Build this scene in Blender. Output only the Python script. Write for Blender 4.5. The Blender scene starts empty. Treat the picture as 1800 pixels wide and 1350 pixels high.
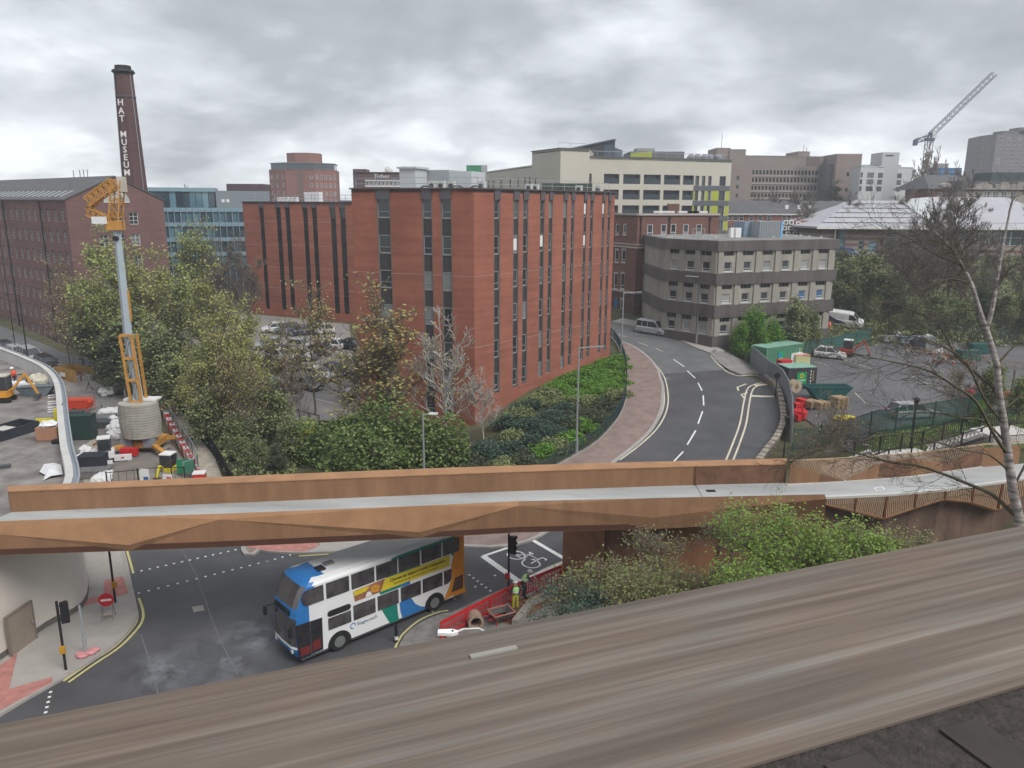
import bpy,bmesh,math,random
import numpy as np
from mathutils import Vector,Matrix,noise as mnoise
# ------------------------------------------------------------------ camera, world, sun, exposure
S=bpy.context.scene
F_PX,PITCH,ROLL,EYE=1352.0,13.2,0.3,22.0
cam_d=bpy.data.cameras.new('camera');cam=bpy.data.objects.new('camera',cam_d)
S.collection.objects.link(cam);S.camera=cam
cam_d.sensor_fit='HORIZONTAL';cam_d.sensor_width=36.0;cam_d.lens=36.0*F_PX/1800.0
cam_d.clip_start=0.05;cam_d.clip_end=8000
_p,_r=math.radians(PITCH),math.radians(ROLL)
FWD=Vector((0,math.cos(_p),-math.sin(_p)));_u0=Vector((0,math.sin(_p),math.cos(_p)));_x0=Vector((1,0,0))
RT=_x0*math.cos(_r)+_u0*math.sin(_r);UP=_u0*math.cos(_r)-_x0*math.sin(_r)
cam.matrix_world=Matrix(((RT.x,UP.x,-FWD.x,0),(RT.y,UP.y,-FWD.y,0),(RT.z,UP.z,-FWD.z,EYE),(0,0,0,1)))
SUN_EL,SUN_AZ=50,138 # overcast: the soft bright side of the sky lies behind the viewer to the right
sun_d=bpy.data.lights.new('sun','SUN');sun=bpy.data.objects.new('sun',sun_d);S.collection.objects.link(sun)
sun_d.energy=1.5;sun_d.angle=math.radians(28);sun_d.color=(1.0,0.97,0.93)
_sd=Vector((math.sin(math.radians(SUN_AZ))*math.cos(math.radians(SUN_EL)),math.cos(math.radians(SUN_AZ))*math.cos(math.radians(SUN_EL)),math.sin(math.radians(SUN_EL))))
sun.rotation_euler=_sd.to_track_quat('Z','Y').to_euler()
S.view_settings.view_transform='Standard';S.view_settings.look='None';S.view_settings.gamma=1
S.view_settings.use_curve_mapping=False;S.view_settings.exposure=0.9
W=bpy.data.worlds.new('World');S.world=W;W.use_nodes=True
def build_world():
 nt=W.node_tree;nt.nodes.clear();N=nt.nodes.new;L=nt.links.new
 out=N('ShaderNodeOutputWorld');sky=N('ShaderNodeTexSky');sky.sky_type='NISHITA';sky.sun_disc=False
 sky.sun_elevation=math.radians(SUN_EL);sky.sun_rotation=math.radians(SUN_AZ)
 b1=N('ShaderNodeBackground');b1.inputs[1].default_value=0.1;L(sky.outputs[0],b1.inputs[0])
 tc=N('ShaderNodeTexCoord');sep=N('ShaderNodeSeparateXYZ');L(tc.outputs['Generated'],sep.inputs[0])
 def M(op,a,b=None,c=None):
  n=N('ShaderNodeMath');n.operation=op
  for i,v in enumerate((a,b,c)):
   if v is None:continue
   if isinstance(v,(int,float)):n.inputs[i].default_value=v
   else:L(v,n.inputs[i])
  return n.outputs[0]
 zz=M('MAXIMUM',sep.outputs[2],0.0);den=M('ADD',zz,0.30)
 cx=M('DIVIDE',sep.outputs[0],den);cy=M('DIVIDE',sep.outputs[1],den)
 cb=N('ShaderNodeCombineXYZ');L(cx,cb.inputs[0]);L(cy,cb.inputs[1]);cb.inputs[2].default_value=3.1
 def NO(scale,detail,rough,dist,off=0.0,vec=None):
  n=N('ShaderNodeTexNoise');n.inputs['Scale'].default_value=scale;n.inputs['Detail'].default_value=detail
  n.inputs['Roughness'].default_value=rough;n.inputs['Distortion'].default_value=dist
  mp=N('ShaderNodeMapping');mp.inputs['Location'].default_value=(off,off*.7,0);L(vec or cb.outputs[0],mp.inputs[0]);L(mp.outputs[0],n.inputs['Vector'])
  return n.outputs['Fac']
 n1=NO(1.55,6,.50,.25,2.3);n2=NO(4.6,7,.56,.3,7.7);n3=NO(0.55,3,.5,.2,11.)
 s=M('ADD',M('MULTIPLY',n1,.55),M('ADD',M('MULTIPLY',n2,.27),M('MULTIPLY',n3,.30)))
 # the cloud base thins out towards the horizon, as in the photograph
 hz=M('SUBTRACT',1.0,M('MINIMUM',M('DIVIDE',zz,.17),1.0));hz=M('POWER',hz,2.0)
 s=M('ADD',s,M('MULTIPLY',hz,.13))
 r=N('ShaderNodeValToRGB');L(s,r.inputs[0]);e=r.color_ramp.elements
 e[0].position=.42;e[0].color=(.235,.25,.272,1);e[1].position=.69;e[1].color=(.68,.705,.73,1)
 m=e.new(.50);m.color=(.295,.31,.335,1);m=e.new(.56);m.color=(.40,.417,.445,1);m=e.new(.62);m.color=(.50,.525,.55,1)
 b2=N('ShaderNodeBackground');L(r.outputs[0],b2.inputs[0]);b2.inputs[1].default_value=1.0
 mx=N('ShaderNodeMixShader');mx.inputs[0].default_value=.965;L(b1.outputs[0],mx.inputs[1]);L(b2.outputs[0],mx.inputs[2])
 L(mx.outputs[0],out.inputs[0])
build_world()
S.render.engine='CYCLES'
try:S.cycles.volume_bounces=0;S.cycles.max_bounces=6;S.cycles.diffuse_bounces=3;S.cycles.glossy_bounces=3;S.cycles.transparent_max_bounces=8
except Exception:pass
# ------------------------------------------------------------------ terrain and surveying helpers
def ss(x,a,b):
 t=min(max((x-a)/(b-a),0.0),1.0);return t*t*(3-2*t)
def interp(x,P):
 if x<=P[0][0]:return P[0][1]
 for(a,va),(b,vb)in zip(P,P[1:]):
  if x<=b:return va+(vb-va)*(x-a)/(b-a)
 return P[-1][1]
CTR=[(50,0),(56,.3),(62,.75),(104,4.45),(113,5.3),(125,7),(145,12.5),(175,16),(250,23),(400,26),(3000,20)]
LEF=[(88,0),(125,3.5),(250,9),(400,12),(3000,20)]
def h(x,y):
 s=ss(x,-7,3);z=interp(y,LEF)*(1-s)+interp(y,CTR)*s
 w=ss(x,26.5,30)*ss(y,44,58)*(1-ss(y,98,114));z=z*(1-w)+2.5*w
 wb=ss(x,21,37)*(1-ss(y,58,65))*ss(y,36,43);z=z*(1-wb)+6.0*wb
 return z
def ray(px,py):return FWD+RT*((px-900)/F_PX)-UP*((py-675)/F_PX)
def G(px,py,z=None,dz=0.0):
 """ground point seen at a place of the photograph (z: on that level, else on the terrain)"""
 d=ray(px,py)
 if z is not None:
  t=(z-EYE)/d.z;return Vector((d.x*t,d.y*t,z))
 t=5.0
 while t<900:
  if EYE+d.z*t<h(d.x*t,d.y*t):break
  t+=0.5
 a,b=t-.5,t
 for _ in range(20):
  m=(a+b)/2
  if EYE+d.z*m<h(d.x*m,d.y*m):b=m
  else:a=m
 return Vector((d.x*b,d.y*b,h(d.x*b,d.y*b)+dz))
def AT(px,Y,py=420):
 """point at distance Y on the line of sight"""
 d=ray(px,py);t=Y/d.y;return Vector((d.x*t,Y,EYE+d.z*t))
def ZAT(x,y,py):
 """height above (x, y) that shows at row py"""
 lo,hi=-60.0,200.0
 for _ in range(50):
  m=(lo+hi)/2;v=Vector((x,y,m-EYE));yy=675-F_PX*v.dot(UP)/v.dot(FWD)
  if yy>py:lo=m
  else:hi=m
 return lo
def HIT(p0,dr,px,py):
 """(u, z) where the sight line meets the vertical plane through p0 along dr"""
 d=ray(px,py);n=(-dr[1],dr[0])
 t=(p0[0]*n[0]+p0[1]*n[1])/(d.x*n[0]+d.y*n[1])
 return((d.x*t-p0[0])*dr[0]+(d.y*t-p0[1])*dr[1],EYE+d.z*t)
 # ------------------------------------------------------------------ materials
MATS={}
def mat(name,col,rough=.8,metal=0.0,var=.12,scale=1.5,detail=6,bump=0.0,bscale=None,col2=None,stretch=None,spec=.3,island=0.0,objvar=0.0,emit=None,alpha=None,trans=None,world=True,rand_cols=None):
 if name in MATS:return MATS[name]
 m=bpy.data.materials.new(name);m.use_nodes=True;nt=m.node_tree;N=nt.nodes.new;L=nt.links.new
 b=nt.nodes['Principled BSDF'];out=nt.nodes['Material Output']
 b.inputs['Roughness'].default_value=rough;b.inputs['Metallic'].default_value=metal
 b.inputs['Specular IOR Level'].default_value=spec
 c=tuple(col)+(1,)
 src=None
 tc=N('ShaderNodeTexCoord');mp=N('ShaderNodeMapping');L(tc.outputs['Object'],mp.inputs[0])
 if stretch:mp.inputs['Scale'].default_value=stretch
 if var or col2:
  n=N('ShaderNodeTexNoise');n.inputs['Scale'].default_value=scale;n.inputs['Detail'].default_value=detail;n.inputs['Roughness'].default_value=.62
  L(mp.outputs[0],n.inputs['Vector'])
  r=N('ShaderNodeValToRGB');L(n.outputs['Fac'],r.inputs[0]);e=r.color_ramp.elements
  e[0].position=.30;e[1].position=.70
  e[0].color=tuple(max(0,x*(1-var))for x in col)+(1,);e[1].color=(tuple(col2)+(1,))if col2 else tuple(min(1,x*(1+var))for x in col)+(1,)
  src=r.outputs[0]
 if rand_cols:
  if island:g=N('ShaderNodeNewGeometry');o=g.outputs['Random Per Island']
  else:g=N('ShaderNodeObjectInfo');o=g.outputs['Random']
  r=N('ShaderNodeValToRGB');L(o,r.inputs[0]);e=r.color_ramp.elements;r.color_ramp.interpolation='LINEAR' if island else 'CONSTANT'
  k=len(rand_cols)
  while len(e)<k:e.new(.5)
  for i,rc in enumerate(rand_cols):
   e[i].position=(i/max(1,k-1))if island else i/k;e[i].color=tuple(rc)+(1,)
  src=r.outputs[0]
 if objvar or(island and not rand_cols):
  g=N('ShaderNodeObjectInfo')if objvar else N('ShaderNodeNewGeometry')
  o=g.outputs['Random']if objvar else g.outputs['Random Per Island'];a=objvar or island
  hs=N('ShaderNodeHueSaturation');mr=N('ShaderNodeMapRange');L(o,mr.inputs[0]);mr.inputs[3].default_value=1-a;mr.inputs[4].default_value=1+a
  L(mr.outputs[0],hs.inputs['Value'])
  if src:L(src,hs.inputs['Color'])
  else:hs.inputs['Color'].default_value=c
  src=hs.outputs[0]
 if src:L(src,b.inputs['Base Color'])
 else:b.inputs['Base Color'].default_value=c
 if bump:
  n=N('ShaderNodeTexNoise');n.inputs['Scale'].default_value=bscale or scale*4;n.inputs['Detail'].default_value=4;L(mp.outputs[0],n.inputs['Vector'])
  bp=N('ShaderNodeBump');bp.inputs['Strength'].default_value=min(1,bump);bp.inputs['Distance'].default_value=.05;L(n.outputs['Fac'],bp.inputs['Height']);L(bp.outputs[0],b.inputs['Normal'])
 if emit:b.inputs['Emission Color'].default_value=tuple(emit[:3])+(1,);b.inputs['Emission Strength'].default_value=emit[3]
 if alpha is not None:b.inputs['Alpha'].default_value=alpha
 if trans:
  t=N('ShaderNodeBsdfTranslucent');mx=N('ShaderNodeMixShader');mx.inputs[0].default_value=trans
  if src:L(src,t.inputs[0])
  else:t.inputs[0].default_value=c
  L(b.outputs[0],mx.inputs[1]);L(t.outputs[0],mx.inputs[2]);L(mx.outputs[0],out.inputs[0])
 MATS[name]=m;return m
def brickmat(name,col,col2,mortar,bw=.24,bh=.085,dirt=.25,wash=.5):
 """brickwork too far away to pick apart: courses, blotches and soot streaks as surface colour"""
 if name in MATS:return MATS[name]
 m=bpy.data.materials.new(name);m.use_nodes=True;nt=m.node_tree;N=nt.nodes.new;L=nt.links.new
 b=nt.nodes['Principled BSDF'];b.inputs['Roughness'].default_value=.9;b.inputs['Specular IOR Level'].default_value=.2
 tc=N('ShaderNodeTexCoord');sx=N('ShaderNodeSeparateXYZ');L(tc.outputs['Object'],sx.inputs[0])
 ad=N('ShaderNodeMath');ad.operation='ADD';L(sx.outputs[0],ad.inputs[0]);L(sx.outputs[1],ad.inputs[1])
 cb=N('ShaderNodeCombineXYZ');L(ad.outputs[0],cb.inputs[0]);L(sx.outputs[2],cb.inputs[1])
 br=N('ShaderNodeTexBrick');L(cb.outputs[0],br.inputs['Vector']);br.inputs['Scale'].default_value=1
 br.inputs['Color1'].default_value=tuple(col)+(1,);br.inputs['Color2'].default_value=tuple(col2)+(1,);br.inputs['Mortar'].default_value=tuple(mortar)+(1,)
 br.inputs['Brick Width'].default_value=bw;br.inputs['Row Height'].default_value=bh;br.inputs['Mortar Size'].default_value=.008
 n=N('ShaderNodeTexNoise');n.inputs['Scale'].default_value=.22;n.inputs['Detail'].default_value=8;n.inputs['Roughness'].default_value=.65;L(tc.outputs['Object'],n.inputs['Vector'])
 mp=N('ShaderNodeMapping');mp.inputs['Scale'].default_value=(.12,.12,2.2);L(tc.outputs['Object'],mp.inputs[0])
 n2=N('ShaderNodeTexNoise');n2.inputs['Scale'].default_value=1.0;n2.inputs['Detail'].default_value=5;L(mp.outputs[0],n2.inputs['Vector'])
 a=N('ShaderNodeMath');a.operation='MULTIPLY_ADD';L(n.outputs['Fac'],a.inputs[0]);a.inputs[1].default_value=.55;
 b2=N('ShaderNodeMath');b2.operation='MULTIPLY';L(n2.outputs['Fac'],b2.inputs[0]);b2.inputs[1].default_value=.45;L(b2.outputs[0],a.inputs[2])
 mr=N('ShaderNodeMapRange');L(a.outputs[0],mr.inputs[0]);mr.inputs[1].default_value=.3;mr.inputs[2].default_value=.7;mr.inputs[3].default_value=1-dirt;mr.inputs[4].default_value=1+dirt*.8
 hs=N('ShaderNodeHueSaturation');L(br.outputs[0],hs.inputs['Color']);L(mr.outputs[0],hs.inputs['Value']);L(hs.outputs[0],b.inputs['Base Color'])
 MATS[name]=m;return m
 # ------------------------------------------------------------------ mesh helpers
def link(o,parent=None):
 S.collection.objects.link(o)
 if parent:o.parent=parent
 return o
def tag(o,label=None,cat=None,group=None,kind=None):
 if label:o['label']=label
 if cat:o['category']=cat
 if group:o['group']=group
 if kind:o['kind']=kind
 return o
def thing(name,label,cat,loc=(0,0,0),rz=0.0,group=None):
 o=bpy.data.objects.new(name,None);o.empty_display_size=.3;link(o);o.location=loc;o.rotation_euler=(0,0,rz)
 return tag(o,label,cat,group)
class MB:
 def __init__(s):s.v=[];s.f=[];s.m=[];s.mi=0
 def add(s,vs,fs,mi=None):
  k=len(s.v);s.v+=[tuple(v)for v in vs]
  for f in fs:s.f.append(tuple(i+k for i in f));s.m.append(s.mi if mi is None else mi)
  return s
 def box(s,x0,x1,y0,y1,z0,z1,mi=None):
  return s.add([(x0,y0,z0),(x1,y0,z0),(x1,y1,z0),(x0,y1,z0),(x0,y0,z1),(x1,y0,z1),(x1,y1,z1),(x0,y1,z1)],
[(0,3,2,1),(4,5,6,7),(0,1,5,4),(1,2,6,5),(2,3,7,6),(3,0,4,7)],mi)
 def obox(s,c,d,l,w,z0,z1,mi=None):
  """box centred at c, long axis along unit d (xy)"""
  n=(-d[1],d[0]);P=[]
  for z in(z0,z1):
   for a,b in((-1,-1),(1,-1),(1,1),(-1,1)):P.append((c[0]+d[0]*l/2*a+n[0]*w/2*b,c[1]+d[1]*l/2*a+n[1]*w/2*b,z))
  return s.add(P,[(0,3,2,1),(4,5,6,7),(0,1,5,4),(1,2,6,5),(2,3,7,6),(3,0,4,7)],mi)
 def beam(s,a,b,w,t=None,mi=None):
  a=Vector(a);b=Vector(b);d=(b-a)
  if d.length<1e-6:return s
  d.normalize();t=t or w;u=Vector((0,0,1))if abs(d.z)<.95 else Vector((1,0,0));x=d.cross(u).normalized();y=x.cross(d)
  P=[p+x*(w/2*i)+y*(t/2*j)for p in(a,b)for i,j in((-1,-1),(1,-1),(1,1),(-1,1))]
  return s.add(P,[(0,3,2,1),(4,5,6,7),(0,1,5,4),(1,2,6,5),(2,3,7,6),(3,0,4,7)],mi)
 def prism(s,poly,z0,z1,mi=None,cap=True):
  n=len(poly);P=[(p[0],p[1],z0)for p in poly]+[(p[0],p[1],z1)for p in poly]
  A=sum(poly[i][0]*poly[(i+1)%n][1]-poly[(i+1)%n][0]*poly[i][1]for i in range(n));f=[(i,(i+1)%n,(i+1)%n+n,i+n)for i in range(n)]
  if cap:f+=[tuple(range(n))[::-1],tuple(range(n,2*n))]
  if A<0:f=[t[::-1]for t in f]
  return s.add(P,f,mi)
 def vprism(s,prof,y0,y1,mi=None):
  """profile in x-z, extruded along y"""
  n=len(prof);P=[(p[0],y0,p[1])for p in prof]+[(p[0],y1,p[1])for p in prof]
  A=sum(prof[i][0]*prof[(i+1)%n][1]-prof[(i+1)%n][0]*prof[i][1]for i in range(n));f=[(i,i+n,(i+1)%n+n,(i+1)%n)for i in range(n)]+[tuple(range(n)),tuple(range(n,2*n))[::-1]]
  if A<0:f=[t[::-1]for t in f]
  return s.add(P,f,mi)
 def tube(s,pts,r,n=6,mi=None,cap=True):
  pts=[Vector(p)for p in pts];R=r if isinstance(r,(list,tuple))else[r]*len(pts);k=len(s.v);P=[];x=None
  for i,p in enumerate(pts):
   d=(pts[min(i+1,len(pts)-1)]-pts[max(i-1,0)]).normalized()
   if x is None:x=d.cross(Vector((0,0,1))if abs(d.z)<.9 else Vector((1,0,0))).normalized()
   else:x=(x-d*x.dot(d)).normalized()
   y=d.cross(x)
   for j in range(n):
    a=2*math.pi*j/n;P.append(p+(x*math.cos(a)+y*math.sin(a))*R[i])
  f=[(i*n+j,i*n+(j+1)%n,(i+1)*n+(j+1)%n,(i+1)*n+j)for i in range(len(pts)-1)for j in range(n)]
  if cap:f+=[tuple(range(n))[::-1],tuple((len(pts)-1)*n+j for j in range(n))]
  return s.add(P,f,mi)
 def cyl(s,c,r,hgt,n=12,mi=None,r2=None,ax='z'):
  c=Vector(c);d={'z':Vector((0,0,1)),'x':Vector((1,0,0)),'y':Vector((0,1,0))}[ax]
  return s.tube([c,c+d*hgt],[r,r if r2 is None else r2],n,mi)
 def blob(s,c,r,sq=(1,1,1),seed=0,rough=.25,n=7,mi=None):
  P=[];rr=random.Random(seed);ph=rr.random()*50
  for i in range(1,n):
   t=math.pi*i/n
   for j in range(n*2):
    a=math.pi*j/n;q=Vector((math.sin(t)*math.cos(a),math.sin(t)*math.sin(a),math.cos(t)))
    k=r*(1+rough*mnoise.noise(q*2.2+Vector((ph,ph,ph))));P.append((c[0]+q.x*k*sq[0],c[1]+q.y*k*sq[1],c[2]+q.z*k*sq[2]))
  m=n*2;P+=[(c[0],c[1],c[2]+r*sq[2]),(c[0],c[1],c[2]-r*sq[2])];T=len(P)-2
  f=[(i*m+j,(i+1)*m+j,(i+1)*m+(j+1)%m,i*m+(j+1)%m)for i in range(n-2)for j in range(m)]
  f+=[(T,j,(j+1)%m)for j in range(m)]+[(T+1,(n-2)*m+(j+1)%m,(n-2)*m+j)for j in range(m)]
  return s.add(P,f,mi)
 def mesh(s,name,mats,smooth=False):
  me=bpy.data.meshes.new(name);me.from_pydata(s.v,[],s.f)
  for m in(mats if isinstance(mats,(list,tuple))else[mats]):me.materials.append(m)
  if s.m and max(s.m):me.polygons.foreach_set('material_index',s.m)
  if smooth:me.polygons.foreach_set('use_smooth',[True]*len(s.f))
  me.update();return me
 def build(s,name,mats,parent=None,loc=None,rz=0.0,smooth=False,label=None,kind=None):
  o=link(bpy.data.objects.new(name,s.mesh(name,mats,smooth)),parent)
  if loc is not None:o.location=loc
  if rz:o.rotation_euler=(0,0,rz)
  if label:o['label']=label
  if kind:o['kind']=kind
  return o
def inst(name,me,parent=None,loc=(0,0,0),rot=(0,0,0),scale=None,label=None):
 o=link(bpy.data.objects.new(name,me),parent);o.location=loc;o.rotation_euler=rot
 if scale:o.scale=scale
 if label:o['label']=label
 return o
def copy_tree(o,parent=None):
 c=o.copy();link(c);c.parent=parent
 for ch in o.children:copy_tree(ch,c)
 return c
def place(o,loc,rz,label=None,scale=None):
 o.location=loc;o.rotation_euler=(0,0,rz)
 if label:o['label']=label
 if scale:o.scale=scale if isinstance(scale,(tuple,list))else(scale,)*3
 return o
def drape(name,poly,off,m,cell=2.0,parent=None,kind='structure',skirt=0.0,flat=None):
 """polygon sheet laid over the terrain, cut on the same grid as the terrain"""
 bm=bmesh.new();vs=[bm.verts.new((p[0],p[1],0))for p in poly];bm.faces.new(vs)
 if flat is None:
  x0,x1=min(p[0]for p in poly),max(p[0]for p in poly);y0,y1=min(p[1]for p in poly),max(p[1]for p in poly)
  g=math.ceil(x0/cell)*cell
  while g<x1:
   bmesh.ops.bisect_plane(bm,geom=bm.verts[:]+bm.edges[:]+bm.faces[:],plane_co=(g,0,0),plane_no=(1,0,0));g+=cell
  g=math.ceil(y0/cell)*cell
  while g<y1:
   bmesh.ops.bisect_plane(bm,geom=bm.verts[:]+bm.edges[:]+bm.faces[:],plane_co=(0,g,0),plane_no=(0,1,0));g+=cell
 bmesh.ops.triangulate(bm,faces=bm.faces[:])
 for v in bm.verts:v.co.z=(h(v.co.x,v.co.y)if flat is None else flat)+off
 for f in bm.faces:
  f.normal_update()
  if f.normal.z<0:f.normal_flip()
 if skirt:
  be=[e for e in bm.edges if e.is_boundary]
  r=bmesh.ops.extrude_edge_only(bm,edges=be)
  for v in[g for g in r['geom']if isinstance(g,bmesh.types.BMVert)]:v.co.z-=skirt
  bmesh.ops.recalc_face_normals(bm,faces=bm.faces[:])
 me=bpy.data.meshes.new(name);bm.to_mesh(me);bm.free();me.materials.append(m)
 o=link(bpy.data.objects.new(name,me),parent)
 if kind and not parent:o['kind']=kind
 return o
def smooth_line(P,n=6):
 """Catmull-Rom through 2D or 3D points"""
 P=[Vector(p)for p in P];o=[]
 for i in range(len(P)-1):
  a,b,c,d=P[max(i-1,0)],P[i],P[i+1],P[min(i+2,len(P)-1)]
  for k in range(n):
   t=k/n;o.append(.5*((2*b)+(c-a)*t+(2*a-5*b+4*c-d)*t*t+(3*b-a-3*c+d)*t**3))
 o.append(P[-1]);return o
def offset_line(L,d):
 o=[]
 for i,p in enumerate(L):
  a=L[max(i-1,0)];b=L[min(i+1,len(L)-1)];t=Vector((b[0]-a[0],b[1]-a[1])).normalized()
  o.append(Vector((p[0]+t.y*d,p[1]-t.x*d)))
 return o
def ribbon(name,L,w,off,m,parent=None,flat=None,kind='structure',thick=0.0,step=1.0,o2=0.0):
 """strip of width w along line L laid on the terrain, densely sampled"""
 D=[]
 for a,b in zip(L,L[1:]):
  k=max(1,int((Vector(b[:2])-Vector(a[:2])).length/step))
  D+=[(a[0]+(b[0]-a[0])*i/k,a[1]+(b[1]-a[1])*i/k)for i in range(k)]
 D.append((L[-1][0],L[-1][1]));A=offset_line(D,-w/2+o2);B=offset_line(D,w/2+o2);mb=MB();P=[]
 for a,b in zip(A,B):
  for q in(a,b):P.append((q[0],q[1],(h(q[0],q[1])if flat is None else flat)+off))
 f=[(2*i,2*i+1,2*i+3,2*i+2)for i in range(len(A)-1)]
 if thick:
  k=len(P);P+=[(p[0],p[1],p[2]-thick)for p in P]
  f+=[(2*i,2*i+2,2*i+2+k,2*i+k)for i in range(len(A)-1)]+[(2*i+3,2*i+1,2*i+1+k,2*i+3+k)for i in range(len(A)-1)]
  f+=[(1,0,k,k+1),(k-2,k-1,2*k-1,2*k-2)]
 mb.add(P,f)
 o=mb.build(name,m,parent)
 if kind and not parent:o['kind']=kind
 return o
_txt={}
def text_mesh(s,size,m,ext=.01,align='CENTER',bold=0.0):
 k=(s,size,m.name,ext,align,bold)
 if k in _txt:return _txt[k]
 c=bpy.data.curves.new('text','FONT');c.body=s;c.size=size;c.extrude=ext;c.align_x=align;c.align_y='CENTER';c.offset=bold;c.resolution_u=2
 o=bpy.data.objects.new('text',c);S.collection.objects.link(o);dg=bpy.context.evaluated_depsgraph_get()
 me=bpy.data.meshes.new_from_object(o.evaluated_get(dg));bpy.data.objects.remove(o);me.materials.clear();me.materials.append(m);_txt[k]=me;return me
 # ------------------------------------------------------------------ palette
M_ground=mat('soil_and_grass',(.075,.085,.035),.95,var=.35,scale=.5,col2=(.13,.12,.07),bump=.4)
M_grass=mat('rough_grass',(.07,.105,.025),.95,var=.4,scale=1.2,bump=.5,bscale=14)
M_asph=mat('new_asphalt',(.078,.078,.084),.62,var=.22,scale=.35,detail=9,bump=.12,bscale=40,spec=.35)
M_asph_old=mat('worn_asphalt',(.135,.137,.138),.7,var=.2,scale=.4,detail=9,bump=.12,bscale=30)
M_lot=mat('car_park_asphalt',(.11,.108,.112),.75,var=.28,scale=.16,detail=10,bump=.12,bscale=20,spec=.4)
M_lot2=mat('pale_car_park_surface',(.23,.22,.21),.9,var=.2,scale=.3,detail=8)
M_pave=mat('pale_paving',(.36,.34,.315),.9,var=.12,scale=.7,detail=8)
M_pave_red=mat('red_brown_paving',(.235,.175,.155),.9,var=.22,scale=.9,detail=8)
M_tact=mat('red_tactile_paving',(.42,.19,.165),.9,var=.22,scale=2.2,detail=8)
M_kerb=mat('kerb_stone',(.34,.32,.30),.85,var=.12)
M_white=mat('white_road_paint',(.72,.72,.70),.7,var=.12,scale=3)
M_yellow=mat('yellow_road_paint',(.55,.50,.22),.7,var=.15,scale=3)
M_cream=mat('faded_road_paint',(.58,.54,.42),.8,var=.18,scale=2)
M_seam=mat('asphalt_seam',(.16,.16,.165),.7,var=.3,scale=2)
M_sand=mat('sandy_gravel',(.36,.33,.27),.95,var=.25,scale=1.6,bump=.3)
M_site=mat('muddy_site_ground',(.17,.165,.16),.95,var=.35,scale=.35,detail=9,col2=(.28,.26,.24),bump=.3)
M_roofdeck=mat('roof_deck_ballast',(.17,.145,.13),.95,var=.35,scale=.5,detail=9,col2=(.30,.28,.265),bump=.5,bscale=9)
M_conc=mat('pale_concrete',(.50,.495,.47),.8,var=.1,scale=.6,detail=7)
M_conc_d=mat('weathered_concrete',(.31,.288,.25),.9,var=.22,scale=.5,stretch=(1,1,.35),detail=8)
M_wallw=mat('cream_render_wall',(.66,.61,.55),.85,var=.07,scale=.35,detail=6)
M_dirty=mat('grimy_concrete',(.115,.10,.095),.95,var=.3,scale=.5,stretch=(1.4,1.4,.25),detail=8)
M_rust=mat('rusted_steel',(.255,.14,.075),.75,var=.22,scale=.8,stretch=(1.6,1.6,.3),detail=8,metal=.0)
M_rust_d=mat('dark_rusted_steel',(.17,.09,.055),.85,var=.34,scale=1.2,detail=8)
M_rust_o=mat('orange_and_lit_rust',(.34,.185,.095),.75,var=.16,scale=.8,detail=7)  # orange caps, and the lit tone painted on upper folds
M_deck=mat('bridge_deck_surface',(.37,.38,.375),.8,var=.2,scale=.5,stretch=(.35,1.5,1),detail=9)
M_stone=mat('coping_stone',(.33,.29,.24),.95,var=.3,scale=1.8,detail=8)
M_steel=mat('galvanised_steel',(.38,.40,.42),.5,metal=.5,var=.08)
M_black=mat('black_metal',(.02,.02,.022),.5,var=0)
M_dgrey=mat('dark_grey_metal',(.07,.075,.08),.5,var=.1)
M_glass=mat('dark_window_glass',(.03,.035,.04),.12,var=0,spec=.6,rand_cols=[(.02,.025,.03),(.04,.05,.055),(.03,.035,.04),(.075,.085,.09),(.025,.03,.035),(.16,.17,.17),(.05,.055,.06)])
M_glassd=mat('deep_window_glass',(.02,.024,.028),.1,var=0,spec=.6)
M_glassb=mat('blue_curtain_glass',(.10,.17,.2),.08,var=0,spec=.8,rand_cols=[(.05,.10,.13),(.09,.18,.22),(.03,.05,.065),(.13,.24,.29),(.04,.07,.09),(.06,.12,.15)])
M_carglass=mat('car_glass',(.03,.035,.04),.08,var=0,spec=.9)
M_frame_w=mat('white_window_frame',(.66,.66,.64),.6,var=0)
M_frame_g=mat('grey_window_frame',(.20,.205,.21),.6,var=0)
M_tyre=mat('tyre_rubber',(.02,.02,.02),.9,var=0)
M_rim=mat('wheel_rim',(.3,.31,.32),.4,metal=.6,var=0)
M_lampr=mat('red_lamp_lens',(.4,.02,.02),.3,var=0)
M_lampw=mat('clear_lamp_lens',(.7,.72,.72),.2,var=0)
M_orange=mat('hi_vis_orange',(.85,.10,.03),.7,var=.1)
M_hiv=mat('hi_vis_yellow',(.42,.62,.05),.7,var=.1)
M_hiv2=mat('hi_vis_vest',(.50,.80,.32),.7,var=.1)
M_helm=mat('white_helmet',(.8,.8,.8),.4,var=0)
M_skin=mat('skin',(.45,.28,.2),.6,var=0)
M_cloth=mat('dark_cloth',(.03,.035,.05),.9,var=.1)
M_redp=mat('red_plastic',(.55,.025,.03),.45,var=.12,scale=3)
M_redo=mat('orange_red_plastic',(.6,.06,.025),.55,var=.12,scale=3)
M_whitep=mat('white_plastic',(.72,.72,.71),.5,var=.06)
M_crane=mat('crane_yellow_paint',(.50,.25,.055),.55,var=.18,scale=2)
M_craneg=mat('crane_mast_grey',(.36,.42,.46),.5,var=.1,scale=1)
M_digy=mat('digger_yellow',(.65,.55,.02),.5,var=.1)
M_digo=mat('digger_red',(.5,.04,.02),.5,var=.1)
M_bag=mat('white_rubble_sack',(.66,.66,.67),.8,var=.15,scale=3)
M_wood=mat('raw_timber',(.38,.27,.16),.85,var=.25,scale=4)
M_ply=mat('brown_board',(.33,.18,.10),.85,var=.15,scale=2)
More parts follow.
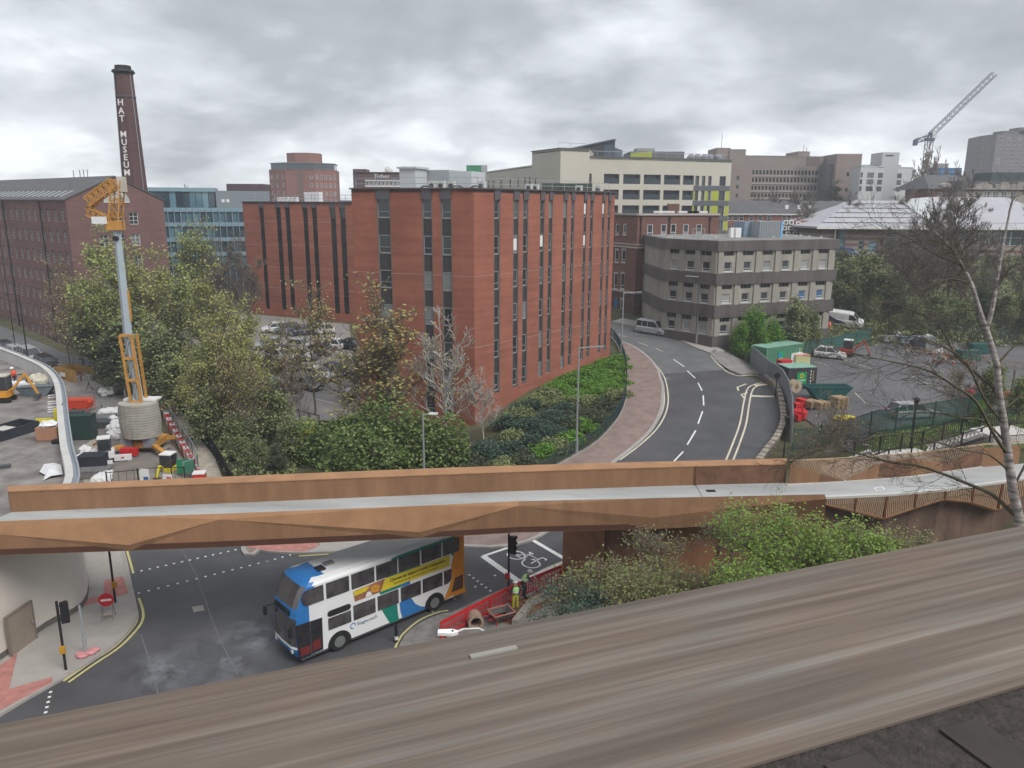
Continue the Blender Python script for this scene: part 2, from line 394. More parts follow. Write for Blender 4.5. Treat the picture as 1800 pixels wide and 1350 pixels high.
M_slate=mat('roof_slate',(.105,.105,.11),.8,var=.25,scale=.8,detail=8,stretch=(1,1,3))
M_green=mat('container_green',(.09,.24,.15),.6,var=.12,scale=1)
M_gscreen=mat('green_screening_mesh',(.045,.12,.10),.85,var=.25,scale=1.2)
M_blueg=mat('dark_blue_green_paint',(.02,.085,.08),.5,var=.1)
M_trunk=mat('bark',(.17,.145,.12),.95,var=.3,scale=6)
M_birch=mat('birch_bark',(.42,.39,.35),.9,var=.25,scale=5,stretch=(1,1,4),col2=(.55,.52,.48))
M_twig=mat('pale_twigs',(.24,.19,.15),.95,var=.2,scale=4)
# ------------------------------------------------------------------ ground, roads, paving
def build_ground():
 xs=[-3000,-1200,-500,-300,-200,-150]+list(range(-120,121,2))+[150,200,300,500,1200,3000]
 ys=[-400,-100,-40,-16]+list(range(0,204,2))+[220,250,300,400,700,1500,4000]
 mb=MB();P=[(x,y,h(x,y)-.08)for y in ys for x in xs];n=len(xs)
 mb.add(P,[(j*n+i,j*n+i+1,(j+1)*n+i+1,(j+1)*n+i)for j in range(len(ys)-1)for i in range(n-1)])
 mb.build('ground',M_ground,kind='structure',smooth=True)
build_ground()
def PX(L,z=None):return[G(a,b,z).xy for a,b in L]
K_left=PX([(1160,658),(1167,680),(1167,695),(1164,722),(1148,755),(1118,785),(1082,813)])
K_left=smooth_line(K_left,5)
corner=smooth_line([Vector(K_left[-1]),Vector((4.2,52)),Vector((0.0,46.8)),G(700,955,0).xy,G(640,967,0).xy,G(540,974,0).xy,G(470,971,0).xy,G(432,962,0).xy,Vector((-16.5,46)),Vector((-17,56))],5)
K_right=smooth_line(PX([(1357,676),(1369,690),(1374,710),(1377,735),(1374,760),(1362,785),(1342,822)]),4)
seamR=G(1274,650).xy
road_poly=[(-30,16),(26,16),(26,40),(17.5,47)]+[tuple(p)for p in reversed(K_right)]+[tuple(seamR)]+[tuple(p)for p in K_left]+[tuple(p)for p in corner[1:]]+[(-30,56)]
drape('road',road_poly,0,M_asph)
old_left=smooth_line(PX([(1160,658),(1158,650),(1142,630),(1115,610),(1085,598),(1066,588)]),4)
far_edge=smooth_line(PX([(1247,621),(1220,611),(1175,590),(1118,575),(1076,566)]),4)
old_poly=[tuple(seamR),tuple(G(1262,636).xy)]+[tuple(p)for p in far_edge]+[(12,128),(3,126)]+[tuple(p)for p in reversed(old_left[1:])]+[tuple(K_left[0])]
drape('old_road',old_poly,.002,M_asph_old)
# pavements stand a kerb's height above the road
fence_line=smooth_line(PX([(1070,590),(1084,605),(1097,635),(1101,665),(1099,704),(1083,740),(1047,779),(1010,802),(975,822)]),5)
fence_line2=fence_line+[Vector(p)for p in((0.5,55),(-3.5,52.2),(-8,51.2),(-14,52.5))]
pav=[tuple(p)for p in fence_line2]+[(-16.9,55.9)]+[tuple(p)for p in reversed(corner[1:])]+[tuple(p)for p in reversed(K_left)]+[tuple(p)for p in old_left[1:]]
drape('footpath',pav,.12,M_pave_red,skirt=.2)
ribbon('kerb',[tuple(p)for p in old_left[::-1]]+[tuple(p)for p in K_left[1:]]+[tuple(p)for p in corner[1:]],.3,.135,M_kerb,thick=.16,o2=.12)
drape('tactile_paving',PX([(432,960),(440,966),(470,971),(535,973),(560,962),(545,945),(440,945)],0),.136,M_tact,flat=0)
drape('paving_slabs',PX([(537,973),(640,966),(700,954),(700,935),(560,940),(562,962)],0),.136,M_pave,flat=0)
ribbon('edge_kerb',far_edge,.25,.13,M_kerb,thick=.16,o2=.1)
far_pav=[tuple(p)for p in offset_line(far_edge,.2)]
far_pav=[tuple(p)for p in far_edge]+[tuple(p)for p in reversed(offset_line(far_edge,2.6))]
drape('far_footpath',far_pav,.12,M_pave,skirt=.15)
near_tri=PX([(1247,622),(1262,638),(1283,652),(1303,660),(1340,659),(1357,675),(1330,652),(1318,642),(1286,616),(1262,611)])
drape('corner_pavement',near_tri,.12,mat('mixed_paving',(.22,.205,.195),.9,var=.25,scale=.8),skirt=.15)
# left pavement by the curved wall
LK=smooth_line(PX([(205,940),(213,971),(219,996),(225,1028),(233,1065),(235,1084),(227,1103),(203,1129),(171,1153),(133,1177),(93,1201),(40,1231),(0,1255),(-60,1290)],0),4)
WALL=smooth_line([Vector(p)for p in((-27.5,24),(-26,29),(-25,33.4),(-24.5,36.5))]+[G(a,b,7.1).xy for a,b in((126.5,848),(118,777),(112.5,732),(110,702),(107.5,684),(103,669),(93,654),(76,641),(55,631),(20,617),(-40,596),(-120,572))],5)
lp=[tuple(p)for p in LK]+[tuple(p)for p in WALL if p.y<47]+[(-27.4,47.5)]
def side_poly():return[tuple(p)for p in LK[::-1]]+[(-26.5,50)]+[tuple(p)for p in WALL[::-1]if p.y<49]+[(-27,20)]
drape('pavement',side_poly(),.12,M_pave,flat=0,skirt=.15)
ribbon('kerbstones',LK,.22,.132,M_kerb,thick=.16,flat=0,o2=-.1)
drape('red_tactile_strip',PX([(0,985+185),(31,1148),(16,1211),(93,1190),(91,1200),(0,1249)],.12),.134,M_tact,flat=0)
drape('red_tactile_strip',PX([(133,1058),(182,1046),(184,1020),(216,1013),(222,1030),(226,1043),(200,1050),(133,1070)],.12),.134,M_tact,flat=0)
# paint
def lines(L,off=.02,w=.12,gap=.16,m=M_yellow,flat=None,name='yellow_line'):
 ribbon(name,offset_line(L,-gap),w,off,m,flat=flat);ribbon(name,offset_line(L,gap),w,off,m,flat=flat)
Ysec=smooth_line(PX([(228,1062),(239,1053),(246,1075),(245,1092),(233,1110),(205,1138),(160,1168),(116,1199)][1:],0),4)
lines(Ysec,flat=0,w=.13,gap=.15)
lines(PX([(219,970),(224,988),(229,1007)],0),flat=0,w=.13,gap=.15)
lines(PX([(526,976),(590,972),(645,963)],0),flat=0,w=.13,gap=.15)
lines(smooth_line(PX([(1086,808),(1122,781),(1152,752),(1168,722),(1171,693),(1164,662),(1146,638),(1118,616),(1090,605)]),5),m=M_cream,w=.14,gap=.2)
lines(smooth_line(PX([(1288,838),(1280,815),(1294,780),(1306,745),(1312,710),(1317,688),(1325,679),(1345,674)][1:]),5),m=M_cream,w=.16,gap=.28)
for a,b in(((1184,812),(1201,794)),((1208,782),(1223,757)),((1227,745),(1235,723)),((1237,713),(1236,695)),((1234,687),(1227,673)),((1222,665),(1208,652)),((1203,645),(1184,632))):
 ribbon('centre_line',PX([a,b]),.14,.02,M_white)
for a,b in(((1139,608),(1122,602)),((1100,592),(1076,585)),((1165,618),(1152,612))):ribbon('centre_line',PX([a,b]),.13,.02,M_cream)
ribbon('bay_line',PX([(1319,696),(1361,697)]),.5,.022,M_cream)
ribbon('bay_line',PX([(1326,678),(1347,676)]),.55,.024,M_cream)
for L in([(1272,650),(1285,657),(1303,661),(1335,660)],[(1249,625),(1263,641),(1272,648)]):ribbon('give_way_line',smooth_line(PX(L),4),.16,.021,M_cream)
for L in([(1298,687),(1296,681),(1312,675)],[(1310,702),(1303,694),(1314,690)]):ribbon('give_way_line',PX(L),.2,.021,M_cream)
def dots(a,b,n,name='crossing_studs'):
 mb=MB();A,B=G(*a,0),G(*b,0)
 for i in range(n):
  p=A.lerp(B,i/(n-1));mb.obox(p,(B-A).xy.normalized(),.13,.13,.01,.022)
 tag(mb.build(name,M_white),kind='structure')
dots((234,1007),(427,964),15);dots((244,1043),(469,987),15);dots((470,987),(510,976),4);dots((825,1011),(862,1039),6);dots((760,1075),(870,1012),4)
dots((89,1217),(78,1262),6)
box=PX([(849,978),(935,949),(1000,987),(911,1022)],0)
for i,w in enumerate((.22,.3,.22,.42)):ribbon('cycle_box_line',[box[i],box[(i+1)%4]],w,.02+.002*i,M_white,flat=0)
lines(PX([(925,1021),(960,1003),(1026,976),(1060,960)],0),m=M_cream,flat=0,w=.14,gap=.2)
lines(smooth_line(PX([(700,1140),(707,1125),(716,1113),(740,1093),(769,1080),(789,1076)],0),4),m=M_yellow,flat=0,w=.12,gap=.16)
for L in([(320,967),(345,1010),(366,1070),(386,1125),(418,1185)],[(237,1115),(248,1116),(262,1160),(278,1220)]):
 ribbon('asphalt_seam',PX(L,0),.06,.012,M_seam,flat=0)
drape('manhole_cover',PX([(337,1067),(357,1064),(360,1073),(341,1077)],0),.014,mat('manhole_metal',(.30,.28,.26),.6,var=.1),flat=0)
drape('manhole_cover',PX([(1167,664),(1176,663),(1177,667),(1168,668)]),.016,M_seam,cell=40)
def dusty(px,py,r,seed):
 """chalky dust on the tarmac, fading out to nothing at its ragged edge"""
 c=G(px,py);m=bpy.data.materials.new('chalky_dust');m.use_nodes=True;nt=m.node_tree;N=nt.nodes.new;L=nt.links.new;b=nt.nodes['Principled BSDF'];b.inputs['Base Color'].default_value=(.30,.31,.34,1);b.inputs['Roughness'].default_value=.9
 tc=N('ShaderNodeTexCoord');gr=N('ShaderNodeTexGradient');gr.gradient_type='SPHERICAL';mp=N('ShaderNodeMapping');mp.inputs['Scale'].default_value=(1/r,1/r,1);L(tc.outputs['Object'],mp.inputs[0]);L(mp.outputs[0],gr.inputs[0]);nz=N('ShaderNodeTexNoise');nz.inputs['Scale'].default_value=.8;nz.inputs['Detail'].default_value=10;nz.inputs['Roughness'].default_value=.62;mp2=N('ShaderNodeMapping');mp2.inputs['Location'].default_value=(seed,seed,0);L(tc.outputs['Object'],mp2.inputs[0]);L(mp2.outputs[0],nz.inputs[0])
 mr=N('ShaderNodeMapRange');L(nz.outputs[0],mr.inputs[0]);mr.inputs[1].default_value=.40;mr.inputs[2].default_value=.80;mu=N('ShaderNodeMath');mu.operation='MULTIPLY';L(mr.outputs[0],mu.inputs[0]);L(gr.outputs['Fac'],mu.inputs[1]);m2=N('ShaderNodeMath');m2.operation='MULTIPLY';L(mu.outputs[0],m2.inputs[0]);m2.inputs[1].default_value=1.5;m2.use_clamp=True;L(m2.outputs[0],b.inputs['Alpha'])
 n=24;mb=MB();mb.add([(r*math.cos(2*math.pi*k/n),r*math.sin(2*math.pi*k/n),0)for k in range(n)],[tuple(range(n))]);o=mb.build('dusty_patch',m,loc=(c.x,c.y,c.z+.03),kind='structure')
dusty(370,1165,3.4,3);dusty(455,1120,3.0,9);dusty(300,1175,2.6,5)
# bicycle painted in the cycle box
def cycle_mark():
 o=G(903,1003,0);d=(G(1000,987,0)-G(935,949,0)).normalized();e=Vector((d.y,-d.x,0));e=-e if e.y>0 else e
 c=(G(849,978,0)+G(935,949,0)+G(1000,987,0)+G(911,1022,0))/4
 ax=(G(935,949,0)-G(849,978,0)).normalized() # symbol runs along the short side
 ay=Vector((-ax.y,ax.x,0));mb=MB()
 def T(u,v):return(c.x+ax.x*u*1.0+ay.x*v,c.y+ax.y*u+ay.y*v)
 def strip(L,w):
  A=offset_line([Vector(p)for p in L],-w/2);B=offset_line([Vector(p)for p in L],w/2);P=[]
  for a,b in zip(A,B):P+=[(a.x,a.y,.027),(b.x,b.y,.027)]
  mb.add(P,[(2*i,2*i+1,2*i+3,2*i+2)for i in range(len(L)-1)])
 for cx in(-.0,.0):pass
 k=.62
 for cu,cv in((-.15,.78),(-.15,-.72)):
  strip([T(cu+math.cos(a)*k*.85,cv+math.sin(a)*k)for a in[i*math.pi/12 for i in range(25)]],.1)
 strip([T(-.15,.78),T(.55,.35),T(-.15,-.02),T(-.15,.78)],.1);strip([T(.55,.35),T(.6,-.5),T(-.15,-.02)],.1);strip([T(-.15,-.72),T(.95,-.5)],.1);strip([T(.95,-.5),T(1.0,-.85),T(.85,-.95)],.12)
 strip([T(.55,.35),T(.8,.42)],.1);strip([T(.8,.2),T(.8,.62)],.13)
 tag(mb.build('cycle_symbol',M_white),kind='structure')
cycle_mark()
drape('car_park',[(28.5,61.8),(30.2,60.6),(44,61.5),(62,66),(84,72),(84,102),(62,106),(44,105),(36,112),(31,111),(29.5,99),(28.5,88),(28.2,72)],.0,M_lot)
drape('side_street',[(-61.3,103.9),(-112,145.5),(-122,136),(-94,114),(-68,97.5),(-58,96),(-54,100)],.03,M_asph_old)
drape('office_car_park',[(-38,80),(-26,75.5),(-12,73.8),(-9,76.3),(-16.3,80),(-26,121.5),(-47,129.8),(-52,108)],.0,M_lot2)
for a,b in(((1600,660),(1640,680)),((1502,690),(1521,708)),((1432,636),(1460,644)),((1480,632),(1540,650)),((1620,640),(1660,655))):ribbon('bay_marking',PX([a,b]),.1,.02,M_cream)
for a,b in(((548,700),(600,712)),((500,675),(550,682)),((590,618),(640,628)),((620,640),(660,650)),((560,660),(600,666))):ribbon('bay_marking',PX([a,b]),.1,.02,M_white)
# construction site on the left
drape('site_ground',[(-24.5,48),(-22,53),(-28,63),(-34,72),(-44,86),(-56,96),(-66,104),(-90,118),(-110,125),(-110,110),(-76,92),(-62,84.2),(-52.5,78.2),(-46.5,72.8),(-41,66.5),(-36,59.2),(-31.3,51.5),(-28.5,47.8)],.012,M_site)
drape('sandy_path',PX([(300,690),(325,706),(350,745),(372,790),(390,838),(410,880),(372,880),(352,838),(335,800),(312,755),(285,712)]),.03,M_sand)
drape('sandy_strip',PX([(140,790),(165,770),(185,800),(190,850),(150,870)]),.03,M_sand)
# ------------------------------------------------------------------ buildings
def wallgrid(mb,p0,p1,z0,z1,holes,depth=.18,mi=0,rmi=None):
 """wall along p0->p1 (outside on the right-hand side) with real openings and reveals"""
 p0=Vector(p0);p1=Vector(p1);d=(p1-p0);Lw=d.length;d.normalize();n=Vector((d.y,-d.x));rmi=mi if rmi is None else rmi
 H=[(max(0,a),min(Lw,b),max(z0,c),min(z1,e))for a,b,c,e in holes if b>0 and a<Lw and e>z0 and c<z1]
 us=sorted({0.0,Lw}|{q for q_ in H for q in q_[:2]});zs=sorted({z0,z1}|{q for q_ in H for q in q_[2:]})
 def P(u,z,k=0.0):return(p0.x+d.x*u-n.x*k,p0.y+d.y*u-n.y*k,z)
 cells={}
 for i in range(len(us)-1):
  um=(us[i]+us[i+1])/2;hh=[q for q in H if q[0]<um<q[1]];run=None
  for j in range(len(zs)-1):
   zm=(zs[j]+zs[j+1])/2;solid=not any(q[2]<zm<q[3]for q in hh)
   if solid:run=zs[j]if run is None else run
   if run is not None and(not solid or j==len(zs)-2):
    top=zs[j]if not solid else zs[j+1]
    mb.add([P(us[i],run),P(us[i+1],run),P(us[i+1],top),P(us[i],top)],[(0,1,2,3)],mi);run=None
 for a,b,c,e in H:
  q=[P(a,c),P(b,c),P(b,e),P(a,e),P(a,c,depth),P(b,c,depth),P(b,e,depth),P(a,e,depth)]
  mb.add(q,[(0,4,5,1),(1,5,6,2),(2,6,7,3),(3,7,4,0)],rmi)
_wm={}
def window_meshes(w,hh,cols=1,rows=1,fr=.06,m=None,glass=None,arch=False,sill=None):
 m=m or M_frame_w;glass=glass or M_glass
 if isinstance(rows,list):rows=tuple(rows)
 k=(round(w,2),round(hh,2),cols,rows,fr,m.name,glass.name,arch,sill)
 if k in _wm:return _wm[k]
 mb=MB();t=.05
 if arch:
  n=10;rr=w/2;A=[(w/2+rr*math.cos(math.pi*i/n),hh*math.sin(math.pi*i/n))for i in range(n+1)]
  for a,b in zip(A,A[1:]):mb.beam((a[0],0,a[1]),(b[0],0,b[1]),fr,t)
  mb.box(0,w,-t/2,t/2,0,fr)
  for i in range(1,4):a=math.pi*i/4;mb.beam((w/2,0,0),(w/2+rr*math.cos(a),0,hh*math.sin(a)),fr*.7,t)
  g=MB();g.add([(x,.02,z)for x,z in A],[tuple(range(len(A)))[::-1]])
 else:
  mb.box(0,fr,-t,t,0,hh);mb.box(w-fr,w,-t,t,0,hh);mb.box(fr,w-fr,-t,t,hh-fr,hh);mb.box(fr,w-fr,-t,t,0,fr)
  for i in range(1,cols):x=w*i/cols;mb.box(x-fr*.4,x+fr*.4,-t*.8,t*.8,fr,hh-fr)
  rl=rows if isinstance(rows,(tuple,list))else[i/rows for i in range(1,rows)]
  for q in rl:z=hh*q;mb.box(fr,w-fr,-t*.85,t*.85,z-fr*.4,z+fr*.4)
  g=MB();g.add([(fr*.5,0,fr*.5),(w-fr*.5,0,fr*.5),(w-fr*.5,0,hh-fr*.5),(fr*.5,0,hh-fr*.5)],[(0,1,2,3)])
 _wm[k]=(mb.mesh('window',m),g.mesh('pane',glass));return _wm[k]
def put_window(root,p0,d,u,z,w,hh,depth=.12,name='window',label=None,**kw):
 f,g=window_meshes(w,hh,**kw);a=math.atan2(d[1],d[0]);n=(d[1],-d[0])
 o=inst(name,f,root,(p0[0]+d[0]*u-n[0]*depth,p0[1]+d[1]*u-n[1]*depth,z),(0,0,a),label=label)
 inst('pane',g,o);return o
def udir(a,b):v=Vector((b[0]-a[0],b[1]-a[1]));return v.normalized()
def local(root_xy,p):return Vector((p[0]-root_xy[0],p[1]-root_xy[1]))
def quadroof(mb,P,z,t=.3,mi=0):mb.prism(P,z-t,z,mi)
M_brick_red=brickmat('office_red_brick',(.345,.122,.08),(.295,.103,.07),(.30,.14,.10),dirt=.32)
M_brick_mill=brickmat('old_mill_brick',(.19,.10,.092),(.155,.083,.079),(.19,.135,.125),dirt=.28)
M_brick_chim=brickmat('sooty_chimney_brick',(.115,.058,.055),(.095,.05,.05),(.12,.08,.08),dirt=.2)
M_brick_vic=brickmat('victorian_brick',(.19,.088,.068),(.155,.073,.058),(.19,.13,.105),dirt=.25)
M_brick_vic2=brickmat('darker_victorian_brick',(.13,.072,.058),(.105,.06,.05),(.15,.11,.09),dirt=.3)
M_brick_far=brickmat('terrace_brick',(.26,.11,.085),(.23,.10,.08),(.26,.15,.12),dirt=.15)
M_tower_brick=brickmat('tower_brick',(.27,.115,.095),(.24,.10,.085),(.27,.15,.12),dirt=.15)
M_spandrel=mat('grey_brown_spandrel',(.052,.048,.05),.6,var=.08)
M_header=mat('grey_fascia_panel',(.10,.092,.10),.7,var=.06)
M_pier=mat('brown_window_pier',(.16,.14,.13),.7,var=.08)
M_slim=mat('pale_sill',(.34,.34,.34),.6,var=0)
M_roofgrey=mat('flat_roof_felt',(.16,.16,.165),.9,var=.2,scale=.5)
# ---- red office block by the road
def office_block():
 C=AT(834,74,560).xy;dl=Vector((-.93,.37)).normalized();dr=Vector((.62,.78)).normalized()
 top=23.3
 uL=HIT(C,dl,620,400)[0];uR=HIT(C,dr,1079,400)[0];L=C+dl*uL;E=C+dr*uR;B=L+dr*uR*1.0
 root=thing('office_block','seven storey red brick office block with dark vertical window strips beside the curving road','office building',(C.x,C.y,0))
 Z=Vector((0,0));Ll,El,Bl=L-C,E-C,B-C
 mb=MB();pitch=3.45
 stripsL=[(663,687),(742,760),(775,794)]
 stripsR=[(868,879,691),(902,912,680),(919,928.5,673),(949,957,661),(964,971.5,655),(989.5,996.7,646),(1003.2,1009.5,641),(1025.3,1031,631),(1036.5,1042.5,626),(1057.5,1062.3,619),(1067.6,1072.5,614)]
 hl=[];hr=[]
 for a,b in stripsL:
  u0,u1=HIT(L,-dl,a,400)[0],HIT(L,-dl,b,400)[0];hl.append((u0,u1,.9,22.4))
 for a,b,yb in stripsR:
  u0,u1=HIT(C,dr,a,400)[0],HIT(C,dr,b,400)[0];zb=HIT(C,dr,(a+b)/2,yb)[1];hr.append((u0,u1,zb,22.4))
 mb_w=MB();wallgrid(mb_w,Ll,Z,-2,top,hl,.22);wallgrid(mb_w,Z,El,-2,top,hr,.22);wallgrid(mb_w,El,Bl,-2,top,[],.1);wallgrid(mb_w,Bl,Ll,-2,top,[],.1)
 mb_w.build('wall',M_brick_red,root)
 r=MB();r.prism([Ll,Z,El,Bl],top-.3,top-.02);r.build('roof',M_roofgrey,root)
 # dark coping
 cp=MB()
 for a,b in((Ll,Z),(Z,El),(El,Bl),(Bl,Ll)):
  d=udir(a,b);n=Vector((d.y,-d.x));m=(a+b)/2+n*.02;cp.obox(m,d,(b-a).length+.14,.42,top,top+.14)
 cp.build('coping',mat('dark_coping',(.09,.075,.08),.7),root)
 st=MB() # the thin pale string course
 for p0,d,ln,skip in((Ll,-dl,uL,hl),(Z,dr,uR,hr)):
  n=Vector((d.y,-d.x));us=sorted([0]+[q for s_ in skip for q in s_[:2]]+[ln])
  for z in(15.15,8.2):
   for i in range(0,len(us),2):
    if us[i+1]-us[i]>.05:m=p0+d*((us[i]+us[i+1])/2)+n*.012;st.obox(m,d,us[i+1]-us[i]-.01,.02,z,z+.05)
 st.build('string_course',mat('pale_mortar_line',(.42,.26,.22),.9),root,kind='stuff')
 rng=random.Random(4)
 def strip(p0,d,u0,u1,zb,face):
  n=Vector((d.y,-d.x));w=u1-u0;a=math.atan2(d.y,d.x)
  f=MB();f.box(0,w,-.12,.30,0,.98);q=p0+d*u0
  inst('header_panel',f.mesh('header_panel',M_header),root,(q.x,q.y,22.36),(0,0,a))
  pm=MB();pm.box(-.0,.09,-.2,.02,0,22.36-zb);pm.box(w-.09,w,-.2,.02,0,22.36-zb)
  o=inst('window_pier',pm.mesh('window_pier',M_pier),root,(p0.x+d.x*u0-n.x*.22,p0.y+d.y*u0-n.y*.22,zb),(0,0,a))
  k=0
  while True:
   zt=22.36-pitch*k;zw=zt-1.75;zs=zw-1.70
   if zt<zb+.3:break
   z0=max(zw,zb)
   if zt-z0>.5:put_window(root,p0,d,u0+.1,z0,w-.2,zt-z0,depth=.16,rows=[.33]if z0==zw else 1,m=mat('office_window_frame',(.26,.26,.265),.5,var=0),fr=.075,glass=mat('office_glass',(.03,.035,.04),.12,var=0,spec=.6,rand_cols=[(.02,.022,.026),(.03,.035,.04),(.06,.065,.07),(.03,.033,.038),(.20,.21,.21),(.035,.04,.045),(.02,.025,.03),(.09,.10,.10)]))
   if zw>zb+.1:
    zz=max(zs,zb);s=MB();s.box(0,w-.2,0,.06,0,zw-zz-.04);s.box(-.02,w-.18,-.05,.0,zw-zz-.07,zw-zz,mi=1)
    inst('spandrel_panel',s.mesh('spandrel_panel',[M_spandrel,M_slim]),root,(p0.x+d.x*(u0+.1)-n.x*.17,p0.y+d.y*(u0+.1)-n.y*.17,zz),(0,0,a))
   k+=1
 for u0,u1,zb,_ in hl:strip(Ll,-dl,u0,u1,zb,0)
 for u0,u1,zb,_ in hr:strip(Z,dr,u0,u1,zb,1)
 # open casements with white blinds behind them
 for si,zz in((4-1,17.6),(7,20.9),(7,17.4),(9,20.9),(1,17.4)):
  u0,u1=hr[si][0],hr[si][1];n=Vector((dr.y,-dr.x));q=Z+dr*(u0+.15)+n*-.12;b=MB();b.box(0,(u1-u0)*.6,0,.02,0,1.15);inst('window_blind',b.mesh('window_blind',M_whitep),root,(q.x+n.x*.02,q.y+n.y*.02,zz),(0,0,math.atan2(dr.y,dr.x)))
  # roof railing
 def rail(p0,p1,z,hh=1.1,step=2.2,inset=.9,name='roof_railing'):
  d=udir(p0,p1);n=Vector((d.y,-d.x));Lg=(Vector(p1)-Vector(p0)).length;rb=MB();A=Vector(p0)-n*inset;k=int(Lg/step)
  for i in range(k+1):q=A+d*(Lg*i/k);rb.beam((q.x,q.y,z),(q.x,q.y,z+hh),.05)
  for zz in(hh,hh*.5):a_,b_=A,A+d*Lg;rb.beam((a_.x,a_.y,z+zz),(b_.x,b_.y,z+zz),.05)
  rb.build(name,M_steel,root,kind='stuff')
 rail(Ll,Z,top);rail(Z,El,top)
 inner=lambda u,v:Z+(Ll-Z)*u+(El-Z)*v
 def unit(u,v,w,dd,hh,name,m,z=top):
  q=inner(u,v);b=MB();a=math.atan2(dl.y,dl.x)+math.pi;b.box(-w/2,w/2,-dd/2,dd/2,0,hh);o=b.build(name,m,root,loc=(q.x,q.y,z),rz=a);return o
 mw=mat('plant_room_white',(.50,.52,.53),.6,var=.05);mg=mat('plant_room_grey',(.33,.36,.37),.6,var=.05)
 def upx(px,Y,w,dd,hh,name,m,z=top):q=AT(px,Y,320).xy-C;b=MB();b.box(-w/2,w/2,-dd/2,dd/2,0,hh);return b.build(name,m,root,loc=(q.x,q.y,z),rz=math.atan2(dl.y,dl.x)+math.pi)
 upx(771,87,4.2,3.5,2.15,'plant_room',mg);upx(817,86,3.2,3.5,2.0,'plant_room',mw);upx(727,84.5,1.9,2.6,2.2,'plant_room',mw);upx(727,84.5,2.3,3.0,.2,'plant_room_cap',mw,top+2.2);upx(745,88,2.0,2.6,2.0,'plant_room',mg)
 acm=mat('condenser_casing',(.55,.55,.53),.5,var=.05)
 for px,Y in((760,82),(776,82),(794,83),(847,82),(930,93),(941,94),(1018,99),(1052,101)):
  o=upx(px,Y,.8,.5,.95,'condenser',acm)
  f=MB();f.cyl((0,-.26,.48),.27,-.02,14,ax='y');f.build('fan_grille',M_dgrey,o)
 for u in(.30,.55,.14):
  b=MB();q=inner(u,.12);b.tube([(-.8,0,.05),(-.3,0,.35),(.3,0,.35),(.8,0,.05)],.09,6);b.build('roof_duct',M_dgrey,root,loc=(q.x,q.y,top),rz=.2)
  # low door and vent on the road side
 v=MB();v.box(0,1.1,0,.05,0,.9);q=Z+dr*HIT(C,dr,901,716)[0];n=Vector((dr.y,-dr.x));v.build('vent_grille',M_slim,root,loc=(q.x+n.x*.06,q.y+n.y*.06,HIT(C,dr,901,720)[1]),rz=math.atan2(dr.y,dr.x))
 return C,L,E,dl,dr
OC,OL,OE,Odl,Odr=office_block()
# ---- rear wing across the car park
def office_wing():
 R=AT(624,122,450).xy;dl=Odl;uL=HIT(R,dl,429,400)[0];L=R+dl*uL;top=22.05
 root=thing('office_wing','rear wing of the red brick offices with paired dark window strips behind the parked cars','office building',(L.x,L.y,0))
 D=(R-L);back=Odr*14;P=[Vector((0,0)),D,D+back,back];d=-dl;n=Vector((d.y,-d.x));a=math.atan2(d.y,d.x)
 hs=[]
 for x0,x1 in((457,465),(486,495),(502,511),(533,542),(549,558),(581,591),(598,608)):
  hs.append((HIT(L,d,x0,400)[0],HIT(L,d,x1,400)[0],4.6,21.2))
 w=MB();wallgrid(w,P[0],P[1],-2,top,hs,.3);
 for i in(1,2,3):wallgrid(w,P[i],P[(i+1)%4],-2,top,[])
 w.build('wall',M_brick_red,root);r=MB();r.prism(P,top-.3,top-.02);r.build('roof',M_roofgrey,root)
 cp=MB();cp.obox(D/2+n*.02,d,D.length+.1,.4,top,top+.1);cp.build('coping',M_header,root)
 fm=mat('wing_window_frame',(.03,.032,.036),.5,var=0);sp=mat('wing_spandrel',(.02,.021,.024),.5,var=.05)
 for u0,u1,zb,zt in hs:
  f=MB();f.box(0,u1-u0,-.1,.35,0,.85);q=d*u0;inst('header_panel',f.mesh('header_panel',M_header),root,(q.x,q.y,21.2),(0,0,a))
  k=0
  while 21.2-3.45*k>zb+.5:
   z1=21.2-3.45*k;z0=max(z1-1.75,zb);put_window(root,P[0],d,u0,z0,u1-u0,z1-z0,depth=.2,rows=[.3],m=fm,fr=.08,glass=M_glassd)
   if z0>zb:
    zz=max(z0-1.7,zb);s=MB();s.box(0,u1-u0,0,.05,0,z0-zz);inst('spandrel_panel',s.mesh('spandrel_panel',sp),root,(q.x-n.x*.22,q.y-n.y*.22,zz),(0,0,a))
   k+=1
 for z in(15.2,18.9,11.6,8.2):
  st=MB();us=sorted([0]+[q_ for s_ in hs for q_ in s_[:2]]+[D.length])
  for i in range(0,len(us),2):st.obox(d*((us[i]+us[i+1])/2)+n*.012,d,us[i+1]-us[i],.02,z,z+.07)
  st.build('string_course',mat('pale_mortar_line',(.42,.26,.22)),root,kind='stuff')
 rb=MB();A=-n*1.0
 for i in range(12):q=A+d*(D.length*i/11);rb.beam((q.x,q.y,top),(q.x,q.y,top+1.1),.07)
 for zz in(.55,1.1):b_=A+D;rb.beam((A.x,A.y,top+zz),(b_.x,b_.y,top+zz),.06)
 rb.build('roof_railing',M_steel,root,kind='stuff')
 for px in(524,538):
  u=HIT(L,d,px,350)[0];q=d*u-n*3;b=MB();b.box(-.7,.7,-.5,.5,0,1.6);o=b.build('condenser',M_whitep,root,loc=(q.x,q.y,top),rz=a)
 for px in(478,485,492,500,507):
  u=HIT(L,d,px,354)[0];q=d*u-n*2;b=MB();b.box(-.3,.3,-.3,.3,0,.8);b.build('roof_vent',M_whitep,root,loc=(q.x,q.y,top),rz=a)
office_wing()
